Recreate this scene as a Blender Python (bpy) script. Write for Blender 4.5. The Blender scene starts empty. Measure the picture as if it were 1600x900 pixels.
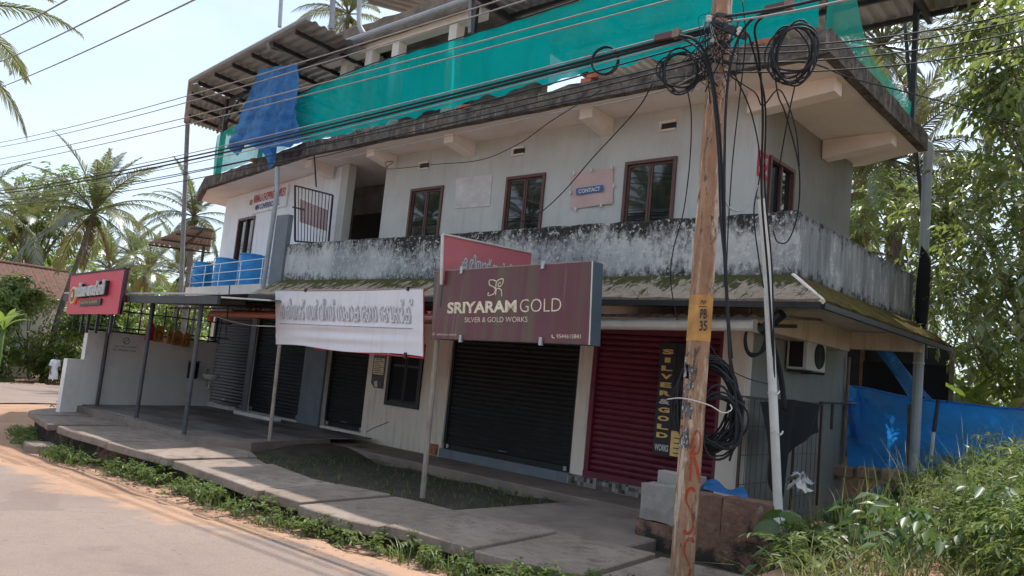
import bpy, math, random
import numpy as np
from mathutils import Matrix, Vector
R = math.radians
random.seed(7)
rng = np.random.default_rng(11)
scene = bpy.context.scene
COL = scene.collection

# ---------------------------------------------------------------- camera
cam_data = bpy.data.cameras.new('camera')
cam = bpy.data.objects.new('camera', cam_data)
COL.objects.link(cam)
cam.matrix_world = Matrix(((0.74647, -0.00002, 0.66542, 0.0),
                           (0.65840, -0.14485, -0.73860, 0.0),
                           (0.09640, 0.98945, -0.10811, 1.55),
                           (0, 0, 0, 1)))
cam_data.sensor_width = 36.0
cam_data.lens = 27.765
cam_data.clip_start = 0.05
cam_data.clip_end = 3000
scene.camera = cam

# ---------------------------------------------------------------- sky, sun, exposure
SUN_EL, SUN_AZ = R(68.5), R(-5.0)          # azimuth from +Y towards -X: high, behind the building
world = bpy.data.worlds.new('World')
scene.world = world
world.use_nodes = True
wt = world.node_tree
wt.nodes.clear()
w_out = wt.nodes.new('ShaderNodeOutputWorld')
w_bg = wt.nodes.new('ShaderNodeBackground')
w_bg.inputs['Strength'].default_value = 0.15
sky = wt.nodes.new('ShaderNodeTexSky')
sky.sky_type = 'NISHITA'
sky.sun_disc = False
sky.sun_elevation = SUN_EL
sky.sun_rotation = SUN_AZ
sky.air_density = 1.0
sky.dust_density = 3.0
sky.ozone_density = 1.0
# thin bright cloud veil, the same all round the sky
tc = wt.nodes.new('ShaderNodeTexCoord')
mp = wt.nodes.new('ShaderNodeMapping')
mp.inputs['Scale'].default_value = (1.0, 1.0, 2.6)
cn = wt.nodes.new('ShaderNodeTexNoise')
cn.inputs['Scale'].default_value = 2.2
cn.inputs['Detail'].default_value = 6
cn.inputs['Roughness'].default_value = 0.55
cr = wt.nodes.new('ShaderNodeMapRange')
cr.inputs['From Min'].default_value = 0.36
cr.inputs['From Max'].default_value = 0.66
cr.inputs['To Min'].default_value = 0.42
cr.inputs['To Max'].default_value = 0.85
cmx = wt.nodes.new('ShaderNodeMix')
cmx.data_type = 'RGBA'
cmx.inputs['B'].default_value = (3.95, 4.7, 5.45, 1)
wt.links.new(tc.outputs['Generated'], mp.inputs['Vector'])
wt.links.new(mp.outputs['Vector'], cn.inputs['Vector'])
wt.links.new(cn.outputs['Fac'], cr.inputs['Value'])
wt.links.new(cr.outputs['Result'], cmx.inputs['Factor'])
wt.links.new(sky.outputs['Color'], cmx.inputs['A'])
wt.links.new(cmx.outputs['Result'], w_bg.inputs['Color'])
wt.links.new(w_bg.outputs['Background'], w_out.inputs['Surface'])

sun_data = bpy.data.lights.new('sun', 'SUN')
sun_data.energy = 2.95
sun_data.angle = R(0.55)
sun_data.color = (1.0, 0.96, 0.90)
sun = bpy.data.objects.new('sun', sun_data)
COL.objects.link(sun)
sdir = Vector((math.sin(SUN_AZ) * math.cos(SUN_EL), math.cos(SUN_AZ) * math.cos(SUN_EL), math.sin(SUN_EL)))
sun.rotation_euler = sdir.to_track_quat('Z', 'Y').to_euler()
sun.location = (0, 0, 30)

scene.view_settings.view_transform = 'Standard'
scene.view_settings.look = 'None'
scene.view_settings.gamma = 1.0
scene.view_settings.use_curve_mapping = False
scene.view_settings.exposure = 0.72
scene.render.engine = 'CYCLES'
scene.cycles.max_bounces = 5
scene.cycles.diffuse_bounces = 3
scene.cycles.glossy_bounces = 2
scene.cycles.transparent_max_bounces = 6
scene.cycles.use_adaptive_sampling = True
scene.cycles.adaptive_threshold = 0.03
scene.cycles.caustics_reflective = False
scene.cycles.caustics_refractive = False

# ---------------------------------------------------------------- text meshes (made first, while the scene is empty)
TXT = {}
def text_mesh(s, bold=0.0, extrude=0.0):
    key = (s, bold, extrude)
    if key in TXT:
        return TXT[key]
    cu = bpy.data.curves.new('lettering', 'FONT')
    cu.body = s
    cu.size = 1.0
    cu.offset = bold
    cu.extrude = extrude
    cu.resolution_u = 3
    o = bpy.data.objects.new('lettering', cu)
    COL.objects.link(o)
    dg = bpy.context.evaluated_depsgraph_get()
    me = bpy.data.meshes.new_from_object(o.evaluated_get(dg))
    bpy.data.objects.remove(o)
    vs = np.array([v.co[:] for v in me.vertices]) if len(me.vertices) else np.zeros((1, 3))
    fs = [tuple(p.vertices) for p in me.polygons]
    bpy.data.meshes.remove(me)
    TXT[key] = (vs, fs)
    return TXT[key]

# ---------------------------------------------------------------- mesh helpers
class MB:
    """collects shapes in world coordinates; build() links them as ONE mesh object"""
    def __init__(self):
        self.v, self.f, self.att = [], [], []
        self.n = 0
    def add(self, vs, fs, att=None):
        vs = np.asarray(vs, float).reshape(-1, 3)
        self.v.append(vs)
        k = self.n
        self.f.extend([tuple(i + k for i in f) for f in fs])
        self.att.append(np.full(len(vs), 0.5) if att is None else np.broadcast_to(np.asarray(att, float), (len(vs),)))
        self.n += len(vs)
        return self
    def box(self, c, s, rz=0.0, M=None):
        x, y, z = s[0] / 2, s[1] / 2, s[2] / 2
        p = np.array([(-x, -y, -z), (x, -y, -z), (x, y, -z), (-x, y, -z), (-x, -y, z), (x, -y, z), (x, y, z), (-x, y, z)])
        if M is not None:
            p = p @ np.array(M).T
        elif rz:
            c_, s_ = math.cos(rz), math.sin(rz)
            p = p @ np.array([(c_, s_, 0), (-s_, c_, 0), (0, 0, 1)])
        return self.add(p + np.array(c), BOXF)
    def bb(self, a, b):
        a, b = np.array(a, float), np.array(b, float)
        return self.box((a + b) / 2, np.abs(b - a))
    def beam(self, a, b, w, h, up=(0, 0, 1)):
        a, b = np.array(a, float), np.array(b, float)
        d = b - a
        L = np.linalg.norm(d)
        d = d / L
        u = np.array(up, float)
        s = np.cross(d, u)
        if np.linalg.norm(s) < 1e-4:
            s = np.cross(d, (1, 0, 0))
        s /= np.linalg.norm(s)
        u = np.cross(s, d)
        M = np.stack([d, -s, u], 1)
        return self.box((a + b) / 2, (L, w, h), M=M)
    def tube(self, pts, r, n=8, cap=True, att=None):
        P = np.array(pts, float)
        m = len(P)
        rr = np.full(m, r) if np.isscalar(r) else np.array(r, float)
        T = np.gradient(P, axis=0)
        T /= np.linalg.norm(T, axis=1)[:, None] + 1e-9
        ref = np.array((0, 0, 1.0)) if abs(T[0][2]) < 0.9 else np.array((1.0, 0, 0))
        vs = []
        s = np.cross(T[0], ref)
        s /= np.linalg.norm(s)
        ang = np.linspace(0, 2 * math.pi, n, endpoint=False)
        for i in range(m):
            s = s - T[i] * (s @ T[i])
            s /= np.linalg.norm(s) + 1e-9
            b = np.cross(T[i], s)
            vs.append(P[i] + rr[i] * (np.cos(ang)[:, None] * s + np.sin(ang)[:, None] * b))
        fs = []
        for i in range(m - 1):
            for j in range(n):
                k = (j + 1) % n
                fs.append((i * n + j, i * n + k, (i + 1) * n + k, (i + 1) * n + j))
        if cap:
            fs.append(tuple(range(n - 1, -1, -1)))
            fs.append(tuple((m - 1) * n + j for j in range(n)))
        return self.add(np.concatenate(vs), fs, att)
    def prism(self, poly, z0, z1):
        n = len(poly)
        ar = sum(poly[i][0] * poly[(i + 1) % n][1] - poly[(i + 1) % n][0] * poly[i][1] for i in range(n))
        if ar < 0:
            poly = poly[::-1]
        zz0 = z0 if hasattr(z0, '__len__') else [z0] * n
        zz1 = z1 if hasattr(z1, '__len__') else [z1] * n
        vs = [(p[0], p[1], zz0[i]) for i, p in enumerate(poly)] + [(p[0], p[1], zz1[i]) for i, p in enumerate(poly)]
        fs = [tuple(range(n - 1, -1, -1)), tuple(range(n, 2 * n))]
        fs += [(i, (i + 1) % n, n + (i + 1) % n, n + i) for i in range(n)]
        return self.add(vs, fs)
    def plate(self, pts, t):
        """a flat polygon given a thickness t behind its normal"""
        P = np.array(pts, float)
        nrm = np.cross(P[1] - P[0], P[-1] - P[0])
        nrm /= np.linalg.norm(nrm)
        n = len(P)
        vs = np.concatenate([P, P - nrm * t])
        fs = [tuple(range(n)), tuple(range(2 * n - 1, n - 1, -1))]
        fs += [((i + 1) % n, i, n + i, n + (i + 1) % n) for i in range(n)]
        return self.add(vs, fs)
    def grid(self, fn, nu, nv, att=None):
        vs = [fn(i / (nu - 1), j / (nv - 1)) for j in range(nv) for i in range(nu)]
        fs = [(j * nu + i, j * nu + i + 1, (j + 1) * nu + i + 1, (j + 1) * nu + i) for j in range(nv - 1) for i in range(nu - 1)]
        return self.add(vs, fs, att)
    def lathe(self, c, prof, n=20, att=None):
        """profile of (radius, z) about a vertical axis at c"""
        vs, fs = [], []
        for r_, z_ in prof:
            for j in range(n):
                a = 2 * math.pi * j / n
                vs.append((c[0] + r_ * math.cos(a), c[1] + r_ * math.sin(a), c[2] + z_))
        m = len(prof)
        for i in range(m - 1):
            for j in range(n):
                k = (j + 1) % n
                fs.append((i * n + j, i * n + k, (i + 1) * n + k, (i + 1) * n + j))
        fs.append(tuple(range(n - 1, -1, -1)))
        fs.append(tuple((m - 1) * n + j for j in range(n)))
        return self.add(vs, fs, att)
    def mesh(self, name, mat, origin=(0, 0, 0), smooth=False):
        V = np.concatenate(self.v) - np.array(origin)
        me = bpy.data.meshes.new(name)
        me.from_pydata(V.tolist(), [], self.f)
        at_ = me.attributes.new('rnd', 'FLOAT', 'POINT')
        at_.data.foreach_set('value', np.concatenate(self.att).astype(np.float32))
        for m_ in (mat if isinstance(mat, (list, tuple)) else [mat]):
            me.materials.append(m_)
        if smooth:
            me.polygons.foreach_set('use_smooth', [True] * len(me.polygons))
        return me
    def build(self, name, mat, parent=None, smooth=False, solid=0.0, bevel=0.0, weld=False):
        if parent is None:
            V = np.concatenate(self.v)
            lo, hi = V.min(0), V.max(0)
            org = np.array(((lo[0] + hi[0]) / 2, (lo[1] + hi[1]) / 2, lo[2]))
        else:
            org = np.array(wloc(parent))
        me = self.mesh(name, mat, org, smooth)
        o = bpy.data.objects.new(name, me)
        COL.objects.link(o)
        if parent is None:
            o.location = org
        else:
            o.parent = parent
        if solid:
            m_ = o.modifiers.new('thickness', 'SOLIDIFY')
            m_.thickness = solid
            m_.offset = 0
        if bevel:
            m_ = o.modifiers.new('bevel', 'BEVEL')
            m_.width = bevel
            m_.segments = 1
            m_.limit_method = 'ANGLE'
        return o
BOXF = [(0, 3, 2, 1), (4, 5, 6, 7), (0, 1, 5, 4), (1, 2, 6, 5), (2, 3, 7, 6), (3, 0, 4, 7)]

def wloc(o):
    p = Vector((0, 0, 0))
    while o is not None:
        p += o.location
        o = o.parent
    return p[:]
def tag(o, label, cat, group=None, kind=None):
    o['label'] = label
    if cat:
        o['category'] = cat
    if group:
        o['group'] = group
    if kind:
        o['kind'] = kind
    return o
def thing(name, label, cat, loc, group=None):
    o = bpy.data.objects.new(name, None)
    o.empty_display_size = 0.2
    COL.objects.link(o)
    o.location = loc
    return tag(o, label, cat, group)
def struct(o):
    o['kind'] = 'structure'
    return o
def lerp(a, b, t):
    return tuple(a[i] + (b[i] - a[i]) * t for i in range(len(a)))
def put_text(parent, name, s, mat, ll, lr, ul, lift=0.004, bold=0.0, depth=0.0):
    """fit a line of lettering into the rectangle ll (lower left), lr, ul"""
    vs, fs = text_mesh(s, bold, 0.0)
    lo, hi = vs.min(0), vs.max(0)
    ll, lr, ul = np.array(ll, float), np.array(lr, float), np.array(ul, float)
    nrm = np.cross(lr - ll, ul - ll)
    nrm /= np.linalg.norm(nrm)
    q = (vs - lo) / np.maximum(hi - lo, 1e-6)
    P = ll + q[:, :1] * (lr - ll) + q[:, 1:2] * (ul - ll) + nrm * (lift + depth)
    mb = MB()
    if depth > 0:
        n = len(P)
        edges = {}
        for f in fs:
            for i in range(len(f)):
                a, b = f[i], f[(i + 1) % len(f)]
                if (b, a) in edges:
                    edges.pop((b, a))
                else:
                    edges[(a, b)] = 1
        F2 = list(fs) + [(b, a, n + a, n + b) for (a, b) in edges]
        mb.add(np.concatenate([P, P - nrm * depth]), F2)
    else:
        mb.add(P, fs)
    return mb.build(name, mat, parent)
def smooth_curve(pts, n=8):
    """Catmull-Rom through the points"""
    P = [np.array(p, float) for p in pts]
    P = [2 * P[0] - P[1]] + P + [2 * P[-1] - P[-2]]
    out = []
    for i in range(1, len(P) - 2):
        a, b, c, d = P[i - 1], P[i], P[i + 1], P[i + 2]
        for k in range(n):
            t = k / n
            out.append(0.5 * ((2 * b) + (c - a) * t + (2 * a - 5 * b + 4 * c - d) * t * t + (3 * b - a - 3 * c + d) * t ** 3))
    out.append(P[-2])
    return np.array(out)
def sag(a, b, s, n=14):
    return [tuple(np.array(lerp(a, b, i / n)) - np.array((0, 0, 4 * s * (i / n) * (1 - i / n)))) for i in range(n + 1)]
def copy_tree(o, parent=None):
    c = o.copy()
    COL.objects.link(c)
    c.parent = parent
    for ch in o.children:
        copy_tree(ch, c)
    return c

# ---------------------------------------------------------------- materials
class NB:
    def __init__(self, name):
        self.m = bpy.data.materials.new(name)
        self.m.use_nodes = True
        self.t = self.m.node_tree
        self.t.nodes.clear()
        self.out = self.t.nodes.new('ShaderNodeOutputMaterial')
        self.co = self.t.nodes.new('ShaderNodeTexCoord')
        oi = self.t.nodes.new('ShaderNodeObjectInfo')
        self.oi = oi
        va = self.t.nodes.new('ShaderNodeVectorMath')
        va.operation = 'ADD'
        sc = self.t.nodes.new('ShaderNodeVectorMath')
        sc.operation = 'SCALE'
        self.t.links.new(oi.outputs['Location'], sc.inputs[0])
        sc.inputs['Scale'].default_value = 1.0
        self.t.links.new(self.co.outputs['Object'], va.inputs[0])
        self.t.links.new(sc.outputs[0], va.inputs[1])
        self.vec = va.outputs[0]
    def L(self, a, b):
        if hasattr(a, 'is_output'):
            self.t.links.new(a, b)
        else:
            b.default_value = (a if len(a) == 4 else tuple(a) + (1,)) if isinstance(a, (tuple, list)) else a
    def map(self, scale, vec=None):
        n = self.t.nodes.new('ShaderNodeMapping')
        n.inputs['Scale'].default_value = scale
        self.t.links.new(vec or self.vec, n.inputs['Vector'])
        return n.outputs[0]
    def noise(self, scale, detail=4, rough=0.55, vec=None, dist=0.0):
        n = self.t.nodes.new('ShaderNodeTexNoise')
        n.inputs['Scale'].default_value = scale
        n.inputs['Detail'].default_value = detail
        n.inputs['Roughness'].default_value = rough
        n.inputs['Distortion'].default_value = dist
        self.t.links.new(vec or self.vec, n.inputs['Vector'])
        return n.outputs['Fac']
    def vor(self, scale, vec=None, feature='F1'):
        n = self.t.nodes.new('ShaderNodeTexVoronoi')
        n.feature = feature
        n.inputs['Scale'].default_value = scale
        self.t.links.new(vec or self.vec, n.inputs['Vector'])
        return n.outputs['Distance']
    def rng(self, x, a, b, c=0.0, d=1.0):
        n = self.t.nodes.new('ShaderNodeMapRange')
        self.L(x, n.inputs['Value'])
        for k, v in zip(('From Min', 'From Max', 'To Min', 'To Max'), (a, b, c, d)):
            n.inputs[k].default_value = v
        return n.outputs[0]
    def mix(self, f, a, b, mode='MIX'):
        n = self.t.nodes.new('ShaderNodeMix')
        n.data_type = 'RGBA'
        n.blend_type = mode
        self.L(f, n.inputs['Factor'])
        self.L(a, n.inputs['A'])
        self.L(b, n.inputs['B'])
        return n.outputs['Result']
    def math(self, op, a, b=0.0):
        n = self.t.nodes.new('ShaderNodeMath')
        n.operation = op
        self.L(a, n.inputs[0])
        self.L(b, n.inputs[1])
        return n.outputs[0]
    def sep(self, vec=None):
        n = self.t.nodes.new('ShaderNodeSeparateXYZ')
        self.t.links.new(vec or self.vec, n.inputs[0])
        return n.outputs
    def attr(self, name='rnd'):
        n = self.t.nodes.new('ShaderNodeAttribute')
        n.attribute_name = name
        return n.outputs['Fac']
    def bump(self, h, strength=0.3, dist=0.02):
        n = self.t.nodes.new('ShaderNodeBump')
        n.inputs['Strength'].default_value = strength
        n.inputs['Distance'].default_value = dist
        self.t.links.new(h, n.inputs['Height'])
        return n.outputs[0]
    def pbr(self, col, rough=0.8, metal=0.0, bump=None, spec=0.5, alpha=None, trans=0.0):
        n = self.t.nodes.new('ShaderNodeBsdfPrincipled')
        self.L(col, n.inputs['Base Color'])
        self.L(rough, n.inputs['Roughness'])
        n.inputs['Metallic'].default_value = metal
        n.inputs['Specular IOR Level'].default_value = spec
        if bump is not None:
            self.t.links.new(bump, n.inputs['Normal'])
        self.t.links.new(n.outputs[0], self.out.inputs[0])
        self.bsdf = n
        return self.m
    def translucent(self, col, tcol, fac=0.4, gloss=0.08, rough=0.4, transp=0.0, bump=None):
        d = self.t.nodes.new('ShaderNodeBsdfDiffuse')
        t = self.t.nodes.new('ShaderNodeBsdfTranslucent')
        g = self.t.nodes.new('ShaderNodeBsdfGlossy')
        g.inputs['Roughness'].default_value = rough
        g.inputs['Color'].default_value = (1, 1, 1, 1)
        self.L(col, d.inputs['Color'])
        self.L(tcol, t.inputs['Color'])
        if bump is not None:
            for q in (d, t, g):
                self.t.links.new(bump, q.inputs['Normal'])
        m1 = self.t.nodes.new('ShaderNodeMixShader')
        m1.inputs[0].default_value = fac
        self.t.links.new(d.outputs[0], m1.inputs[1])
        self.t.links.new(t.outputs[0], m1.inputs[2])
        m2 = self.t.nodes.new('ShaderNodeMixShader')
        lw = self.t.nodes.new('ShaderNodeLayerWeight')
        lw.inputs['Blend'].default_value = 0.35
        self.t.links.new(self.math('MULTIPLY', self.math('ADD', lw.outputs['Facing'], 0.35), gloss), m2.inputs[0])
        self.t.links.new(m1.outputs[0], m2.inputs[1])
        self.t.links.new(g.outputs[0], m2.inputs[2])
        last = m2
        if not (isinstance(transp, float) and transp == 0.0):
            tr = self.t.nodes.new('ShaderNodeBsdfTransparent')
            m3 = self.t.nodes.new('ShaderNodeMixShader')
            self.L(transp, m3.inputs[0])
            self.t.links.new(m2.outputs[0], m3.inputs[1])
            self.t.links.new(tr.outputs[0], m3.inputs[2])
            last = m3
        self.t.links.new(last.outputs[0], self.out.inputs[0])
        return self.m

def plain(name, col, rough=0.7, var=0.25, scale=6.0, metal=0.0, bump=0.15, spec=0.4, dirt=None, dirt_amt=0.35, streak=False):
    """a base colour with worn variation, fine grain and optional dirt blotches"""
    b = NB(name)
    n1 = b.noise(scale, 5, 0.6)
    lo = tuple(c * (1 - var) for c in col)
    hi = tuple(min(1, c * (1 + var * 0.6)) for c in col)
    c = b.mix(b.rng(n1, 0.3, 0.7), lo, hi)
    if dirt is not None:
        v = b.map((5, 5, 0.6)) if streak else None
        n2 = b.noise(1.3 if not streak else 1.6, 7, 0.65, v)
        c = b.mix(b.rng(n2, 0.5, 0.72, 0, dirt_amt), c, dirt)
    n3 = b.noise(scale * 9, 3, 0.6)
    return b.pbr(c, rough, metal, b.bump(n3, bump, 0.01), spec)

MT = {}
MT['upper_wall'] = plain('grey_wall_paint', (0.495, 0.505, 0.48), 0.85, 0.10, 1.2, dirt=(0.30, 0.30, 0.28), dirt_amt=0.35, streak=True)
MT['white_wall'] = plain('white_wall_paint', (0.80, 0.85, 0.91), 0.8, 0.06, 1.0, dirt=(0.5, 0.5, 0.5), dirt_amt=0.3, streak=True)
MT['soffit'] = plain('soffit_paint', (0.77, 0.70, 0.635), 0.85, 0.08, 0.9, dirt=(0.42, 0.36, 0.30), dirt_amt=0.3)
MT['cream'] = plain('cream_wall_paint', (0.78, 0.68, 0.585), 0.85, 0.10, 1.4, dirt=(0.38, 0.29, 0.22), dirt_amt=0.5, streak=True)
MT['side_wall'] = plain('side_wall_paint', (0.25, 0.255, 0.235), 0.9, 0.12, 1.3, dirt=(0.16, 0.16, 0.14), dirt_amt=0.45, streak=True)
MT['low_white'] = plain('yard_wall_paint', (0.84, 0.79, 0.74), 0.85, 0.08, 1.5, dirt=(0.42, 0.36, 0.31), dirt_amt=0.4)
MT['post_dark'] = plain('dark_grey_post_paint', (0.062, 0.067, 0.075), 0.5, 0.25, 6, dirt=(0.16, 0.11, 0.08), dirt_amt=0.4)
MT['lite_print'] = plain('pale_grey_print', (0.40, 0.40, 0.44), 0.6, 0.1, 12)
MT['bluegrey'] = plain('blue_grey_paint', (0.17, 0.195, 0.22), 0.7, 0.15, 2.5, dirt=(0.09, 0.09, 0.09), dirt_amt=0.4, streak=True)
MT['concrete'] = plain('grey_concrete', (0.33, 0.30, 0.27), 0.9, 0.25, 3.0, bump=0.4, dirt=(0.14, 0.12, 0.10), dirt_amt=0.5)
MT['brown_concrete'] = plain('rotted_concrete', (0.21, 0.165, 0.13), 0.95, 0.45, 2.2, bump=0.8, dirt=(0.07, 0.055, 0.045), dirt_amt=0.7)
MT['steel_dark'] = plain('dark_steel_paint', (0.035, 0.037, 0.042), 0.5, 0.3, 8)
MT['steel_grey'] = plain('grey_steel_paint', (0.22, 0.23, 0.25), 0.5, 0.2, 8)
MT['galv'] = plain('galvanised_steel', (0.45, 0.46, 0.48), 0.42, 0.2, 7, metal=0.6)
MT['steel_bar'] = plain('stainless_rail', (0.55, 0.55, 0.56), 0.3, 0.12, 10, metal=0.8)
MT['pvc_grey'] = plain('grey_pvc', (0.36, 0.39, 0.42), 0.5, 0.12, 5, dirt=(0.2, 0.2, 0.2))
MT['pvc_white'] = plain('old_white_pvc', (0.62, 0.59, 0.55), 0.5, 0.12, 5, dirt=(0.35, 0.31, 0.27), dirt_amt=0.5)
MT['pvc_new'] = plain('new_white_pvc', (0.8, 0.82, 0.85), 0.4, 0.05, 5)
MT['pipe_red'] = plain('red_oxide_pvc', (0.42, 0.155, 0.115), 0.6, 0.2, 4, dirt=(0.3, 0.2, 0.15))
MT['post_tan'] = plain('tan_pipe_paint', (0.30, 0.245, 0.20), 0.6, 0.25, 6)
MT['frame_brown'] = plain('brown_window_frame', (0.115, 0.055, 0.045), 0.5, 0.2, 9)
MT['black'] = plain('black_plastic', (0.015, 0.015, 0.017), 0.45, 0.2, 10)
MT['cable'] = plain('black_cable', (0.016, 0.017, 0.021), 0.75, 0.2, 10, bump=0.0)
MT['cable_grey'] = plain('aluminium_cable', (0.30, 0.28, 0.26), 0.7, 0.2, 4, bump=0.0)
MT['cable_lite'] = plain('pale_cable', (0.33, 0.33, 0.33), 0.7, 0.2, 10, bump=0.0)
MT['wood'] = plain('grey_wood', (0.25, 0.19, 0.14), 0.9, 0.35, 6, bump=0.5)
MT['brick'] = plain('red_brick', (0.42, 0.155, 0.085), 0.9, 0.3, 7, bump=0.6)
MT['bark'] = plain('palm_bark', (0.17, 0.145, 0.12), 0.95, 0.4, 5, bump=0.8)
MT['barrel'] = plain('blue_barrel_plastic', (0.02, 0.26, 0.62), 0.42, 0.15, 3, dirt=(0.09, 0.2, 0.4), dirt_amt=0.4)
MT['white_print'] = plain('white_print', (0.62, 0.61, 0.59), 0.6, 0.1, 12)
MT['cream_print'] = plain('cream_print', (0.74, 0.65, 0.48), 0.6, 0.35, 18)
MT['grey_print'] = plain('grey_print', (0.25, 0.25, 0.27), 0.6, 0.1, 12)
MT['dark_print'] = plain('dark_print', (0.03, 0.03, 0.035), 0.6, 0.1, 12)
MT['gold_print'] = plain('gold_print', (0.85, 0.56, 0.20), 0.6, 0.15, 12)
MT['red_print'] = plain('red_print', (0.48, 0.03, 0.05), 0.6, 0.1, 12)
MT['blue_print'] = plain('blue_print', (0.03, 0.045, 0.22), 0.6, 0.1, 12)
MT['sky_print'] = plain('contact_blue_print', (0.05, 0.13, 0.32), 0.6, 0.1, 12)
MT['bakery_red'] = plain('bakery_red_panel', (0.58, 0.04, 0.07), 0.45, 0.08, 1.5, dirt=(0.33, 0.05, 0.07), dirt_amt=0.4)
MT['pink_red'] = plain('faded_red_flex', (0.54, 0.15, 0.165), 0.55, 0.08, 1.0, dirt=(0.58, 0.22, 0.23), dirt_amt=0.6)
MT['rent_red'] = plain('red_board', (0.45, 0.03, 0.06), 0.6, 0.1, 5)
MT['pink_flex'] = plain('faded_pink_flex', (0.52, 0.38, 0.36), 0.6, 0.07, 3, dirt=(0.42, 0.30, 0.29), dirt_amt=0.5)
MT['banner_white'] = plain('white_flex', (0.72, 0.69, 0.72), 0.5, 0.05, 1.2, dirt=(0.5, 0.45, 0.45), dirt_amt=0.35, streak=True)
MT['foil'] = plain('whitewashed_patch', (0.56, 0.55, 0.54), 0.7, 0.2, 4, dirt=(0.38, 0.37, 0.36), dirt_amt=0.6)
MT['sign_side'] = plain('dark_blue_sign_side', (0.045, 0.068, 0.09), 0.45, 0.15, 3)
MT['tile_a'] = plain('veranda_tile_pale', (0.23, 0.20, 0.185), 0.45, 0.25, 2.5, dirt=(0.13, 0.10, 0.085))
MT['tile_b'] = plain('veranda_tile_dark', (0.145, 0.125, 0.115), 0.45, 0.25, 2.5, dirt=(0.10, 0.08, 0.065))
def m_path():
    b = NB('worn_path_concrete')
    big = b.noise(0.9, 6, 0.65)
    mid = b.noise(4.5, 7, 0.7)
    fin = b.noise(38, 4, 0.7)
    c = b.mix(b.rng(big, 0.3, 0.7), (0.21, 0.165, 0.135), (0.36, 0.285, 0.24))
    c = b.mix(b.rng(mid, 0.50, 0.66, 0, 0.75), c, (0.16, 0.115, 0.088))
    c = b.mix(b.rng(b.noise(2.2, 7, 0.75), 0.58, 0.66, 0, 0.7), c, (0.10, 0.085, 0.06))
    c = b.mix(b.rng(fin, 0.56, 0.68, 0, 0.5), c, (0.14, 0.11, 0.09))
    c = b.mix(b.rng(b.noise(9, 5, 0.7), 0.62, 0.68, 0, 0.5), c, (0.42, 0.35, 0.29))
    ck = b.vor(1.1, b.map((1, 1, 1)), 'DISTANCE_TO_EDGE')
    c = b.mix(b.rng(b.math('ADD', ck, b.rng(mid, 0, 1, -0.02, 0.03)), 0.0, 0.008, 0.75, 0.0), c, (0.05, 0.04, 0.03))
    return b.pbr(c, 0.93, 0, b.bump(b.math('ADD', fin, mid), 0.6, 0.015), 0.2)
MT['path'] = m_path()
MT['apron'] = plain('apron_concrete', (0.24, 0.185, 0.155), 0.92, 0.3, 1.6, bump=0.5, dirt=(0.11, 0.085, 0.07), dirt_amt=0.65)
MT['soil'] = plain('dark_soil', (0.066, 0.050, 0.037), 0.95, 0.45, 3.5, bump=1.0, dirt=(0.03, 0.038, 0.02), dirt_amt=0.6)  # very dark brown base with random greenish blotches
MT['rock'] = plain('laterite_rock', (0.36, 0.25, 0.19), 0.95, 0.35, 4, bump=0.9)
MT['cloth_black'] = plain('black_cloth', (0.012, 0.012, 0.014), 0.9, 0.3, 20)
MT['cloth_white'] = plain('white_cotton', (0.78, 0.79, 0.84), 0.85, 0.06, 6)
MT['skin'] = plain('skin', (0.16, 0.085, 0.055), 0.6, 0.1, 8)
MT['hair'] = plain('black_hair', (0.012, 0.010, 0.010), 0.6, 0.2, 20)
MT['shirt_blue'] = plain('blue_shirt', (0.10, 0.17, 0.30), 0.85, 0.1, 8)
MT['shutter_dark'] = plain('dark_shutter_paint', (0.017, 0.0175, 0.018), 0.55, 0.25, 1.5, dirt=(0.034, 0.031, 0.028), dirt_amt=0.5, streak=True)
MT['shutter_blue'] = plain('slate_shutter_paint', (0.022, 0.026, 0.033), 0.55, 0.2, 1.5, dirt=(0.045, 0.043, 0.042), dirt_amt=0.5, streak=True)
MT['shutter_red'] = plain('maroon_shutter_paint', (0.165, 0.021, 0.043), 0.5, 0.2, 1.5, dirt=(0.14, 0.04, 0.05), dirt_amt=0.7, streak=True)
MT['sheet_under'] = plain('roof_sheet_steel', (0.29, 0.29, 0.285), 0.5, 0.15, 1.5, metal=0.3, dirt=(0.2, 0.19, 0.18))
MT['sheet_dark'] = plain('dark_roof_sheet', (0.075, 0.078, 0.085), 0.5, 0.2, 2, metal=0.2, dirt=(0.14, 0.12, 0.1), dirt_amt=0.5)
MT['sheet_red'] = plain('faded_red_roof_sheet', (0.45, 0.12, 0.10), 0.6, 0.25, 1.5, dirt=(0.6, 0.48, 0.44), dirt_amt=0.9)
MT['sheet_pale'] = plain('pale_roof_sheet', (0.45, 0.47, 0.50), 0.5, 0.15, 1.5, dirt=(0.28, 0.22, 0.19), dirt_amt=0.7)
MT['sheet_brown'] = plain('brown_awning_sheet', (0.25, 0.22, 0.205), 0.55, 0.15, 2)
MT['ac_white'] = plain('ac_casing', (0.62, 0.61, 0.57), 0.5, 0.1, 5, dirt=(0.4, 0.36, 0.3))
MT['roof_tile'] = plain('clay_roof_tile', (0.15, 0.078, 0.06), 0.9, 0.35, 5, bump=0.5, dirt=(0.10, 0.07, 0.055), dirt_amt=0.6)
MT['ceramic'] = plain('white_ceramic', (0.7, 0.68, 0.64), 0.25, 0.05, 5)
MT['orange_print'] = plain('orange_cutout', (0.55, 0.26, 0.085), 0.6, 0.3, 6)
MT['poster'] = plain('film_poster_paper', (0.11, 0.095, 0.10), 0.6, 0.6, 9)

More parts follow.
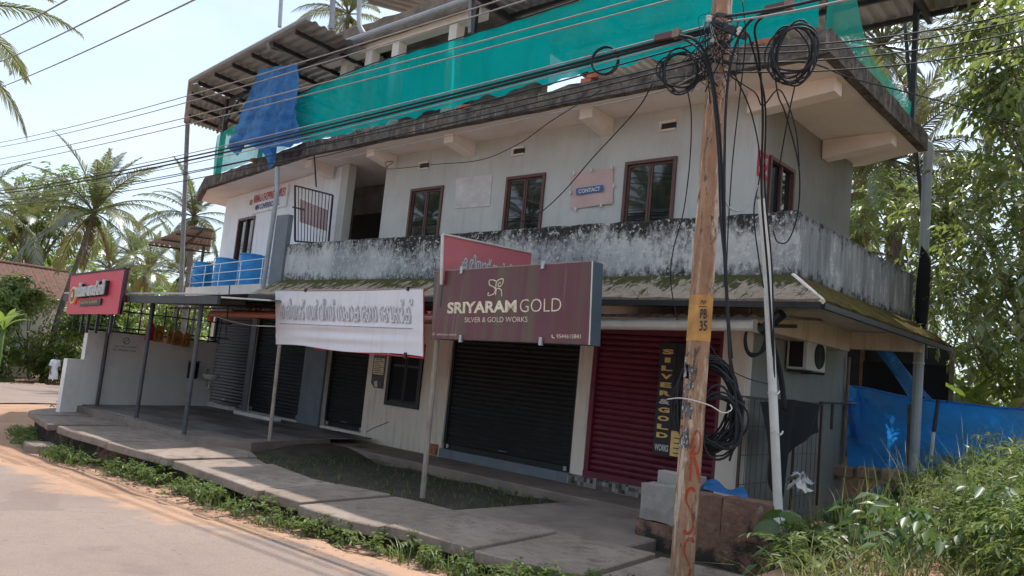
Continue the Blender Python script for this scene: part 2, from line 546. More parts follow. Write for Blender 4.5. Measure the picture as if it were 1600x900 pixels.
def m_parapet():
    b = NB('algae_stained_parapet')
    x, y, z = b.sep()
    base = b.mix(b.rng(b.noise(1.2, 5, 0.6), 0.35, 0.65), (0.30, 0.315, 0.325), (0.56, 0.56, 0.545))
    st = b.noise(2.2, 8, 0.72, b.map((3.0, 3.0, 0.55)))
    sp = b.noise(9.0, 8, 0.75, b.map((1.3, 1.3, 0.8)))
    patch = b.noise(0.55, 3, 0.5)
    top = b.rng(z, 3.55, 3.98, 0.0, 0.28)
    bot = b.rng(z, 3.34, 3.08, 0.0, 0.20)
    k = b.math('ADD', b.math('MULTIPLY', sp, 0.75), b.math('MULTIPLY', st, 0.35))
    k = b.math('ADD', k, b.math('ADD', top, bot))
    k = b.math('ADD', k, b.rng(patch, 0.36, 0.66, -0.09, 0.13))
    c = b.mix(b.rng(k, 0.58, 0.79), base, (0.036, 0.035, 0.031))
    fl = b.noise(16.0, 5, 0.7)
    c = b.mix(b.math('MULTIPLY', b.rng(fl, 0.56, 0.62), 0.85), c, (0.58, 0.57, 0.54))
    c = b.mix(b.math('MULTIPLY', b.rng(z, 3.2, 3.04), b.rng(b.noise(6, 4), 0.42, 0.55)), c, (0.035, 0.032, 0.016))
    return b.pbr(c, 0.95, 0, b.bump(b.math('ADD', sp, fl), 0.5, 0.02), 0.2)
MT['parapet'] = m_parapet()
def m_parapet_side():
    b = NB('streaked_side_parapet')
    x, y, z = b.sep()
    st = b.noise(1.5, 7, 0.7, b.map((2.4, 2.4, 0.35)))
    sp = b.noise(7.0, 7, 0.72)
    base = b.mix(b.rng(st, 0.38, 0.62), (0.14, 0.15, 0.155), (0.30, 0.31, 0.315))
    k = b.math('ADD', b.math('MULTIPLY', sp, 0.5), b.math('MULTIPLY', st, 0.5))
    c = b.mix(b.rng(k, 0.54, 0.60, 0, 0.8), base, (0.52, 0.52, 0.50))
    e = b.math('ADD', b.rng(z, 3.7, 4.0, 0, 0.25), b.rng(z, 3.35, 3.05, 0, 0.3))
    c = b.mix(b.rng(b.math('ADD', sp, e), 0.60, 0.76), c, (0.03, 0.028, 0.025))
    return b.pbr(c, 0.95, 0, b.bump(sp, 0.4, 0.02), 0.2)
MT['parapet_side'] = m_parapet_side()
def m_fascia():
    b = NB('blackened_slab_edge')
    sp = b.noise(5.0, 8, 0.72)
    st = b.noise(3.0, 6, 0.7, b.map((3, 3, 0.5)))
    c = b.mix(b.rng(sp, 0.36, 0.64), (0.045, 0.04, 0.035), (0.17, 0.15, 0.13))
    c = b.mix(b.rng(st, 0.58, 0.68, 0, 0.8), c, (0.36, 0.33, 0.29))
    return b.pbr(c, 0.95, 0, b.bump(sp, 0.8, 0.03), 0.2)
MT['fascia'] = m_fascia()
def m_chajja():
    b = NB('mossy_sunshade')
    st = b.noise(3.2, 6, 0.65, b.map((2.6, 0.9, 1.2)), 0.6)
    sp = b.noise(11, 6, 0.7)
    x, y, z = b.sep()
    c = b.mix(b.rng(sp, 0.35, 0.65), (0.27, 0.205, 0.15), (0.40, 0.32, 0.25))
    k = b.math('ADD', st, b.rng(z, 2.75, 3.12, -0.06, 0.22))
    c = b.mix(b.rng(k, 0.54, 0.62), c, (0.06, 0.055, 0.02))
    c = b.mix(b.math('MULTIPLY', b.rng(k, 0.66, 0.74), b.rng(sp, 0.4, 0.55)), c, (0.075, 0.085, 0.016))
    return b.pbr(c, 0.95, 0, b.bump(b.math('ADD', sp, k), 0.7, 0.03), 0.15)
MT['chajja'] = m_chajja()
def m_chajja_moss():
    b = NB('moss_covered_sunshade')
    sp = b.noise(6, 7, 0.7)
    c = b.mix(b.rng(sp, 0.35, 0.65), (0.045, 0.035, 0.014), (0.13, 0.088, 0.03))
    c = b.mix(b.rng(b.noise(2.2, 5), 0.5, 0.68), c, (0.09, 0.10, 0.018))
    return b.pbr(c, 1.0, 0, b.bump(sp, 0.9, 0.04), 0.1)
MT['chajja_moss'] = m_chajja_moss()
def m_maroon():
    b = NB('weathered_maroon_sign')
    st = b.noise(1.5, 5, 0.6, b.map((2.2, 2.2, 0.10)))
    st2 = b.noise(4.2, 6, 0.65, b.map((2.2, 2.2, 0.08)))
    n = b.noise(2.5, 5)
    c = b.mix(b.rng(n, 0.3, 0.7), (0.105, 0.028, 0.040), (0.135, 0.036, 0.050))
    c = b.mix(b.rng(st, 0.46, 0.60, 0, 0.95), c, (0.105, 0.078, 0.05))
    c = b.mix(b.rng(st2, 0.60, 0.72, 0, 0.45), c, (0.26, 0.22, 0.17))
    return b.pbr(c, 0.42, 0, b.bump(b.noise(40, 2), 0.05, 0.01), 0.45)
MT['maroon'] = m_maroon()
def m_asphalt():
    b = NB('dusty_asphalt')
    e = b.attr()
    n = b.noise(0.35, 6, 0.6)
    g = b.noise(55, 3, 0.7)
    g2 = b.noise(7, 6, 0.7)
    c = b.mix(b.rng(n, 0.3, 0.7), (0.26, 0.192, 0.158), (0.335, 0.255, 0.212))
    c = b.mix(b.rng(g, 0.35, 0.7, 0, 0.45), c, (0.125, 0.105, 0.098))
    trk = b.noise(1.1, 4, 0.6, b.map((0.06, 1.7, 1.0)))
    c = b.mix(b.rng(trk, 0.54, 0.74, 0, 0.42), c, (0.145, 0.118, 0.108))
    c = b.mix(b.rng(g2, 0.50, 0.66, 0, 0.35), c, (0.20, 0.155, 0.13))
    ck = b.vor(0.55, b.map((1, 1, 1)), 'DISTANCE_TO_EDGE')
    c = b.mix(b.rng(b.math('ADD', ck, b.rng(g2, 0, 1, -0.03, 0.05)), 0.0, 0.01, 0.55, 0.0), c, (0.09, 0.07, 0.06))
    c = b.mix(b.rng(b.noise(0.9, 3, 0.4), 0.62, 0.66, 0, 0.35), c, (0.17, 0.135, 0.12))
    k = b.math('ADD', e, b.rng(b.noise(1.4, 7, 0.7), 0.3, 0.7, -0.45, 0.45))
    c = b.mix(b.rng(k, 0.35, 0.75), c, (0.43, 0.265, 0.175))
    return b.pbr(c, 0.92, 0, b.bump(b.math('ADD', g, g2), 0.6, 0.012), 0.2)
MT['asphalt'] = m_asphalt()
def m_dirt():
    b = NB('laterite_dirt')
    n = b.noise(0.8, 7, 0.65)
    g = b.noise(26, 5, 0.7)
    c = b.mix(b.rng(n, 0.3, 0.7), (0.33, 0.19, 0.12), (0.45, 0.29, 0.20))
    c = b.mix(b.rng(g, 0.52, 0.72, 0, 0.6), c, (0.22, 0.12, 0.075))
    c = b.mix(b.rng(b.noise(2.6, 7, 0.7), 0.56, 0.72, 0, 0.5), c, (0.17, 0.11, 0.075))
    return b.pbr(c, 0.97, 0, b.bump(b.math('ADD', g, n), 0.7, 0.02), 0.15)
MT['dirt'] = m_dirt()
def m_pole():
    b = NB('stained_concrete_pole')
    x, y, z = b.sep(b.co.outputs['Object'])
    n = b.noise(4.0, 7, 0.7, b.map((1.5, 1.5, 0.7)))
    c = b.mix(b.rng(n, 0.3, 0.7), (0.25, 0.135, 0.08), (0.43, 0.265, 0.17))
    c = b.mix(b.rng(b.noise(2.0, 7, 0.7, b.map((3, 3, 0.5))), 0.52, 0.60, 0, 0.85), c, (0.62, 0.51, 0.40))
    c = b.mix(b.rng(b.noise(5.0, 7, 0.75, b.map((2, 2, 0.6))), 0.55, 0.61, 0, 0.9), c, (0.085, 0.065, 0.052))
    c = b.mix(b.rng(b.noise(2.6, 5, 0.7, b.map((2.5, 2.5, 0.35))), 0.60, 0.72, 0, 0.8), c, (0.62, 0.50, 0.38))
    return b.pbr(c, 0.92, 0, b.bump(b.noise(18, 6, 0.7), 0.6, 0.015), 0.2)
MT['pole'] = m_pole()
def m_spray():
    b = NB('red_spray_paint')
    return b.translucent((0.46, 0.085, 0.045), (0.4, 0.08, 0.04), 0.0, 0.01, 0.7, b.rng(b.noise(11.0, 6, 0.7), 0.40, 0.66, 0.05, 0.9))
MT['graffiti'] = m_spray()
MT['pole_orange'] = plain('orange_pole_band', (0.50, 0.255, 0.075), 0.85, 0.35, 5, dirt=(0.36, 0.23, 0.14), dirt_amt=0.95)
def m_torn():
    b = NB('torn_poster_remains')
    n = b.noise(9.0, 7, 0.75)
    n2 = b.noise(16.0, 5, 0.7)
    c = b.mix(b.rng(n, 0.4, 0.55), (0.06, 0.06, 0.065), (0.17, 0.16, 0.16))
    c = b.mix(b.rng(n2, 0.54, 0.60), c, (0.55, 0.52, 0.48))
    return b.translucent(c, c, 0.0, 0.02, 0.6, b.rng(b.noise(7.0, 7, 0.7), 0.46, 0.52))
MT['pole_poster'] = m_torn()
def m_laterite():
    b = NB('mossy_laterite_wall')
    x, y, z = b.sep()
    n = b.noise(4.5, 8, 0.7)
    c = b.mix(b.rng(n, 0.3, 0.7), (0.13, 0.07, 0.05), (0.27, 0.16, 0.115))
    k = b.math('ADD', b.noise(2.2, 7, 0.7), b.rng(z, 0.3, -0.3, -0.15, 0.12))
    c = b.mix(b.rng(k, 0.50, 0.60), c, (0.045, 0.04, 0.033))
    c = b.mix(b.rng(b.noise(7, 6, 0.7), 0.60, 0.68, 0, 0.6), c, (0.34, 0.30, 0.25))
    return b.pbr(c, 0.97, 0, b.bump(n, 1.0, 0.05), 0.15)
MT['laterite'] = m_laterite()
def m_mosaic():
    b = NB('mosaic_tile_strip')
    n = b.t.nodes.new('ShaderNodeTexVoronoi')
    n.distance = 'CHEBYCHEV'
    n.inputs['Randomness'].default_value = 0.0
    n.inputs['Scale'].default_value = 16.0
    b.t.links.new(b.vec, n.inputs['Vector'])
    s = b.t.nodes.new('ShaderNodeSeparateColor')
    b.t.links.new(n.outputs['Color'], s.inputs[0])
    c = b.mix(b.rng(s.outputs[0], 0.0, 1.0), (0.02, 0.018, 0.018), (0.34, 0.30, 0.27))
    return b.pbr(c, 0.35)
MT['mosaic'] = m_mosaic()
def m_glass():
    b = NB('window_glass')
    return b.pbr((0.012, 0.016, 0.018), 0.03, 0, b.bump(b.noise(1.2, 2), 0.03, 0.05), 1.0)
MT['glass'] = m_glass()
def m_leaf(name, lo, hi, tl, fac=0.42, gloss=0.06, rough=0.38):
    b = NB(name)
    r_ = b.attr()
    c = b.mix(r_, lo, hi)
    t = b.mix(r_, tuple(q * 0.75 for q in tl), tl)
    return b.translucent(c, t, fac, gloss, rough)
MT['leaf_tree'] = m_leaf('tree_leaves', (0.055, 0.090, 0.025), (0.15, 0.20, 0.055), (0.36, 0.45, 0.10), 0.48, 0.16, 0.36)
MT['leaf_bush'] = m_leaf('bush_leaves', (0.055, 0.095, 0.022), (0.15, 0.22, 0.045), (0.33, 0.44, 0.075), 0.45, 0.10)
MT['leaf_palm'] = m_leaf('palm_leaflets', (0.055, 0.075, 0.026), (0.125, 0.14, 0.05), (0.22, 0.25, 0.07), 0.38, 0.14, 0.32)
MT['leaf_dry'] = m_leaf('dry_fronds', (0.14, 0.095, 0.05), (0.24, 0.17, 0.09), (0.22, 0.15, 0.07), 0.3)
MT['leaf_banana'] = m_leaf('banana_leaves', (0.06, 0.11, 0.022), (0.11, 0.18, 0.038), (0.28, 0.40, 0.06), 0.45, 0.07)
MT['leaf_weed'] = m_leaf('weed_leaves', (0.055, 0.090, 0.028), (0.15, 0.20, 0.065), (0.27, 0.35, 0.09), 0.40, 0.03)
MT['leaf_grass'] = m_leaf('tall_grass', (0.08, 0.115, 0.04), (0.26, 0.26, 0.12), (0.30, 0.33, 0.12), 0.40, 0.03)
MT['leaf_big'] = m_leaf('broad_weed_leaf', (0.055, 0.10, 0.035), (0.085, 0.145, 0.045), (0.14, 0.24, 0.05), 0.35)
def m_net():
    b = NB('green_shade_net')
    n = b.noise(0.9, 4, 0.6)
    fold = b.noise(2.4, 4, 0.6, b.map((1.6, 1.6, 0.3)))
    sm = b.noise(1.0, 3, 0.6, b.map((2.2, 0.0, 0.03)))
    c = b.mix(b.rng(n, 0.3, 0.7), (0.0, 0.38, 0.36), (0.0, 0.50, 0.475))
    c = b.mix(b.rng(sm, 0.52, 0.60, 0, 0.30), c, (0.0, 0.27, 0.27))
    c = b.mix(b.rng(b.noise(30, 2, 0.5), 0.4, 0.65, 0, 0.18), c, (0.03, 0.60, 0.55))
    return b.translucent(c, (0.0, 0.66, 0.62), 0.42, 0.004, 0.6, b.rng(fold, 0.4, 0.7, 0.04, 0.10), b.bump(fold, 0.25, 0.05))
MT['net'] = m_net()
def m_net_thin():
    b = NB('thin_green_net')
    n = b.noise(0.9, 4, 0.6)
    c = b.mix(b.rng(n, 0.3, 0.7), (0.012, 0.36, 0.28), (0.02, 0.42, 0.34))
    return b.translucent(c, (0.04, 0.62, 0.48), 0.45, 0.015, 0.6, b.rng(n, 0.35, 0.65, 0.22, 0.38))
MT['net_thin'] = m_net_thin()
def m_tarp(name, c0, c1, tl, fac=0.25):
    b = NB(name)
    n = b.noise(2.0, 6, 0.65)
    w = b.noise(9.0, 5, 0.6)
    c = b.mix(b.rng(n, 0.3, 0.7), c0, c1)
    return b.translucent(c, tl, fac, 0.07, 0.35, 0.0, b.bump(b.math('ADD', w, b.noise(4.0, 6, 0.7, None, 1.5)), 0.8, 0.06))
MT['tarp'] = m_tarp('blue_tarpaulin', (0.018, 0.12, 0.36), (0.06, 0.26, 0.58), (0.03, 0.24, 0.65))
MT['tarp_bright'] = m_tarp('bright_blue_tarpaulin', (0.025, 0.19, 0.50), (0.07, 0.30, 0.62), (0.03, 0.34, 0.95), 0.5)

# ================================================================ THE SETTING: ground, road, dirt, path
def sstep(a, b, x):
    t = min(1, max(0, (x - a) / (b - a)))
    return t * t * (3 - 2 * t)
def road_z(x):
    return -0.5 + 0.022 * (min(6, max(-48, x)) + 9)
def bank_z(x, y):
    """height of the overgrown bank to the right of and behind the building"""
    h = 0.02 + 0.45 * sstep(6.5, 15, y) + 0.2 * sstep(15, 40, y) + 0.28 * sstep(-3.0, -0.8, x)
    k = sstep(-3.7, -2.9, x) * sstep(4.9, 5.9, y)
    return k, h
def ground_z(x, y):
    z = road_z(x) - 0.03
    k, h = bank_z(x, y)
    z = z * (1 - k) + h * k
    if y > 15.5 and x > -26:
        k2 = sstep(15.5, 17, y) * sstep(-26, -22, x)
        z = z * (1 - k2) + (0.5) * k2 if k < 0.5 else z
    return z
gx = np.unique(np.concatenate([np.linspace(-400, -60, 12), np.linspace(-60, 12, 97), np.linspace(12, 300, 10)]))
gy = np.unique(np.concatenate([np.linspace(-200, -10, 8), np.linspace(-10, 24, 69), np.linspace(24, 420, 14)]))
gv = [(x, y, ground_z(x, y) + (0.02 * math.sin(3.1 * x + 1.7 * y) * math.sin(1.3 * x - 2.9 * y))) for y in gy for x in gx]
nx, ny = len(gx), len(gy)
gf = [(j * nx + i, j * nx + i + 1, (j + 1) * nx + i + 1, (j + 1) * nx + i) for j in range(ny - 1) for i in range(nx - 1)]
struct(MB().add(gv, gf).build('ground', MT['dirt'], smooth=True))

# road: main strip along the front of the shops, opening into a junction on the left
def road_edge(x):                       # far (shop side) edge of the asphalt
    pts = [(-46, 9.0), (-44.5, 11.0), (-43.5, 26), (-30.8, 26), (-29.6, 9.5), (-28, 6.3), (-25.5, 4.9), (-21, 4.35), (-15.2, 4.4), (-10.6, 4.75), (-7.5, 5.25), (-5.7, 5.55), (-3, 5.3), (0, 4.2), (4, 2.4), (12, -2)]
    xs, ys = zip(*pts)
    return float(np.interp(x, xs, ys))
rm = MB()
xs = np.concatenate([np.linspace(-46, -20, 80), np.linspace(-19.6, 10, 100)])
NV = 26
rv, ra = [], []
for x in xs:
    far = road_edge(x) + 0.10 * math.sin(2.3 * x) + 0.07 * math.sin(5.9 * x + 1)
    near = -9.0
    for j in range(NV):
        t = j / (NV - 1)
        tt = 1 - (1 - t) ** 2.0
        y = near + (far - near) * tt
        z = road_z(x) + 0.012 + 0.035 * (1 - ((tt - 0.5) * 2) ** 2)
        rv.append((x, y, z))
        d = far - y
        ra.append(max(0.0, 1 - d / 0.9))
rf = [(i * NV + j, (i + 1) * NV + j, (i + 1) * NV + j + 1, i * NV + j + 1) for i in range(len(xs) - 1) for j in range(NV - 1)]
struct(rm.add(rv, rf, ra).build('road', MT['asphalt'], smooth=True))

# soil between path and shops, concrete apron under the shutters
ym = MB()
def yard(u, v):
    x = -13.15 + u * 9.75
    y = 6.9 + v * 3.3
    return (x, y, -0.38 + 0.03 * math.sin(4 * x + y) * math.sin(3 * y) + 0.05 * v + 0.02 * random.random() + 0.17 * sstep(-11.7, -12.9, x))
ym.grid(yard, 50, 20)
struct(ym.build('yard_soil', MT['soil'], smooth=True))
ap = MB()
ap.prism([(-14.9, 10.88), (-14.9, 9.75), (-13.2, 9.7), (-10.8, 9.75), (-7.6, 9.8), (-5.3, 9.85), (-5.3, 10.88)], -0.5, -0.17)
struct(ap.build('concrete_apron', MT['apron'], bevel=0.02))
rp = MB()
rp.add([(-7.3, 7.1, -0.24), (-4.9, 7.25, -0.24), (-4.95, 9.84, -0.175), (-6.9, 9.84, -0.175), (-7.3, 7.1, -0.5), (-4.9, 7.25, -0.5), (-4.95, 9.84, -0.5), (-6.9, 9.84, -0.5)], BOXF)
struct(rp.build('concrete_ramp', MT['apron'], bevel=0.02))

# veranda floor: base slab with tiles as pieces
vf = MB()
vf.prism([(-19.75, 7.0), (-19.95, 10.88), (-14.9, 10.88), (-14.9, 9.75), (-13.2, 9.7), (-12.6, 7.6), (-13.4, 6.95), (-16.2, 7.05)], -0.8, -0.07)
veranda = struct(vf.build('veranda_floor', MT['apron']))
tb = MB().box((0, 0, 0), (0.592, 0.592, 0.02))
tm = {k: tb.mesh('tile', MT[k]) for k in ('tile_a', 'tile_b')}
vo = Vector(wloc(veranda))
for i in range(11):
    for j in range(6):
        x, y = -19.45 + i * 0.6, 7.42 + j * 0.6
        if x > -13.2 - max(0, (8.0 - y)) * 0.8:
            continue
        t = bpy.data.objects.new('tile', tm['tile_a' if (i + j + (i * 7 + j * 3) % 3) % 2 else 'tile_b'])
        COL.objects.link(t)
        t.parent = veranda
        t.location = Vector((x, y, -0.063 + 0.002 * ((i * 5 + j) % 3))) - vo
# footpath: concrete slabs laid over the roadside drain, each its own piece
fr = [(-20.2, 7.0), (-19.2, 6.1), (-18.4, 5.95), (-16.3, 5.55), (-15.0, 5.45), (-13.0, 5.62), (-11.5, 5.78), (-8.8, 5.62), (-7.6, 5.6), (-6.4, 5.85), (-5.1, 6.0), (-4.2, 6.3), (-2.9, 6.55)]
bk = [(-20.2, 7.05), (-16.5, 7.03), (-13.5, 6.96), (-12.6, 7.55), (-11.5, 7.15), (-9.5, 6.85), (-8.0, 7.25), (-6.8, 7.35), (-5.0, 7.7), (-2.9, 8.0)]
F = lambda x: float(np.interp(x, [p[0] for p in fr], [p[1] for p in fr]))
B = lambda x: float(np.interp(x, [p[0] for p in bk], [p[1] for p in bk]))
PZ = lambda x: float(np.interp(x, [-20, -15, -11.4, -3], [-0.24, -0.17, -0.20, -0.215]))
pth = MB()
for i in range(34):                      # drain wall under the slabs
    x0, x1 = -19.9 + i * 0.5, -19.9 + (i + 1) * 0.5
    pth.prism([(x0, F(x0) + 0.14), (x1 - 0.004, F(x1) + 0.14), (x1 - 0.004, F(x1) + 0.5), (x0, F(x0) + 0.5)], -1.2, [PZ(x0) - 0.13] * 4)
path = struct(pth.build('footpath', MT['laterite']))
cuts = [-20.0, -18.1, -16.25, -15.75, -13.6, -11.75, -10.95, -9.0, -8.1, -6.75, -5.55, -4.35, -2.9]
for i in range(len(cuts) - 1):
    x0, x1 = cuts[i] + 0.032, cuts[i + 1] - 0.032
    notch = 0.55 if i == 2 else 0.0
    dz = (0.0, -0.01, -0.03, 0.0, 0.0, -0.03, 0.0, 0.01, -0.012, 0.008, -0.008, -0.03)[i]
    dy = (0, 0, 0, 0.01, -0.02, 0.06, -0.02, 0.04, -0.03, 0.02, -0.02, 0.05)[i]
    sh = -0.42 if i >= 5 else -0.1        # joints run at a slant
    x0b, x1b = x0 + sh * 0.35, x1 + sh * 0.35
    nm = 4
    poly = [(x0 + (x1 - x0) * k / nm, F(x0 + (x1 - x0) * k / nm) + dy + notch + random.uniform(-0.012, 0.012)) for k in range(nm + 1)]
    poly += [(x1b + (x0b - x1b) * k / nm, B(x1b + (x0b - x1b) * k / nm)) for k in range(nm + 1)]
    top = [PZ(p[0]) + dz + random.uniform(-0.006, 0.006) for p in poly]
    bot = [t - 0.125 for t in top]
    MB().prism(poly, bot, top).build('slab', MT['path'], path, bevel=0.012)
MB().prism([(-16.6, 5.3), (-15.9, 5.12), (-15.75, 5.55), (-16.45, 5.72)], -0.9, -0.55).build('step', MT['path'], path, bevel=0.012)

# ================================================================ THE SHOP BUILDING
BL = thing('shop_building', 'long two storey shop building with stained balcony wall and shuttered shops', 'building', (-10, 10.9, 0))
YF = 10.9
def part(mb, name, mat, parent=BL, **k):
    return mb.build(name, MT[mat], parent, **k)
def wall_run(mb, p, d, L, z0, z1, t, holes):
    """a wall from p along d (unit xy) with rectangular holes (u0, u1, za, zb); thickness t to the left of d"""
    nrm = (-d[1], d[0])
    def blk(u0, u1, a, b):
        if u1 - u0 < 1e-3 or b - a < 1e-3:
            return
        q = [(p[0] + d[0] * u, p[1] + d[1] * u) for u in (u0, u1)]
        mb.prism([q[0], q[1], (q[1][0] + nrm[0] * t, q[1][1] + nrm[1] * t), (q[0][0] + nrm[0] * t, q[0][1] + nrm[1] * t)], a, b)
    hs = sorted(holes)
    u = 0
    for (u0, u1, a, b) in hs:
        blk(u, u0, z0, z1)
        blk(u0, u1, z0, a)
        blk(u0, u1, b, z1)
        u = u1
    blk(u, L, z0, z1)
# ground floor front wall (facing the road), openings for shutters
X0 = -20.9
gh = [(-20.75, -18.72), (-18.48, -16.15), (-15.3, -13.8), (-11.26, -8.12), (-7.85, -5.47)]
holes = [(a - X0, b - X0, -0.02 if i != 4 else 0.0, 2.5) for i, (a, b) in enumerate(gh)]
holes.append((-13.09 - X0, -12.02 - X0, 0.66, 1.98))
m = MB()
wall_run(m, (X0, YF), (1, 0), 15.78, -0.6, 2.84, 0.22, holes)
part(m, 'front_wall', 'cream')
# slate painted bay on the left
part(MB().bb((-16.15, YF - 0.06, -0.06), (-15.3, YF - 0.003, 2.83)), 'pillar', 'bluegrey')
part(MB().bb((-18.72, YF - 0.04, -0.06), (-18.48, YF - 0.003, 2.83)), 'pillar', 'bluegrey')
part(MB().bb((-20.9, YF - 0.04, 2.5), (-13.8, YF - 0.003, 2.83)), 'lintel', 'bluegrey')
part(MB().bb((-11.26, YF - 0.05, -0.165), (-8.12, YF - 0.004, 0.0)), 'shop_sill', 'bluegrey')
part(MB().bb((-8.12, YF - 0.05, -0.168), (-5.12, YF - 0.004, 0.0)), 'mosaic_plinth', 'mosaic')
# side wall, back wall
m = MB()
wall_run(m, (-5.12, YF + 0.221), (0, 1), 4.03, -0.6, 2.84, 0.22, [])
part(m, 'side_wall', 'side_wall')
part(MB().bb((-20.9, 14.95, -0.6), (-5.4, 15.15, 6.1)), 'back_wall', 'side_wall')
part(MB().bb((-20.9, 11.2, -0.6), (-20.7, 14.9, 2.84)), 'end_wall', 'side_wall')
# first floor slab
part(MB().prism([(-3.97, 9.62), (-3.97, 14.8), (-5.0, 15.1), (-21.0, 15.1), (-21.6, 10.35), (-15.55, 9.62)], 2.85, 3.08), 'first_floor_slab', 'soffit')

def shutter(x0, x1, z0, z1, mat, pitch, y, name='shutter'):
    n = int((z1 - z0) / pitch)
    mb = MB()
    prof = []
    for i in range(n):
        z = z0 + i * pitch
        prof += [(0.0, z), (-0.022, z + pitch * 0.25), (-0.026, z + pitch * 0.55), (-0.004, z + pitch * 0.86)]
    prof.append((0.0, z0 + n * pitch))
    vs = [(x, y + p[0], p[1]) for p in prof for x in (x0, x1)]
    fs = [(2 * i, 2 * i + 1, 2 * i + 3, 2 * i + 2) for i in range(len(prof) - 1)]
    mb.add(vs, fs)
    s = part(mb, name, mat)
    part(MB().bb((x0, y - 0.04, z0 - 0.005), (x1, y + 0.03, z0 + 0.09)), 'bottom_rail', mat, s)
    for xx in (x0 + 0.03, x1 - 0.03):
        part(MB().bb((xx - 0.03, y - 0.06, z0 + 0.1), (xx + 0.03, y + 0.04, z1)), 'guide_rail', mat, s)
    part(MB().tube([((x0 + x1) / 2 - 0.08, y - 0.05, z0 + 0.14), ((x0 + x1) / 2 - 0.08, y - 0.09, z0 + 0.15), ((x0 + x1) / 2 + 0.08, y - 0.09, z0 + 0.15), ((x0 + x1) / 2 + 0.08, y - 0.05, z0 + 0.14)], 0.008, 6), 'pull_handle', 'galv', s)
    part(MB().bb((x1 - 0.16, y - 0.075, z0 + 0.02), (x1 - 0.10, y - 0.045, z0 + 0.09)), 'padlock', 'galv', s)
    part(MB().bb((x0 + 0.10, y - 0.075, z0 + 0.02), (x0 + 0.16, y - 0.045, z0 + 0.09)), 'padlock', 'galv', s)
    return s
shutter(-20.75, -18.72, 0.0, 2.5, 'shutter_blue', 0.085, YF + 0.08)
shutter(-18.48, -16.15, 0.0, 2.5, 'shutter_blue', 0.085, YF + 0.08)
shutter(-15.3, -13.8, -0.01, 2.5, 'shutter_dark', 0.085, YF + 0.16)
shutter(-11.26, -8.12, 0.0, 2.5, 'shutter_dark', 0.085, YF + 0.1)
# maroon shutter: its slats are large enough to be pieces
sr = part(MB().bb((-7.85, YF + 0.13, 0.0), (-5.47, YF + 0.15, 2.5)), 'shutter', 'shutter_red')
sl = MB()
pv = [(0.0, -0.045), (-0.03, -0.03), (-0.04, 0.0), (-0.03, 0.03), (0.0, 0.045)]
sl.add([(x, p[0], p[1]) for p in pv for x in (-1.13, 1.13)], [(2 * i, 2 * i + 1, 2 * i + 3, 2 * i + 2) for i in range(4)])
slm = sl.mesh('slat', MT['shutter_red'])
for i in range(25):
    o = bpy.data.objects.new('slat', slm)
    COL.objects.link(o)
    o.parent = sr
    o.location = (-6.66 + 10, YF + 0.12 - 10.9, 0.15 + i * 0.095)
part(MB().bb((-7.85, YF - 0.005, -0.0), (-5.47, YF + 0.11, 0.095)), 'bottom_rail', 'shutter_red', sr)
for xx in (-7.81, -5.51):
    part(MB().bb((xx - 0.04, YF + 0.02, 0.1), (xx + 0.04, YF + 0.11, 2.5)), 'guide_rail', 'shutter_red', sr)
part(MB().bb((-7.85, YF - 0.02, 2.38), (-5.47, YF + 0.06, 2.62)), 'shutter_hood', 'shutter_red', sr)
# small dark window in the cream wall
def window(x0, x1, z0, z1, y, mat, parent=BL, cols=2, bar=None, name='window', fw=0.055, pane='glass'):
    f = MB()
    f.bb((x0, y - 0.03, z0), (x0 + fw, y + 0.07, z1)).bb((x1 - fw, y - 0.03, z0), (x1, y + 0.07, z1))
    f.bb((x0 + fw, y - 0.03, z1 - fw), (x1 - fw, y + 0.07, z1)).bb((x0 + fw, y - 0.03, z0), (x1 - fw, y + 0.07, z0 + fw))
    w = part(f, name, mat, parent)
    cw = (x1 - x0 - 2 * fw) / cols
    for i in range(cols):
        a = x0 + fw + i * cw
        part(MB().bb((a + 0.035, y + 0.028 + 0.012 * i, z0 + fw + 0.035), (a + cw - 0.035, y + 0.034 + 0.012 * i, z1 - fw - 0.035)), 'pane', pane, w)
        s = MB()
        yy = y + 0.012 + 0.012 * i
        s.bb((a + 0.002, yy, z0 + fw + 0.002), (a + 0.036, yy + 0.03, z1 - fw - 0.002)).bb((a + cw - 0.036, yy, z0 + fw + 0.002), (a + cw - 0.002, yy + 0.03, z1 - fw - 0.002))
        s.bb((a + 0.037, yy, z1 - fw - 0.038), (a + cw - 0.037, yy + 0.03, z1 - fw - 0.003)).bb((a + 0.037, yy, z0 + fw + 0.003), (a + cw - 0.037, yy + 0.03, z0 + fw + 0.038))
        if bar:
            s.bb((a + 0.037, yy, bar), (a + cw - 0.037, yy + 0.028, bar + 0.05))
        part(s, 'sash', mat, w)
    return w
window(-13.09, -12.02, 0.66, 1.98, YF - 0.01, 'black', bar=1.48, fw=0.09, pane='cloth_black')
# upper wall with three sliding windows and a deep door recess
UX0 = -13.95
wins = [(-13.0, -11.98), (-10.21, -9.245), (-7.49, -6.5)]
m = MB()
wall_run(m, (UX0, YF), (1, 0), 8.8, 3.08, 6.14, 0.22, [(a - UX0, b - UX0, 3.9, 5.3) for a, b in wins])
part(m, 'upper_wall', 'upper_wall')
for a, b in wins:
    window(a, b, 3.9, 5.3, YF - 0.01, 'frame_brown')
    part(MB().bb((a - 0.05, YF + 0.2, 3.8), (b + 0.05, YF + 0.25, 5.4)), 'dark_room_backing', 'black')  # black slab puts the darkness of the unlit room behind the panes
m = MB()
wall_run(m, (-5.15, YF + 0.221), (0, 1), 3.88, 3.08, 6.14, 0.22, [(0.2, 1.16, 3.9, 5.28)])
part(m, 'upper_side_wall', 'side_wall')
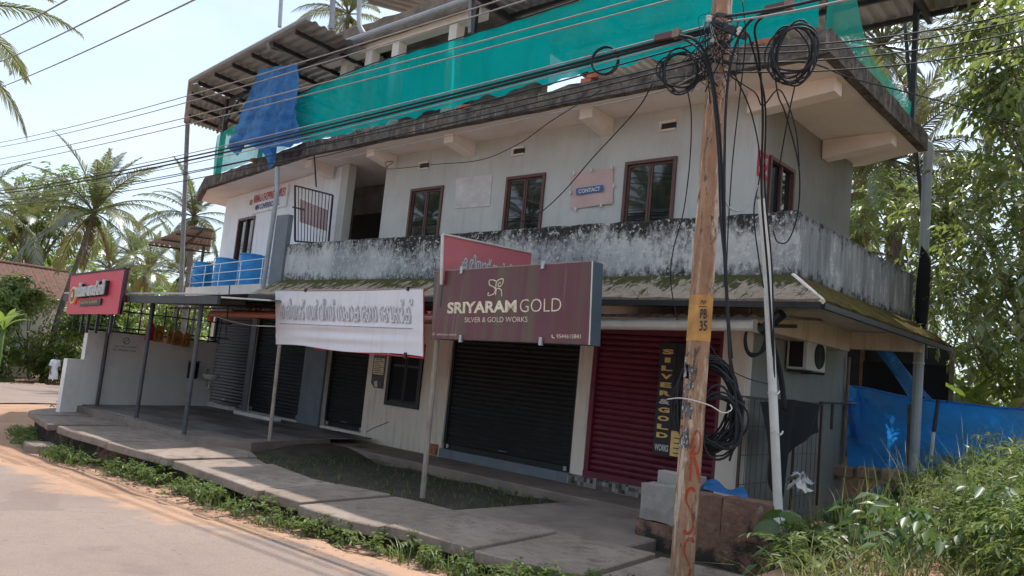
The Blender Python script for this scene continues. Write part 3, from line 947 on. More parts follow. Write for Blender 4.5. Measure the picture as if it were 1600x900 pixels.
# window in the side wall
f = MB()
y0, y1, xs_ = 11.325, 12.275, -5.14
f.bb((xs_ - 0.07, y0, 3.9), (xs_ + 0.03, y0 + 0.055, 5.28)).bb((xs_ - 0.07, y1 - 0.055, 3.9), (xs_ + 0.03, y1, 5.28)).bb((xs_ - 0.07, y0 + 0.055, 5.225), (xs_ + 0.03, y1 - 0.055, 5.28)).bb((xs_ - 0.03, (y0 + y1) / 2 - 0.025, 3.9), (xs_ + 0.01, (y0 + y1) / 2 + 0.025, 5.22))
w = part(f, 'window', 'frame_brown')
part(MB().bb((xs_ - 0.05, y0 + 0.056, 3.92), (xs_ - 0.044, y1 - 0.056, 5.22)), 'pane', 'glass', w)
# white pilaster at the front right corner, both floors
part(MB().bb((-5.47, YF - 0.03, -0.1), (-5.10, YF - 0.004, 2.83)), 'corner_pilaster', 'cream')
# recess
m = MB()
m.bb((-14.0, YF + 0.23, 3.08), (-13.96, 12.6, 6.1))
m.bb((-18.6, 12.6, 3.08), (-13.9, 12.75, 6.1))
part(m, 'recess_wall', 'concrete')
d = part(MB().bb((-17.25, 12.55, 3.08), (-16.0, 12.597, 5.35)), 'door', 'black')
part(MB().bb((-17.0, 12.50, 4.55), (-16.85, 12.549, 4.60)), 'door_latch', 'galv', d)
part(MB().bb((-15.62, YF - 0.02, 3.08), (-15.345, YF + 0.2, 6.12)), 'column', 'upper_wall')
# wing on the left, turned eight degrees
wd = (-math.sin(R(82)), math.cos(R(82)))
WP = (-15.62, 10.93)
def wp(u, off=0.0):        # u metres along the wing from its junction; off metres out from the wall
    return (WP[0] + wd[0] * u - wd[1] * off, WP[1] + wd[1] * u + wd[0] * off)
def wbox(mb, u0, u1, o0, o1, z0, z1):
    a, b, c, d_ = wp(u0, o0), wp(u1, o0), wp(u1, o1), wp(u0, o1)
    return mb.prism([a, b, c, d_], z0, z1)
WL = 7.55
m = MB()
wbox(m, 0.0, 5.05, -0.2, 0, 3.08, 6.12)
wbox(m, 5.05, 6.30, -0.2, 0, 3.08, 3.5)
wbox(m, 5.05, 6.30, -0.2, 0, 5.36, 6.12)
wbox(m, 6.30, WL, -0.2, 0, 3.08, 6.12)
e = wp(WL, 0)
ch = (-math.sin(R(66)), math.cos(R(66)))
ch = (-math.sin(R(46)), math.cos(R(46)))
e2 = (e[0] + ch[0] * 2.2, e[1] + ch[1] * 2.2)
m.prism([(e[0] - 0.004, e[1] + 0.001), e2, (e2[0] + 0.15, e2[1] + 0.15), (e[0] + 0.1, e[1] + 0.17)], 3.08, 6.12)
part(m, 'wing_wall', 'white_wall')
# wing window
f = MB()
wbox(f, 5.05, 5.12, -0.08, 0.03, 3.5, 5.36)
wbox(f, 6.23, 6.30, -0.08, 0.03, 3.5, 5.36)
wbox(f, 5.121, 6.229, -0.08, 0.03, 5.29, 5.36)
wbox(f, 5.65, 5.70, -0.06, 0.02, 3.5, 5.289)
w = part(f, 'window', 'frame_brown')
for a, b in ((5.125, 5.648), (5.702, 6.225)):
    m = MB()
    wbox(m, a, b, -0.05, -0.044, 3.5, 5.288)
    part(m, 'pane', 'glass', w)
q0 = (e[0] + ch[0] * 0.35 + 0.0, e[1] + ch[1] * 0.35)
q1 = (e[0] + ch[0] * 0.85, e[1] + ch[1] * 0.85)
part(MB().prism([(q0[0] - 0.012, q0[1] - 0.012), (q1[0] - 0.012, q1[1] - 0.012), (q1[0] + 0.02, q1[1] + 0.02), (q0[0] + 0.02, q0[1] + 0.02)], 3.5, 5.3), 'slit_window', 'black')
# ventilator openings: hood and dark slot
def vent(mb, mbd, x, z, w=0.30):
    mb.bb((x - w / 2, YF - 0.05, z + 0.06), (x + w / 2, YF - 0.003, z + 0.10)).bb((x - w / 2, YF - 0.05, z - 0.07), (x - w / 2 + 0.03, YF - 0.003, z + 0.059)).bb((x - w / 2 + 0.031, YF - 0.04, z - 0.07), (x + w / 2, YF - 0.003, z - 0.04))
    mbd.bb((x - w / 2 + 0.031, YF - 0.012, z - 0.039), (x + w / 2, YF - 0.003, z + 0.059))
for (x, z) in ((-12.68, 5.78), (-9.98, 5.78), (-6.72, 5.82)):
    a, b = MB(), MB()
    vent(a, b, x, z)
    v = part(a, 'ventilator', 'soffit')
    part(b, 'slot', 'black', v)
for u in (3.55, 5.45):
    m = MB()
    wbox(m, u - 0.13, u + 0.13, 0.003, 0.03, 5.72, 5.86)
    v = part(m, 'ventilator', 'concrete')
# roof slab, its dark edge and the beam stubs under it
SL = [(-3.77, 9.9), (-15.6, 9.9), (-22.45, 10.85), (-24.5, 11.7), (-24.5, 15.2), (-5.0, 15.2), (-3.77, 14.6)]
part(MB().prism(SL, 6.13, 6.33), 'roof_slab', 'soffit')
m = MB()
def edge_strip(a, b, z0, z1, t, nz=0.03, n=14):
    """rough upstand along a slab edge"""
    a, b = np.array(a), np.array(b)
    d = (b - a) / np.linalg.norm(b - a)
    nn = np.array((d[1], -d[0]))
    L = np.linalg.norm(b - a)
    n = max(3, int(L / 0.35))
    vs, fs = [], []
    for i in range(n + 1):
        p = a + (b - a) * i / n
        zt = z1 + random.uniform(-nz, nz)
        zb = z0 - random.uniform(0, nz * 0.5)
        o = p + nn * 0.006 * random.random()
        q = p - nn * t
        vs += [(o[0], o[1], zb), (o[0], o[1], zt), (q[0], q[1], zt), (q[0], q[1], zb)]
    for i in range(n):
        k = 4 * i
        for j in range(4):
            fs.append((k + j, k + (j + 1) % 4, k + 4 + (j + 1) % 4, k + 4 + j))
    fs += [(0, 3, 2, 1), (4 * n, 4 * n + 1, 4 * n + 2, 4 * n + 3)]
    return vs, fs
def outset(poly, d):
    return [(p[0] + (d if p[0] > -10 else -d * 0.3), p[1] - d) for p in poly]
SLo = [(-3.76, 9.885), (-15.602, 9.885), (-22.455, 10.835), (-24.52, 11.69)]
for a, b in ((SLo[1], SLo[0]), (SLo[2], SLo[1]), (SLo[3], SLo[2]), ((-3.76, 9.885), (-3.76, 14.61))):
    m.add(*edge_strip(a, b, 6.115, 6.41, 0.14))
part(m, 'slab_edge', 'fascia')
bm_ = lambda x: MB().add([(x - 0.13, 10.25, 6.128), (x + 0.13, 10.25, 6.128), (x + 0.13, YF - 0.002, 6.128), (x - 0.13, YF - 0.002, 6.128), (x - 0.13, 10.25, 5.95), (x + 0.13, 10.25, 5.95), (x + 0.13, YF - 0.002, 5.83), (x - 0.13, YF - 0.002, 5.83)], [tuple(reversed(f)) for f in BOXF])
for x in (-7.95, -11.3, -13.75, -16.1):
    part(bm_(x), 'beam', 'soffit')
part(MB().add([(-5.3, YF - 0.13, 6.128), (-4.0, YF - 0.13, 6.128), (-4.0, YF + 0.15, 6.128), (-5.3, YF + 0.15, 6.128), (-5.3, YF - 0.13, 5.80), (-4.0, YF - 0.13, 5.93), (-4.0, YF + 0.15, 5.93), (-5.3, YF + 0.15, 5.80)], [tuple(reversed(f)) for f in BOXF]), 'beam', 'soffit')
part(MB().add([(-5.13, 13.4, 6.128), (-4.0, 13.4, 6.128), (-4.0, 13.68, 6.128), (-5.13, 13.68, 6.128), (-5.13, 13.4, 5.80), (-4.0, 13.4, 5.93), (-4.0, 13.68, 5.93), (-5.13, 13.68, 5.80)], [tuple(reversed(f)) for f in BOXF]), 'beam', 'soffit')
# balcony parapet (front, side), slate end panel
def rough_wall(a, b, z0, z1, t, n, jit=0.012):
    a, b = np.array(a, float), np.array(b, float)
    d = (b - a) / np.linalg.norm(b - a)
    nn = np.array((-d[1], d[0]))
    vs, fs = [], []
    for i in range(n + 1):
        p = a + (b - a) * i / n
        q = p + nn * t
        j0 = random.uniform(-jit, jit)
        vs += [(p[0], p[1], z0), (p[0], p[1], z1 - 0.02 + j0), (p[0] + nn[0] * 0.025, p[1] + nn[1] * 0.025, z1 + j0), (q[0], q[1], z1 + j0), (q[0], q[1], z0)]
    for i in range(n):
        for j in range(5):
            fs.append((5 * i + j, 5 * i + (j + 1) % 5, 5 * i + 5 + (j + 1) % 5, 5 * i + 5 + j))
    fs += [(0, 4, 3, 2, 1), tuple(5 * n + j for j in range(5))]
    fs = [tuple(reversed(f)) for f in fs]
    return vs, fs
m = MB().add(*rough_wall((-15.5, 9.6), (-3.94, 9.6), 3.05, 3.95, 0.12, 60))
part(m, 'parapet', 'parapet')
m = MB().add(*rough_wall((-3.94, 9.722), (-3.94, 14.78), 3.05, 3.95, 0.12, 30))
part(m, 'parapet', 'parapet_side')
part(MB().bb((-16.02, 9.55, 3.03), (-15.52, 9.67, 4.62)), 'end_panel', 'bluegrey')
# mossy sloping sunshade (front and side, hipped at the corner)
m = MB()
def shade(u, v):
    x = -15.6 + u * 11.65 + v * u * 0.62
    return (x, 9.597 - 0.70 * v, 3.10 - 0.40 * v + 0.01 * math.sin(9 * x) * v)
m.grid(shade, 60, 6)
part(m, 'sunshade', 'chajja', solid=0.06)
m = MB()
def shade2(u, v):
    y = 9.597 + u * 5.2 - v * (1 - u) * 0.70
    return (-3.937 + 0.62 * v, y, 3.10 - 0.40 * v + 0.01 * math.sin(9 * y) * v)
m.grid(shade2, 30, 6)
part(m, 'sunshade', 'chajja_moss', solid=0.06)
part(MB().beam((-15.6, 8.89, 2.655), (-3.32, 8.89, 2.655), 0.05, 0.07), 'drip_edge', 'black')
part(MB().beam((-3.31, 8.92, 2.655), (-3.31, 14.75, 2.655), 0.05, 0.07), 'drip_edge', 'black')
part(MB().tube([(-3.95, 9.595, 3.11), (-3.31, 8.9, 2.70)], 0.035, 6), 'hip_ridge', 'cream')
part(MB().bb((-5.1, 14.0, 2.55), (-3.6, 14.2, 2.84)), 'beam', 'cream')
part(MB().bb((-5.1, 10.95, 2.5), (-4.7, 14.0, 2.849)), 'beam', 'cream')
# ledge below the wing with barrels
LE = [(-15.56, 9.63), (-21.85, 10.48), (-23.1, 11.4), (-23.4, 12.0), (-15.6, 10.93)]
part(MB().prism(LE, 2.86, 3.075), 'wing_ledge', 'fascia')
# stepped plinths by the slate shutters
part(MB().bb((-17.9, 10.2, -0.05), (-16.2, 10.45, 0.03)), 'door_step', 'low_white')
part(MB().bb((-20.6, 10.55, -0.05), (-18.8, 10.75, 0.03)), 'door_step', 'low_white')
# exposed bricks at the foot of the pillar
for k in range(6):
    part(MB().box((-11.52 + 0.12 * (k % 2), YF - 0.03, -0.12 + 0.07 * (k // 2)), (0.11, 0.06, 0.06), rz=0.05 * (k - 2)), 'brick', 'brick')
part(MB().tube(smooth_curve([(-13.6, 10.897, 0.02), (-13.4, 10.896, 0.12), (-13.2, 10.896, 0.2), (-12.9, 10.896, 0.32)]), 0.008, 4), 'wall_crack', 'dark_print')

# ================================================================ TERRACE: roofs, net, tarpaulin, bricks
def corrugated(mb, p00, p10, p01, p11, n, amp, nv=2):
    """sheet with n ridges across u (p00->p10), running along v (p00->p01)"""
    A, B_, C_, D_ = [np.array(p, float) for p in (p00, p10, p01, p11)]
    nrm = np.cross(B_ - A, C_ - A)
    nrm /= np.linalg.norm(nrm)
    nu = n * 4 + 1
    off = [0, 0, 1, 1]
    def fn(u, v):
        i = int(round(u * (nu - 1)))
        p = (A * (1 - u) + B_ * u) * (1 - v) + (C_ * (1 - u) + D_ * u) * v
        return p + nrm * amp * (off[i % 4] - 0.5)
    return mb.grid(fn, nu, nv)
# lower roof over the wing
Z = 9.0
A_, B2, C2 = (-15.2, 9.25, Z), (-22.05, 9.9, Z), (-26.25, 11.8, Z)
BK1, BK2 = (-24.6, 14.6, Z - 0.25), (-15.2, 14.6, Z - 0.25)
wr = thing('terrace_roof', 'lower grey corrugated metal roof over the left end of the terrace', 'roof', (-20, 12, 6.35))
m = MB()
corrugated(m, A_, BK2, B2, (-22.05, 14.6, Z - 0.25), 22, 0.05)
m.build('roof_sheet', MT['sheet_under'], wr)
m = MB()
corrugated(m, (-22.07, 9.91, Z + 0.002), (-22.07, 14.6, Z - 0.24), C2, (-25.6, 14.2, Z - 0.2), 20, 0.05)
m.build('roof_sheet', MT['sheet_under'], wr)
m = MB()
m.tube([(-15.2, 9.2, Z + 0.02), (-22.05, 9.85, Z + 0.02), (-26.3, 11.78, Z + 0.02)], 0.07, 8)
m.build('gutter', MT['sheet_under'], wr)
for k in range(9):
    x = -15.9 - 1.15 * k
    yf = float(np.interp(x, [-26.25, -22.05, -15.2], [11.8, 9.9, 9.25]))
    MB().beam((x, yf + 0.03, Z - 0.09), (x, 14.3, Z - 0.30), 0.06, 0.10).build('purlin', MT['steel_dark'], wr)
for (a, b) in (((-15.3, 10.35, Z - 0.22), (-22.0, 11.0, Z - 0.22)), ((-22.0, 11.003, Z - 0.22), (-25.4, 12.5, Z - 0.24)), ((-15.3, 13.2, Z - 0.36), (-25.2, 13.6, Z - 0.36))):
    MB().beam(a, b, 0.07, 0.12).build('rafter', MT['steel_dark'], wr)
for (x, y) in ((-21.9, 10.95), (-23.9, 12.0), (-19.0, 10.6)):
    MB().beam((x, y, 6.33), (x, y, Z - 0.2), 0.09, 0.09).build('post', MT['steel_dark'], wr)
MB().beam((-21.9, 10.95, 8.1), (-20.6, 10.75, 8.75), 0.05, 0.06).build('brace', MT['steel_dark'], wr)
MB().beam((-21.9, 10.95, 8.1), (-23.2, 11.6, 8.75), 0.05, 0.06).build('brace', MT['steel_dark'], wr)
MB().tube([(-26.2, 11.8, Z), (-26.519, 12.3, 5.687), (-26.479, 12.6, 2.729)], 0.075, 10).build('tall_corner_post', MT['steel_grey'], wr)
MB().tube(smooth_curve([(-17.194, 9.4, 9.025), (-17.271, 9.5, 8.901), (-17.337, 9.7, 8.91), (-17.379, 11, 9.244)], 4), 0.05, 8).build('gutter_outlet', MT['pvc_grey'], wr)

# stair head: rotted concrete slab on short columns
sh = thing('stair_head', 'rotting brown concrete slab on pale columns above the terrace', 'concrete slab', (-14.5, 11.5, 6.35))
vs, fs = edge_strip((-17.4, 10.75), (-11.3, 10.75), 9.05, 9.50, 0.15, 0.06)
MB().add(vs, fs).build('slab_edge', MT['brown_concrete'], sh)
MB().bb((-17.4, 10.905, 9.08), (-11.3, 13.5, 9.44)).build('slab', MT['brown_concrete'], sh)
MB().bb((-17.2, 10.85, 8.86), (-11.4, 11.1, 9.075)).build('beam', MT['soffit'], sh)
for x in (-16.05, -15.08, -14.1, -12.2):
    MB().bb((x - 0.12, 10.86, 6.33), (x + 0.12, 11.09, 8.855)).build('column', MT['soffit'], sh)
MB().bb((-17.2, 13.0, 6.33), (-11.4, 13.2, 9.07)).build('back_wall', MT['brown_concrete'], sh)
MB().tube([(-16.92, 10.55, 9.081), (-11.423, 10.55, 9.095)], 0.07, 10).build('drain_pipe', MT['pvc_grey'], sh)
MB().tube(smooth_curve([(-14.964, 10.55, 9.148), (-15.082, 10.5, 9.344), (-15.171, 10.5, 9.683), (-15.221, 10.5, 10.208)], 4), 0.06, 8).build('drain_pipe', MT['pvc_grey'], sh)
MB().beam((-16.934, 10.95, 9.871), (-17.069, 10.95, 10.945), 0.10, 0.10).build('post', MT['steel_grey'], sh)
MB().tube([(-17.094, 9.6, 9.409), (-17.215, 9.6, 10.298)], 0.05, 8).build('vent_pipe', MT['pvc_grey'], sh)
m = MB()
corrugated(m, (-16.505, 11.6, 10.753), (-14.857, 11.6, 11.15), (-16.467, 14.2, 11.275), (-14.764, 14.2, 11.694), 8, 0.05)
m.build('sheet', MT['sheet_under'], sh)

# big roof over the right part of the terrace
br = thing('terrace_roof', 'big dark metal roof on steel posts over the right end of the terrace', 'roof', (-8, 12, 6.35))
m = MB()
corrugated(m, (-11.2, 9.6, 9.20), (-3.0, 9.6, 9.20), (-11.2, 14.9, 8.75), (-3.0, 14.9, 8.75), 36, 0.045)
m.build('roof_sheet', MT['sheet_under'], br)
for k in range(7):
    y = 9.7 + 0.84 * k
    MB().beam((-11.15, y, 9.17 - 0.085 * (y - 9)), (-3.05, y, 9.17 - 0.085 * (y - 9)), 0.06, 0.09).build('purlin', MT['steel_dark'], br)
for x in (-11.0, -9.1, -6.8, -3.85):
    MB().beam((x, 9.7, 9.02), (x, 14.8, 8.59), 0.08, 0.14).build('rafter', MT['steel_dark'], br)
for (x, y) in ((-11.0, 10.35), (-3.98, 10.4), (-3.95, 14.3), (-7.0, 14.4), (-11.0, 14.4)):
    MB().beam((x, y, 6.33), (x, y, 8.75), 0.085, 0.085).build('post', MT['steel_dark'], br)
MB().beam((-11.134, 10.4, 8.226), (-11.26, 10.4, 9.233), 0.09, 0.09).build('post', MT['steel_grey'], br)
lp = MB().tube([(-4.397, 15.1, 9.104), (-4.155, 15.1, 6.846), (-3.936, 15.1, 5.293), (-3.783, 15.1, 2.519)], 0.035, 6).build('steel_pole', MT['steel_dark'])
tag(lp, 'thin black pole leaning behind the roof corner beside the downpipe', 'pole')

# shade net: long front sheet, thin left panel, thin side panel
nt = thing('shade_net', 'green shade net stretched along the terrace edge above the roof slab', 'net', (-10, 10.1, 6.4))
top = [(-16.9, 7.75), (-16.0, 7.84), (-14.3, 7.97), (-12.5, 8.0), (-11.4, 7.98), (-9.0, 8.0), (-7.0, 8.05), (-5.0, 8.1), (-4.0, 8.1)]
bot = [(-16.9, 6.52), (-15.6, 6.48), (-14.3, 6.52), (-11.2, 6.6), (-9.3, 6.66), (-7.3, 6.64), (-5.6, 6.62), (-4.6, 6.58), (-4.0, 6.62)]
tx, tz = zip(*top)
bx_, bz = zip(*bot)
m = MB()
def netf(u, v):
    x = -16.9 + u * 12.9
    zt, zb = np.interp(x, tx, tz), np.interp(x, bx_, bz)
    zb += 0.04 * math.sin(5.3 * x) + 0.03 * math.sin(11 * x)
    y = 10.08 + 0.05 * math.sin(2.1 * x + 2 * v) * math.sin(3.1 * v) + 0.02 * math.sin(7 * x + 3 * v)
    return (x, y, zb + (zt - zb) * v)
m.grid(netf, 130, 10)
m.build('net_sheet', MT['net'], nt, smooth=True)
m = MB()
lt = [(-23.6, 11.75, 6.5), (-22.3, 11.0, 6.5), (-21.2, 10.75, 6.45), (-18.5, 10.4, 6.5), (-16.8, 10.12, 6.5)]
def netl(u, v):
    i = u * 4
    k = min(3, int(i))
    p = lerp(lt[k], lt[k + 1], i - k)
    zt = np.interp(u, [0, 0.25, 0.5, 1], [7.3, 7.75, 7.8, 7.75])
    return (p[0], p[1] + 0.03 * math.sin(9 * u + 3 * v), p[2] + (zt - p[2]) * v)
m.grid(netl, 40, 6)
m.build('net_sheet', MT['net_thin'], nt, smooth=True)
m = MB()
def nets(u, v):
    y = 10.1 + u * 4.2
    zt = 8.05 - 1.15 * sstep(0.05, 0.5, u)
    return (-3.93 + 0.04 * math.sin(4 * u + 2 * v), y, 6.36 + (zt - 6.36) * v)
m.grid(nets, 24, 8)
m.build('net_sheet', MT['net_thin'], nt, smooth=True)
m = MB()
m.tube(smooth_curve([(x, 10.06, z + 0.005) for x, z in top], 4), 0.012, 5)
m.build('net_rope', MT['cable'], nt)

# blue tarpaulin hanging from the lower roof over the slab edge
tp = thing('hanging_tarpaulin', 'creased blue tarpaulin hanging from the lower metal roof over the slab edge', 'tarpaulin', (-18, 9.8, 6.1))
m = MB()
TL_, TR_ = (-18.082, 9.82, 8.603), (-16.328, 9.72, 8.388)
lowx = [0, 0.10, 0.22, 0.30, 0.42, 0.55, 0.66, 0.8, 0.9, 1.0]
lows = [(-19.098, 9.75, 6.647), (-18.657, 9.74, 6.389), (-18.147, 9.72, 6.605), (-17.634, 9.7, 6.503), (-17.234, 9.68, 6.32), (-16.871, 9.66, 5.784), (-16.575, 9.65, 6.016), (-16.128, 9.66, 6.244), (-15.968, 9.67, 6.289), (-15.789, 9.68, 6.361)]
lows = np.array(lows)
def tarpf(u, v):
    lo_ = np.array([np.interp(u, lowx, lows[:, k]) for k in range(3)])
    hi_ = np.array(lerp(TL_, TR_, u))
    p = hi_ * (1 - v) + lo_ * v
    fold = 0.30 * (abs(math.sin(7 * u + 0.9 * v)) - 0.5) + 0.12 * (abs(math.sin(17 * u + 3 * v)) - 0.5) + 0.03 * math.sin(40 * v + 20 * u)
    p[1] += fold * (0.3 + 0.7 * v) - 0.12 * v
    p[0] += 0.04 * math.sin(9 * v + 12 * u)
    return p
m.grid(tarpf, 70, 40)
m.build('tarpaulin_sheet', MT['tarp'], tp, smooth=True)

# loose bricks on the slab edge
for i, (p, lab) in enumerate((((-10.673, 9.95, 6.416), 'red brick on the slab edge below the middle of the green net'),
                              ((-7.737, 9.95, 6.42), 'red brick on the slab edge left of the round cable hoop'),
                              ((-4.717, 9.95, 6.416), 'red brick on the slab edge right of the electric pole'),
                              ((-22.465, 10.95, 6.708), 'red brick at the far left end of the slab edge'),
                              ((-18.84, 10.35, 6.423), 'weathered brick on the slab edge beside the hanging tarpaulin tip'))):
    z = 6.42
    b = thing('loose_brick', lab, 'brick', (p[0], p[1] + 0.02, z), 'bricks on the slab edge')
    mb = MB()
    for k in range(2):
        MB().box((p[0] + 0.12 * k - 0.03, p[1] + 0.02, z + 0.045 + 0.07 * (i == 1) * k), (0.2, 0.1, 0.085), rz=0.2 * k + 0.05).build('brick', MT['brick'], b, bevel=0.008) if k == 0 or i != 4 else None

# ================================================================ UPPER FLOOR DETAILS
# whitewashed rectangle and contact banner
fp = MB().plate([(-11.572, 10.885, 4.777), (-10.602, 10.885, 4.762), (-10.619, 10.885, 5.393), (-11.648, 10.885, 5.413)], 0.01).build('wall_poster', MT['foil'])
tag(fp, 'blank whitewashed rectangle on the upper wall between two windows', 'poster')
cb = thing('contact_banner', 'faded pink banner with a blue CONTACT strip on the upper wall', 'banner', (-8.108, 10.87, 4.537))
m = MB()
cbc = [(-8.586, 10.87, 4.558), (-7.685, 10.87, 4.598), (-7.735, 10.87, 5.231), (-8.645, 10.87, 5.22)]
def cbf(u, v):
    p = np.array(lerp(lerp(cbc[0], cbc[1], u), lerp(cbc[3], cbc[2], u), v))
    p[1] += 0.012 * math.sin(6 * u + 4 * v)
    return p
m.grid(cbf, 14, 10)
m.build('banner_sheet', MT['pink_flex'], cb, smooth=True)
MB().plate([(-8.462, 10.84, 4.798), (-7.886, 10.84, 4.82), (-7.898, 10.84, 4.939), (-8.475, 10.84, 4.921)], 0.004).build('blue_strip', MT['sky_print'], cb)
put_text(cb, 'lettering', 'CONTACT', MT['white_print'], (-8.404, 10.835, 4.82), (-7.938, 10.835, 4.836), (-8.412, 10.835, 4.895), 0.003, 0.03)
for q in ((-8.557, 10.85, 5.206), (-8.18, 10.85, 5.226), (-7.747, 10.85, 5.227), (-8.604, 10.85, 4.858), (-7.676, 10.85, 4.905), (-8.456, 10.85, 4.545), (-7.908, 10.85, 4.575)):
    MB().box(q, (0.035, 0.03, 0.06)).build('clip', MT['white_print'], cb)
# name board of the building on the wing wall
nb = thing('name_board', 'white board with red and blue lettering on the white wing wall', 'sign', (*wp(4.0, 0.04), 5.4))
c0, c1 = wp(5.32, 0.05), wp(2.98, 0.05)
m = MB()
wbox(m, 2.98, 5.32, 0.004, 0.045, 5.42, 6.02)
m.build('board', MT['white_wall'], nb)
def wrect(u0, u1, z0, z1, off):
    a, b = wp(u1, off), wp(u0, off)
    return (a[0], a[1], z0), (b[0], b[1], z0), (a[0], a[1], z1)
put_text(nb, 'lettering', 'NIRMALA SHOPPING COMPLEX', MT['red_print'], *wrect(3.08, 5.25, 5.72, 5.96, 0.047), bold=0.02)
put_text(nb, 'lettering', 'MINI CONFERENCE HALL', MT['blue_print'], *wrect(3.4, 5.05, 5.50, 5.66, 0.047), bold=0.02)
# drain pipe down the wing wall
dp = MB().tube([(-16.616, 9.75, 5.86), (-16.424, 9.72, 5.246), (-16.452, 9.7, 2.97)], 0.055, 10).build('drain_pipe', MT['pvc_grey'])
tag(dp, 'pale grey drain pipe in front of the white wing wall', 'pipe')
# folding grille gate at the end of the balcony
gg = thing('grille_gate', 'black barred steel gate standing open at the left end of the balcony', 'gate', (-15.383, 10.2, 4.003))
g00, g10, g01, g11 = (-15.693, 9.9, 4.077), (-15.404, 10.6, 4.139), (-15.99, 9.9, 5.406), (-15.465, 10.6, 5.301)
m = MB()
for a, b in ((g00, g01), (g10, g11), (g01, g11), (g00, g10)):
    m.beam(a, b, 0.035, 0.035)
m.build('gate_frame', MT['steel_dark'], gg)
for k in range(1, 11):
    MB().beam(lerp(g00, g10, k / 11), lerp(g01, g11, k / 11), 0.014, 0.014).build('bar', MT['steel_dark'], gg)
MB().beam(lerp(lerp(g00, g01, 0.6), lerp(g10, g11, 0.6), -0.08), lerp(lerp(g00, g01, 0.6), lerp(g10, g11, 0.6), 0.25), 0.03, 0.03).build('latch', MT['steel_dark'], gg)
m = MB()
q = lambda u, v: np.array(lerp(lerp(g00, g10, u), lerp(g01, g11, u), v)) + np.array((-0.02, 0.04, 0))
m.grid(lambda u, v: q(0.10 + 0.78 * u, 0.36 - 0.1 * u + 0.42 * v) + np.array((0, 0.02 * math.sin(7 * u), 0)), 10, 6)
m.build('tied_sack', MT['pink_flex'], gg, smooth=True)
MB().beam((-15.581, 10.2, 5.414), (-15.52, 10, 6.13), 0.025, 0.025).build('stay_rod', MT['steel_dark'], gg)
# red board on the side wall
rb = thing('rent_board', 'small red board with white letters beside the side window', 'sign', (-5.1, 11.0, 4.6))
r00, r10, r01 = (-5.135, 10.93, 4.86), (-5.135, 11.28, 4.86), (-5.135, 10.93, 5.26)
MB().bb((-5.147, 10.93, 4.86), (-5.135, 11.28, 5.26)).build('board', MT['rent_red'], rb)
put_text(rb, 'lettering', 'FOR RENT', MT['white_print'], (-5.135, 10.96, 5.08), (-5.135, 11.25, 5.08), (-5.135, 10.96, 5.19), bold=0.02)
put_text(rb, 'lettering', '80 1 4', MT['white_print'], (-5.135, 10.96, 4.92), (-5.135, 11.25, 4.92), (-5.135, 10.96, 5.02), bold=0.02)

# three barrels on the ledge
bar0 = thing('water_barrel', '', 'barrel', (0, 0, 0), 'blue barrels on the ledge')
prof = [(0.26, 0.0), (0.285, 0.03), (0.30, 0.28), (0.31, 0.30), (0.30, 0.32), (0.30, 0.58), (0.31, 0.60), (0.30, 0.62), (0.285, 0.86), (0.30, 0.875), (0.30, 0.90), (0.27, 0.905)]
MB().lathe((0, 0, 0), prof, 28).build('body', MT['barrel'], bar0, smooth=False)
MB().lathe((0, 0, 0.905), [(0.26, 0.0), (0.26, 0.012), (0.05, 0.014)], 28).build('lid', MT['barrel'], bar0)
MB().tube([(-0.31, 0.0, 0.8), (-0.325, 0, 0.85), (-0.31, 0.0, 0.89)], 0.012, 5).build('handle', MT['barrel'], bar0)
spots = [((-21.339, 10.703, 3.08), 'leftmost of the three blue barrels, at the railing corner', 0.90), ((-19.642, 10.571, 3.08), 'middle one of the three blue barrels behind the railing', 1.06), ((-18.146, 10.342, 3.08), 'rightmost of the three blue barrels, nearest the drain pipe', 1.14)]
for i, (p, lab, hs) in enumerate((((-22.55, 11.25), spots[0][1], 0.96), ((-20.8, 11.03), spots[1][1], 1.0), ((-19.0, 10.78), spots[2][1], 1.02))):
    o = bar0 if i == 0 else copy_tree(bar0)
    o.location = (p[0], p[1], 3.08)
    o.scale = ((0.96, 1.03, 1.12)[i], (0.96, 1.03, 1.12)[i], hs)
    o.rotation_euler = (0, 0, 1.3 * i)
    o['label'] = lab
# ledge railing
rl = thing('ledge_railing', 'three bar steel railing round the ledge with the blue barrels', 'railing', (-18, 10.0, 3.08))
r0, r1, r2 = (-15.95, 9.70), (-21.75, 10.52), (-22.9, 11.5)
for z in (3.22, 3.45, 3.69):
    MB().tube([(*r0, z), (*r1, z), (*r2, z)], 0.012, 7).build('rail', MT['steel_bar'], rl)
for t in (0.15, 0.38, 0.62, 0.81, 1.0):
    p = lerp(r0, r1, t)
    MB().tube([(*p, 3.0), (*p, 3.70)], 0.013, 7).build('post', MT['steel_bar'], rl)
MB().tube([(*r2, 3.0), (*r2, 3.7)], 0.018, 7).build('post', MT['steel_bar'], rl)
m = MB()
m.grid(lambda u, v: (-21.80 - 0.22 * u + 0.05 * math.sin(5 * v), 10.48 + 0.25 * u, 2.82 + 0.68 * v - 0.1 * u), 6, 10)
rag = m.build('white_rag', MT['cloth_white'], smooth=True)
tag(rag, 'white rag tied to the corner post of the ledge railing', 'cloth')
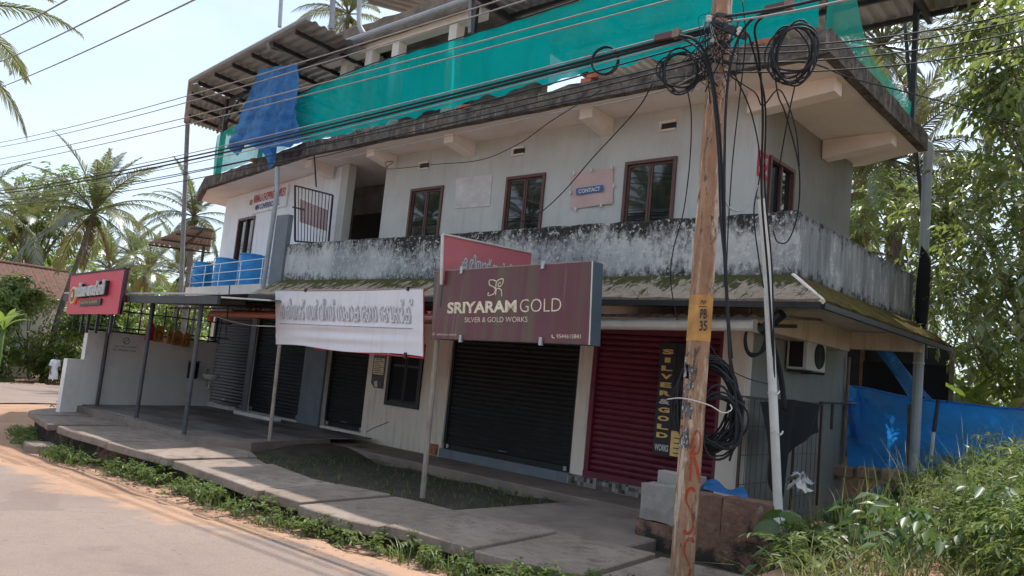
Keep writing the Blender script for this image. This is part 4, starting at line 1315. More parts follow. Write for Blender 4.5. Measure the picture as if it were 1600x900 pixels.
# awning behind the wing
aw = thing('side_awning', 'sloping brown corrugated awning left of the white wing wall', 'awning', (-27, 13.2, 3.6))
a0, a1, a2, a3 = (-30.752, 13, 5.199), (-30.108, 15.2, 5.253), (-27.117, 12.9, 5.664), (-27.48, 13.9, 5.77)
m = MB()
corrugated(m, a0, a1, a2, a3, 12, 0.04)
m.build('sheet', MT['sheet_brown'], aw)
for t in (0.02, 0.33, 0.66, 0.98):
    MB().beam(tuple(np.array(lerp(a0, a2, t)) - (0, 0, 0.07)), tuple(np.array(lerp(a1, a3, t)) - (0, 0, 0.07)), 0.05, 0.06).build('purlin', MT['steel_dark'], aw)
MB().beam(tuple(np.array(lerp(a0, a1, 0.5)) - (0, 0, 0.13)), tuple(np.array(lerp(a2, a3, 0.5)) - (0, 0, 0.13)), 0.05, 0.06).build('rafter', MT['steel_dark'], aw)
p = lerp(lerp(a0, a1, 0.85), lerp(a2, a3, 0.85), 0.4)
MB().beam((p[0], p[1], p[2] - 0.1), (p[0], p[1], -0.9), 0.08, 0.08).build('post', MT['steel_dark'], aw)

# ================================================================ CANOPIES OVER THE SHOPS
bc = thing('bakery_canopy', 'dark sheet canopy on thin steel posts over the tiled veranda', 'canopy', (-16.5, 8.5, -0.07))
m = MB()
corrugated(m, (-19.9, 6.75, 2.36), (-12.75, 6.75, 2.38), (-20.4, 10.86, 2.72), (-13.7, 10.86, 2.72), 34, 0.03)
m.build('roof_sheet', MT['sheet_dark'], bc)
MB().beam((-19.9, 6.72, 2.30), (-16.3, 6.72, 2.31), 0.06, 0.14).build('fascia', MT['steel_dark'], bc)
MB().beam((-16.28, 6.72, 2.31), (-12.75, 6.72, 2.32), 0.06, 0.14).build('fascia', MT['steel_dark'], bc)
MB().tube([(-19.9, 6.70, 2.41), (-12.75, 6.70, 2.43)], 0.02, 6).build('edge_trim', MT['galv'], bc)
for y in (7.8, 8.9, 10.0):
    zz = 2.29 + 0.085 * (y - 6.75)
    MB().beam((-20.1, y, zz), (-13.8, y, zz + 0.02), 0.05, 0.07).build('purlin', MT['steel_dark'], bc)
for (bx0, by0, bz0, tx0, ty0, tz0) in ((-13.75, 6.93, -0.07, -13.75, 6.93, 2.31), (-16.25, 7.15, -0.07, -16.25, 7.15, 2.31), (-18.95, 7.42, -0.07, -18.95, 7.42, 2.31)):
    MB().tube([(bx0, by0, bz0), (tx0, ty0, tz0)], 0.042, 10).build('post', MT['post_dark'], bc)
for k in range(13):            # row of thin bars under the eave, above the yard wall
    y = 6.9 + 0.3 * k
    MB().beam((-19.65, y, 1.6), (-19.65, y, 2.4), 0.025, 0.025).build('grille_bar', MT['steel_dark'], bc)
for z in (1.75, 2.15):
    MB().beam((-19.65, 6.9, z), (-19.65, 10.8, z), 0.03, 0.03).build('grille_rail', MT['steel_dark'], bc)
rc = thing('shop_canopy', 'faded red corrugated canopy behind the white banner', 'canopy', (-12, 9.5, 2.2))
m = MB()
corrugated(m, (-14.9, 8.45, 2.36), (-8.6, 8.45, 2.40), (-14.9, 10.86, 2.62), (-8.6, 10.86, 2.64), 34, 0.045)
m.build('roof_sheet', MT['sheet_red'], rc)
m = MB()
corrugated(m, (-18.4, 8.45, 2.31), (-14.88, 8.45, 2.36), (-18.4, 10.86, 2.60), (-14.88, 10.86, 2.62), 19, 0.045)
m.build('roof_sheet', MT['sheet_pale'], rc)
MB().tube([(-16.0, 8.38, 2.22), (-8.9, 8.38, 2.27)], 0.065, 10).build('gutter_pipe', MT['pipe_red'], rc)
MB().tube(smooth_curve([(-16.0, 8.38, 2.22), (-16.15, 8.38, 2.20), (-16.17, 8.38, 2.05)], 4), 0.065, 10).build('gutter_elbow', MT['pipe_red'], rc)
MB().tube([(-8.9, 8.38, 2.27), (-8.6, 8.38, 2.275)], 0.05, 10).build('gutter_pipe', MT['pvc_grey'], rc)
for x in (-15.5, -12.3, -9.2):
    MB().beam((x, 8.5, 2.30), (x, 10.88, 2.52), 0.04, 0.06).build('bracket', MT['steel_dark'], rc)
    MB().beam((x, 10.87, 2.0), (x, 8.8, 2.26), 0.03, 0.04).build('strut', MT['steel_dark'], rc)
gc = thing('gold_shop_canopy', 'pale corrugated canopy with a white gutter pipe over the maroon shutter', 'canopy', (-6, 9.8, 2.3))
m = MB()
corrugated(m, (-7.2, 9.25, 2.50), (-4.0, 9.25, 2.56), (-7.2, 10.86, 2.68), (-4.0, 10.86, 2.70), 16, 0.04)
m.build('roof_sheet', MT['sheet_pale'], gc)
MB().tube([(-7.25, 9.2, 2.36), (-4.25, 9.2, 2.43)], 0.075, 12).build('gutter_pipe', MT['pvc_white'], gc)
MB().tube([(-4.25, 9.2, 2.43), (-4.22, 9.2, 2.43)], 0.085, 12).build('gutter_cap', MT['pvc_white'], gc)
for x in (-7.0, -5.7, -4.4):
    MB().beam((x, 9.28, 2.44), (x, 10.88, 2.60), 0.04, 0.05).build('bracket', MT['steel_dark'], gc)

tag(MB().tube([(-15.202, 8.2, 2.804), (-15.08, 8.2, 1.669)], 0.014, 6).build('thin_rod', MT['steel_dark']), 'thin dark rod hanging in front of the canopy gutter', 'rod')
# ================================================================ YARD WALL of the bakery with its fittings
yw = thing('yard_wall', 'low white wall closing the left end of the tiled veranda', 'wall', (-19.5, 8.8, -0.5))
Q0, Q1, Q2 = (-18.85, 6.62), (-19.1, 7.35), (-19.9, 10.6)
def seg(a, b, z0, z1, t=0.12, cut=0.0):
    a, b = np.array(a), np.array(b)
    d_ = (b - a) / np.linalg.norm(b - a)
    n_ = np.array((d_[1], -d_[0]))
    return [tuple(a), tuple(b), tuple(b - n_ * t), tuple(a - n_ * t)], z0, z1
MB().prism(*seg((-18.85, 6.62), (-18.97, 7.0), -0.9, 0.95)).build('wall_end', MT['low_white'], yw)
MB().prism(*seg((-18.971, 7.003), (-19.9, 10.6), -0.9, 1.62)).build('wall_body', MT['low_white'], yw)
MB().prism(*seg((-18.96, 7.0), (-19.89, 10.6), 1.622, 1.66, 0.15)).build('coping', MT['steel_dark'], yw)
def yp(t, z, off=0.012):
    p = lerp((-18.971, 7.003), (-19.9, 10.6), t)
    return (p[0] + 0.968 * off, p[1] + 0.25 * off, z)
nob = MB().plate([yp(0.16, 1.16), yp(0.36, 1.16), yp(0.36, 1.56), yp(0.16, 1.56)], 0.004).build('notice', MT['low_white'])
tag(nob, 'no smoking notice printed on the white yard wall', 'notice')
rgp = [yp(0.265 + 0.02 * math.cos(a), 1.45 + 0.075 * math.sin(a), 0.016) for a in np.linspace(0, 2 * math.pi, 20)]
MB().tube(rgp, 0.007, 5).build('ban_ring', MT['dark_print'], nob)
MB().tube([yp(0.25, 1.40, 0.016), yp(0.28, 1.50, 0.016)], 0.007, 5).build('ban_bar', MT['dark_print'], nob)
put_text(nob, 'lettering', 'പുകവലി പാടില്ല', MT['dark_print'], yp(0.18, 1.285, 0.012), yp(0.345, 1.285, 0.012), yp(0.18, 1.345, 0.012))
put_text(nob, 'lettering', 'NO SMOKING AREA', MT['dark_print'], yp(0.18, 1.205, 0.012), yp(0.345, 1.205, 0.012), yp(0.18, 1.255, 0.012))
# orange cut-out letters on a board above the wall
ol = thing('cutout_letters', 'faded orange cut-out letters and red board on top of the yard wall', 'sign', yp(0.5, 1.62))
for k, (t, w_, s_, mt) in enumerate(((0.40, 0.06, '', 'rent_red'), (0.47, 0.075, 'റ', 'orange_print'), (0.555, 0.035, 'ി', 'orange_print'), (0.62, 0.075, 'ക', 'orange_print'), (0.695, 0.06, 'റ', 'orange_print'))):
    z0, z1 = 1.52 - 0.02 * k, 1.93 - 0.035 * k
    n = 10
    c_ = [yp(t + w_ / 2 * (2 * abs(u - 0.5)) * (1 if u > 0.5 else -1), 0, 0.16) for u in (0, 1)]
    pts = [yp(t - w_ / 2, z0, 0.16), yp(t + w_ / 2, z0, 0.16), yp(t + w_ / 2, z1 - 0.08, 0.16), yp(t + w_ / 4, z1, 0.16), yp(t - w_ / 4, z1, 0.16), yp(t - w_ / 2, z1 - 0.08, 0.16)]
    MB().plate(pts, 0.03).build('letter_panel', MT[mt], ol)
    if s_:
        put_text(ol, 'lettering', s_, MT['dark_print'], yp(t - w_ / 3, z0 + 0.06, 0.161), yp(t + w_ / 3, z0 + 0.06, 0.161), yp(t - w_ / 3, z1 - 0.14, 0.161))
# soap box and wash basin
sb = thing('soap_dispenser', 'black box with pale lid and cord on the white yard wall', 'dispenser', yp(0.80, 0.6))
bxp = yp(0.80, 0.86, 0.09)
MB().box(bxp, (0.16, 0.24, 0.42), rz=0.25).build('box', MT['black'], sb, bevel=0.02)
MB().box((bxp[0], bxp[1], 1.09), (0.17, 0.25, 0.04), rz=0.25).build('lid', MT['steel_grey'], sb)
MB().tube([yp(0.81, 0.66, 0.02), yp(0.812, 0.3, 0.02), yp(0.80, 0.0, 0.02)], 0.008, 5).build('cord', MT['steel_grey'], sb)
wb = thing('wash_basin', 'white ceramic wash basin with trap on the yard wall beside the shutter', 'basin', yp(0.93, 0.2))
c_ = yp(0.93, 0.62, 0.2)
MB().lathe(c_, [(0.05, 0.0), (0.16, 0.05), (0.215, 0.14), (0.22, 0.17), (0.20, 0.17), (0.17, 0.10), (0.04, 0.06)], 24).build('bowl', MT['ceramic'], wb, smooth=True)
MB().tube(smooth_curve([(c_[0], c_[1], 0.62), (c_[0], c_[1], 0.45), (c_[0] - 0.05, c_[1], 0.40), (c_[0] - 0.15, c_[1], 0.43)], 4), 0.03, 8).build('trap', MT['pvc_white'], wb)
MB().tube(smooth_curve([yp(0.93, 0.79, 0.05), yp(0.93, 0.90, 0.06), yp(0.93, 0.89, 0.13)], 4), 0.014, 6).build('tap', MT['galv'], wb)
pot = MB().lathe(yp(0.96, 1.665, -0.05), [(0.07, 0), (0.10, 0.10), (0.11, 0.11)], 16).build('steel_pot', MT['galv'])
tag(pot, 'small metal pot standing on the yard wall near the shutter', 'pot')

# ================================================================ SIGNS
# bakery sign
bs = thing('bakery_sign', 'red bakery sign board with raised white lettering on the veranda roof', 'sign', (-17.9, 6.6, 1.9))
k00, k10, k11, k01 = (-19.35, 6.62, 1.93), (-16.5, 6.58, 1.98), (-16.52, 6.60, 2.90), (-19.42, 6.62, 2.80)
MB().plate([k00, k10, k11, k01], 0.10).build('board', MT['bakery_red'], bs)
MB().beam((k10[0] + 0.02, k10[1] + 0.05, k10[2]), (k11[0] + 0.02, k11[1] + 0.05, k11[2]), 0.03, 0.14).build('side_trim', MT['steel_dark'], bs)
MB().beam((k01[0], k01[1] + 0.05, k01[2] + 0.02), (k11[0], k11[1] + 0.05, k11[2] + 0.02), 0.14, 0.03).build('top_trim', MT['steel_dark'], bs)
def kp(u, v, off=0.01):
    p = np.array(lerp(lerp(k00, k10, u), lerp(k01, k11, u), v))
    return tuple(p + np.array((0, -off, 0)))
put_text(bs, 'lettering', 'സി.െക േബക്കറി', MT['white_print'], kp(0.22, 0.40, 0.0), kp(0.76, 0.44, 0.0), kp(0.22, 0.76, 0.0), 0.004, 0.025, 0.09)
put_text(bs, 'lettering_shadow', 'സി.െക േബക്കറി', MT['black'], kp(0.24, 0.385, 0.0), kp(0.78, 0.425, 0.0), kp(0.24, 0.745, 0.0), 0.002, 0.035, 0.06)
MB().plate([kp(0.29, 0.19, 0.03), kp(0.69, 0.21, 0.03), kp(0.69, 0.36, 0.03), kp(0.29, 0.33, 0.03)], 0.028).build('strip', MT['black'], bs)
put_text(bs, 'lettering', 'കൂൾബാർ & ഫ്രൂട്സ്', MT['gold_print'], kp(0.31, 0.225, 0.03), kp(0.63, 0.24, 0.03), kp(0.31, 0.325, 0.03))
m = MB()
ring = [kp(0.135 + 0.055 * math.cos(a), 0.47 + 0.22 * math.sin(a), 0.05) for a in np.linspace(0, 2 * math.pi, 28, endpoint=False)]
m.plate(ring, 0.045)
m.build('emblem', MT['gold_print'], bs)
m = MB()
m.plate([kp(0.135 + 0.042 * math.cos(a), 0.47 + 0.17 * math.sin(a), 0.056) for a in np.linspace(0, 2 * math.pi, 28, endpoint=False)], 0.004)
m.build('emblem_disc', MT['maroon'], bs)
MB().plate([kp(0.115, 0.42, 0.062), kp(0.155, 0.42, 0.062), kp(0.145, 0.56, 0.062), kp(0.12, 0.52, 0.062)], 0.003).build('emblem_mark', MT['gold_print'], bs)
for u in (0.3, 0.42, 0.6, 0.86):
    p = kp(u, 0.02, -0.06)
    MB().beam((p[0], p[1], p[2] - 0.42), (p[0], p[1], p[2] + 0.05), 0.05, 0.05).build('leg', MT['steel_dark'], bs)

# white cooperative bank banner on two pipes
wbn = thing('bank_banner', 'white flex banner with embossed grey lettering between two pipes', 'banner', (-11, 7.95, -0.4))
w00, w10, w01, w11 = (-13.081, 8.126, 1.678), (-8.558, 7.731, 1.672), (-13.381, 8.153, 2.682), (-8.735, 7.747, 2.665)
m = MB()
def ban(u, v):
    p = np.array(lerp(lerp(w00, w10, u), lerp(w01, w11, u), v))
    rip = math.exp(-((v - 0.30) / 0.22) ** 2) * 0.022 * math.sin(30 * (v - 0.05 * u)) * math.exp(-((u - 0.45) / 0.35) ** 2)
    p[1] += rip + 0.015 * math.sin(3 * u)
    p[2] += (0.02 * math.sin(9 * u) if v < 0.05 else 0)
    return p
m.grid(ban, 60, 40)
m.build('flex_sheet', MT['banner_white'], wbn, smooth=True)
def bp(u, v, off=0.0):
    p = np.array(lerp(lerp(w00, w10, u), lerp(w01, w11, u), v))
    return tuple(p + np.array((0, -off + 0.015 * math.sin(3 * u), 0)))
s_ = 'കരിയാട് സർവീസ് സഹകരണ േബങ്ക്'
put_text(wbn, 'lettering_shadow', s_, MT['lite_print'], bp(0.046, 0.475, 0.004), bp(0.955, 0.475, 0.004), bp(0.046, 0.86, 0.004), 0.003, 0.006)
put_text(wbn, 'lettering', s_, MT['banner_white'], bp(0.040, 0.487, 0.010), bp(0.949, 0.487, 0.010), bp(0.040, 0.872, 0.010), 0.003, -0.004)
m = MB()
m.plate([bp(0.04, 0.385, 0.012), bp(0.945, 0.40, 0.012), bp(0.945, 0.41, 0.012), bp(0.04, 0.395, 0.012)], 0.003)
m.build('underline', MT['grey_print'], wbn)
MB().tube([bp(-0.002, 1.005, -0.02), bp(1.002, 1.005, -0.02)], 0.018, 6).build('top_bar', MT['post_tan'], wbn)
MB().tube([bp(1.0, 0.0, -0.01), bp(1.0, 1.0, -0.01)], 0.012, 6).build('edge_bar', MT['red_print'], wbn)
MB().tube([bp(0.3, -0.01, -0.02), bp(1.0, -0.01, -0.02)], 0.014, 6).build('bottom_bar', MT['red_print'], wbn)
MB().tube([(-12.843, 8.106, -0.453), (-12.932, 8.113, 1.684)], 0.035, 8).build('pipe_post', MT['post_tan'], wbn)
for u in (0.25, 0.92):
    MB().box(bp(u, 1.01, 0.0), (0.04, 0.05, 0.06)).build('tie', MT['black'], wbn)
MB().box(bp(0.905, 0.0, 0.0), (0.05, 0.05, 0.09)).build('tie', MT['black'], wbn)

# maroon jewellery sign box on a pipe
sg = thing('jewellery_sign', 'weathered maroon sign box with cream lettering in front of the shops', 'sign', (-7.2, 7.6, -0.25))
s00, s10, s11, s01 = (-8.41, 7.718, 1.946), (-5.429, 7.458, 1.974), (-5.491, 7.463, 2.963), (-8.505, 7.727, 2.926)
bv = np.array((0.018, 0.19, 0.0))
fb = [np.array(p) for p in (s00, s10, s11, s01)]
vs = fb + [p + bv for p in fb]
MB().add(vs, [(0, 1, 2, 3), (5, 4, 7, 6), (1, 5, 6, 2), (3, 2, 6, 7), (4, 0, 3, 7), (4, 5, 1, 0)]).build('casing', MT['sign_side'], sg)
def sp_(u, v, off=0.004):
    p = np.array(lerp(lerp(s00, s10, u), lerp(s01, s11, u), v))
    return tuple(p + np.array((-0.087, -0.996, 0)) * off)
MB().plate([sp_(0.002, 0.004), sp_(0.998, 0.004), sp_(0.998, 0.996), sp_(0.002, 0.996)], 0.003).build('face_panel', MT['maroon'], sg)
MB().beam(sp_(1.0, 0.0, 0.002), sp_(1.0, 1.0, 0.002), 0.012, 0.012).build('edge_trim', MT['pvc_white'], sg)
MB().beam(sp_(0.0, 1.0, 0.002), sp_(1.0, 1.0, 0.002), 0.012, 0.012).build('edge_trim', MT['post_tan'], sg)
put_text(sg, 'lettering', 'SRIYARAM', MT['cream_print'], sp_(0.115, 0.365), sp_(0.585, 0.385), sp_(0.115, 0.53), bold=0.035)
put_text(sg, 'lettering', 'GOLD', MT['cream_print'], sp_(0.605, 0.385), sp_(0.845, 0.395), sp_(0.605, 0.555), bold=-0.012)
put_text(sg, 'lettering', 'SILVER & GOLD WORKS', MT['cream_print'], sp_(0.245, 0.245), sp_(0.655, 0.26), sp_(0.245, 0.315), bold=-0.004)
put_text(sg, 'lettering', 'KARIYAD ROAD, PALLIKUNI', MT['cream_print'], sp_(0.045, 0.045), sp_(0.19, 0.05), sp_(0.045, 0.075))
put_text(sg, 'lettering', '9544615841', MT['cream_print'], sp_(0.825, 0.065), sp_(0.955, 0.07), sp_(0.825, 0.115))
MB().tube(smooth_curve([sp_(0.80, 0.105, 0.008), sp_(0.803, 0.075, 0.008), sp_(0.815, 0.065, 0.008)], 4), 0.008, 5).build('phone_mark', MT['cream_print'], sg)
MB().tube([sp_(0.017 + 0.008 * math.cos(a), 0.065 + 0.018 * math.sin(a), 0.006) for a in np.linspace(0, 6.3, 12)], 0.004, 4).build('pin_mark', MT['cream_print'], sg)
# SR monogram from two looping strokes
def stroke(pts, nm, r_=0.0085):
    MB().tube(smooth_curve([sp_(a, b, 0.006) for a, b in pts], 6), r_, 6).build(nm, MT['cream_print'], sg)
stroke([(0.452, 0.80), (0.43, 0.825), (0.405, 0.825), (0.402, 0.79), (0.408, 0.755), (0.43, 0.735), (0.445, 0.70), (0.44, 0.65), (0.42, 0.62), (0.398, 0.62), (0.402, 0.66)], 'monogram_stroke')
stroke([(0.488, 0.60), (0.486, 0.67), (0.47, 0.705), (0.452, 0.70), (0.448, 0.62), (0.447, 0.72), (0.45, 0.79), (0.465, 0.825), (0.49, 0.835), (0.492, 0.79), (0.483, 0.745), (0.465, 0.735), (0.462, 0.765), (0.472, 0.79), (0.476, 0.77)], 'monogram_stroke')
for (u, v) in ((0.21, 0.99), (0.735, 0.99), (0.225, 0.015), (0.74, 0.02)):
    MB().box(sp_(u, v, 0.012), (0.05, 0.03, 0.10), rz=-0.087).build('clamp', MT['galv'], sg)
MB().tube([(-8.403, 7.868, -0.308), (-8.451, 7.873, 1.931)], 0.04, 8).build('pipe_post', MT['post_tan'], sg)

# red cooperative bank board set square to the facade behind it
rd = thing('red_board', 'tall faded red board with white lettering behind the maroon sign', 'board', (-8.2, 8.5, 2.0))
XB = -8.25
d00, d10, d11, d01 = (XB, 7.66, 2.72), (XB, 9.55, 2.72), (XB, 9.55, 3.505), (XB, 7.58, 3.425)
MB().plate([d00, d10, d11, d01], 0.03).build('board', MT['pink_red'], rd)
MB().beam((XB + 0.0, 7.58, 3.44), (XB, 9.55, 3.52), 0.04, 0.025).build('frame_bar', MT['pvc_white'], rd)
MB().beam((XB, 7.65, 2.72), (XB, 7.57, 3.43), 0.04, 0.025).build('frame_bar', MT['pvc_white'], rd)
dp_ = lambda u, v: (XB + 0.002, 7.62 + 1.93 * u, 2.72 + (0.70 + 0.08 * u) * v)
put_text(rd, 'lettering', 'കരിയാട് സർവീസ്', MT['white_print'], dp_(0.20, 0.42), dp_(0.88, 0.38), dp_(0.20, 0.76), bold=0.015)
put_text(rd, 'lettering_shadow', 'കരിയാട് സർവീസ്', MT['grey_print'], dp_(0.19, 0.40), dp_(0.87, 0.36), dp_(0.19, 0.74), 0.001, 0.03)
put_text(rd, 'lettering', 'സഹകരണ േബങ്ക്', MT['white_print'], dp_(0.12, 0.03), dp_(0.9, 0.02), dp_(0.12, 0.32), bold=0.02)
MB().beam((XB - 0.02, 7.72, 2.72), (XB - 0.02, 7.72, 2.4), 0.04, 0.04).build('leg', MT['steel_dark'], rd)
MB().beam((XB - 0.02, 9.4, 2.72), (XB - 0.02, 9.4, 2.2), 0.04, 0.04).build('leg', MT['steel_dark'], rd)

# upright SILVER & GOLD board on the maroon shutter
ub = thing('upright_sign', 'narrow black upright sign with gold letters on the maroon shutter', 'sign', (-6.4, 10.8, 0.4))
YU = 10.78
u00, u10, u11, u01 = (-6.462, 10.78, 0.54), (-6.171, 10.78, 0.542), (-6.21, 10.78, 2.32), (-6.502, 10.78, 2.287)
x0 = (u00[0] + u01[0]) / 2
x1 = (u10[0] + u11[0]) / 2
z0, z1 = u00[2], u01[2] - 0.02
MB().bb((x0, YU, z0), (x1, YU + 0.03, z1)).build('board', MT['dark_print'], ub)
MB().bb((x1 + 0.003, YU + 0.005, z0 + 0.4), (x1 + 0.42, YU + 0.03, z1)).build('board', MT['black'], ub)
MB().bb((x1 + 0.003, YU + 0.005, z0 + 0.02), (x1 + 0.42, YU + 0.03, z0 + 0.395)).build('board', MT['gold_print'], ub)
for k in range(4):
    MB().bb((x1 + 0.06, YU + 0.001, z0 + 0.06 + 0.075 * k), (x1 + 0.24 + 0.05 * (k % 2), YU + 0.006, z0 + 0.075 + 0.075 * k)).build('print_line', MT['dark_print'], ub)
chars = 'SILVER&GOLD'
H = (z1 - z0 - 0.32) / 11
for k, cch in enumerate(chars):
    zz = z1 - 0.08 - (k + 1) * H
    wch = 0.10 if cch == 'I' else 0.20
    xc = (x0 + x1) / 2
    put_text(ub, 'lettering', cch, MT['white_print' if cch == '&' else 'gold_print'], (xc - wch / 2, YU, zz + 0.03), (xc + wch / 2, YU, zz + 0.03), (xc - wch / 2, YU, zz + H - 0.02), 0.004, 0.045)
put_text(ub, 'lettering', 'WORKS', MT['white_print'], (x0 + 0.03, YU, z0 + 0.07), (x1 - 0.02, YU, z0 + 0.07), (x0 + 0.03, YU, z0 + 0.17), 0.004, 0.03)

# film poster on the cream wall
po = thing('film_poster', 'torn dark film poster on the cream wall beside the small window', 'poster', (-13.5, 10.88, 1.0))
px0, px1, pz0, pz1 = -13.62, -13.2, 0.98, 1.98
MB().plate([(px0, 10.885, pz0 + 0.1), (px0 + 0.12, 10.885, pz0), (px1, 10.885, pz0), (px1, 10.885, pz1), (px0, 10.885, pz1)], 0.003).build('sheet', MT['poster'], po)
MB().bb((px0 + 0.04, 10.876, 1.27), (px1 - 0.03, 10.880, 1.62)).build('text_panel', MT['cream_print'], po)
for k in range(8):
    MB().bb((px0 + 0.07, 10.873, 1.30 + 0.04 * k), (px1 - 0.06 - 0.05 * (k % 3), 10.875, 1.312 + 0.04 * k)).build('print_line', MT['poster'], po)
for k in range(4):
    put_text(po, 'lettering', ('മഹോത്സവം', 'ഉത്സവം', 'സ്വാഗതം', 'കരിയാട്')[k], MT['gold_print' if k == 3 else 'white_print'], (px0 + 0.05, 10.88, 1.66 + 0.07 * k), (px1 - 0.05, 10.88, 1.66 + 0.07 * k), (px0 + 0.05, 10.88, 1.715 + 0.07 * k))
MB().plate([(px0 + 0.14, 10.878, pz0 + 0.02), (px0 + 0.24, 10.878, pz0 + 0.02), (px0 + 0.2, 10.878, pz0 + 0.16), (px0 + 0.1, 10.878, pz0 + 0.12)], 0.003).build('print_patch', MT['white_print'], po)

# ================================================================ ELECTRIC POLE
E1, E2 = np.array((0.636, 0.771, 0)), np.array((-0.771, 0.636, 0))
PC = np.array((-3.9, 7.2, 0))
ep = thing('electric_pole', 'leaning looking tan concrete electric pole with orange band and red paint', 'pole', (-3.9, 7.2, -0.35))
ep['label'] = 'tan concrete electric pole with orange number band and red painted marks'
def pole_ring(z, w, d, b=0.02):
    w, d = w / 2, d / 2
    pts = [(-w + b, -d), (w - b, -d), (w, -d + b), (w, d - b), (w - b, d), (-w + b, d), (-w, d - b), (-w, -d + b)]
    return [PC + E1 * a + E2 * c_ + np.array((0, 0, z)) for a, c_ in pts]
rings = [(-0.9, 0.18, 0.211), (0.5, 0.18, 0.211), (1.6, 0.18, 0.211), (2.75, 0.18, 0.211), (4.0, 0.172, 0.195), (5.5, 0.165, 0.18), (7.6, 0.15, 0.16)]
def pole_mesh(rr, grow=0.0):
    vs, fs = [], []
    for z, w, d in rr:
        vs += pole_ring(z, w + grow, d + grow)
    for i in range(len(rr) - 1):
        for j in range(8):
            k = (j + 1) % 8
            fs.append((8 * i + j, 8 * i + k, 8 * i + 8 + k, 8 * i + 8 + j))
    fs += [tuple(range(7, -1, -1)), tuple(8 * (len(rr) - 1) + j for j in range(8))]
    return MB().add(vs, fs)
pole_mesh(rings).build('shaft', MT['pole'], ep)
pole_mesh([(2.06, 0.18, 0.211), (2.52, 0.18, 0.211)], 0.006).build('orange_band', MT['pole_orange'], ep)
# torn posters round the left face
for q in ([(-4.016, 7.175, 1.267), (-3.797, 6.994, 1.287), (-3.832, 7.023, 1.878), (-4.029, 7.186, 1.977)], [(-4.036, 7.189, 1.684), (-3.915, 7.089, 1.674), (-3.91, 7.085, 1.814), (-4.004, 7.162, 1.827)], [(-4.025, 7.183, 0.979), (-3.83, 7.021, 0.994), (-3.823, 7.015, 1.204), (-4.007, 7.167, 1.21)]):
    MB().plate(q, 0.003).build('torn_poster', MT['pole_poster'], ep)
put_text(ep, 'lettering', 'PB', MT['dark_print'], (-3.847, 7.098, 2.279), (-3.801, 7.154, 2.287), (-3.848, 7.097, 2.376), 0.008, 0.02)
put_text(ep, 'lettering', '35', MT['dark_print'], (-3.846, 7.099, 2.157), (-3.795, 7.161, 2.166), (-3.847, 7.099, 2.26), 0.008, 0.02)
put_text(ep, 'lettering', 'PW', MT['dark_print'], (-3.85, 7.095, 2.42), (-3.811, 7.141, 2.427), (-3.848, 7.097, 2.466), 0.008, 0.01)
MB().plate([(-3.855, 7.081, 2.396), (-3.804, 7.143, 2.405), (-3.804, 7.143, 2.412), (-3.855, 7.081, 2.404)], 0.002).build('number_bar', MT['dark_print'], ep)
def ribbon(pts, w, off=0.004):
    P = smooth_curve(pts, 8)
    n = np.array((0.771, -0.636, 0))
    T = np.gradient(P, axis=0)
    T /= np.linalg.norm(T, axis=1)[:, None]
    S = np.cross(T, n)
    ww = w * (0.8 + 0.3 * np.sin(np.linspace(0, 9, len(P))))[:, None] / 2
    vs = np.concatenate([P + S * ww + n * off, P - S * ww + n * off])
    k = len(P)
    return MB().add(vs, [(i, i + 1, k + i + 1, k + i) for i in range(k - 1)])
for pts in ([(-3.835, 7.113, 0.684), (-3.837, 7.11, 0.912), (-3.834, 7.114, 1.098), (-3.812, 7.141, 1.176), (-3.788, 7.169, 1.123), (-3.79, 7.167, 0.98), (-3.821, 7.129, 0.932), (-3.79, 7.168, 0.794), (-3.771, 7.19, 0.673)],
            [(-3.797, 7.159, 0.59), (-3.819, 7.132, 0.618), (-3.847, 7.099, 0.584), (-3.85, 7.094, 0.492), (-3.817, 7.135, 0.404), (-3.795, 7.161, 0.302), (-3.803, 7.151, 0.21), (-3.836, 7.112, 0.189), (-3.85, 7.095, 0.218)],
            [(-3.782, 7.177, 0.103), (-3.8, 7.155, 0.138), (-3.832, 7.117, 0.11), (-3.84, 7.107, 0.013), (-3.81, 7.143, -0.081), (-3.793, 7.163, -0.169), (-3.814, 7.138, -0.261), (-3.844, 7.101, -0.228)]):
    ribbon(pts, 0.032).build('painted_mark', MT['graffiti'], ep)
# cross arm and clamps
MB().beam((-3.894, 7.05, 5.366), (-3.526, 7.05, 5.138), 0.07, 0.07).build('cross_arm', MT['steel_dark'], ep)
for z in (4.95, 5.15, 5.45):
    pole_mesh([(z, 0.172, 0.185), (z + 0.04, 0.172, 0.185)], 0.02).build('clamp_band', MT['steel_dark'], ep)
for q in ((-3.897, 7, 5.36), (-3.544, 7, 5.142), (-3.836, 7, 5.125)):
    MB().lathe((q[0], q[1] - 0.06, q[2] - 0.03), [(0.02, 0), (0.035, 0.02), (0.02, 0.04), (0.035, 0.06), (0.015, 0.08)], 10).build('insulator', MT['ceramic'], ep)

# ================================================================ WIRES AND CABLES
def wire(pts, r, mat, label, group='overhead wires', name='wire', straight=None, cat='wire'):
    if straight is not None:
        P = sag(pts[0], pts[1], straight, 18)
    else:
        P = smooth_curve(pts, 8)
    o = MB().tube(P, r, 5).build(name, MT[mat], smooth=True)
    return tag(o, label, cat, group)
# three high wires crossing the sky at upper left
wire([(-30, 6.281, 10.446), (-9, 2.855, 5.289)], 0.012, 'cable_grey', 'topmost of three wires crossing the sky at upper left', straight=0.1)
wire([(-30, 6.407, 9.585), (-9, 3.51, 5.579)], 0.012, 'cable_grey', 'second of three wires crossing the sky at upper left', straight=0.1)
wire([(-30, 6.527, 8.765), (-9, 4.252, 5.891)], 0.012, 'cable_grey', 'lowest of three wires crossing the sky at upper left', straight=0.1)
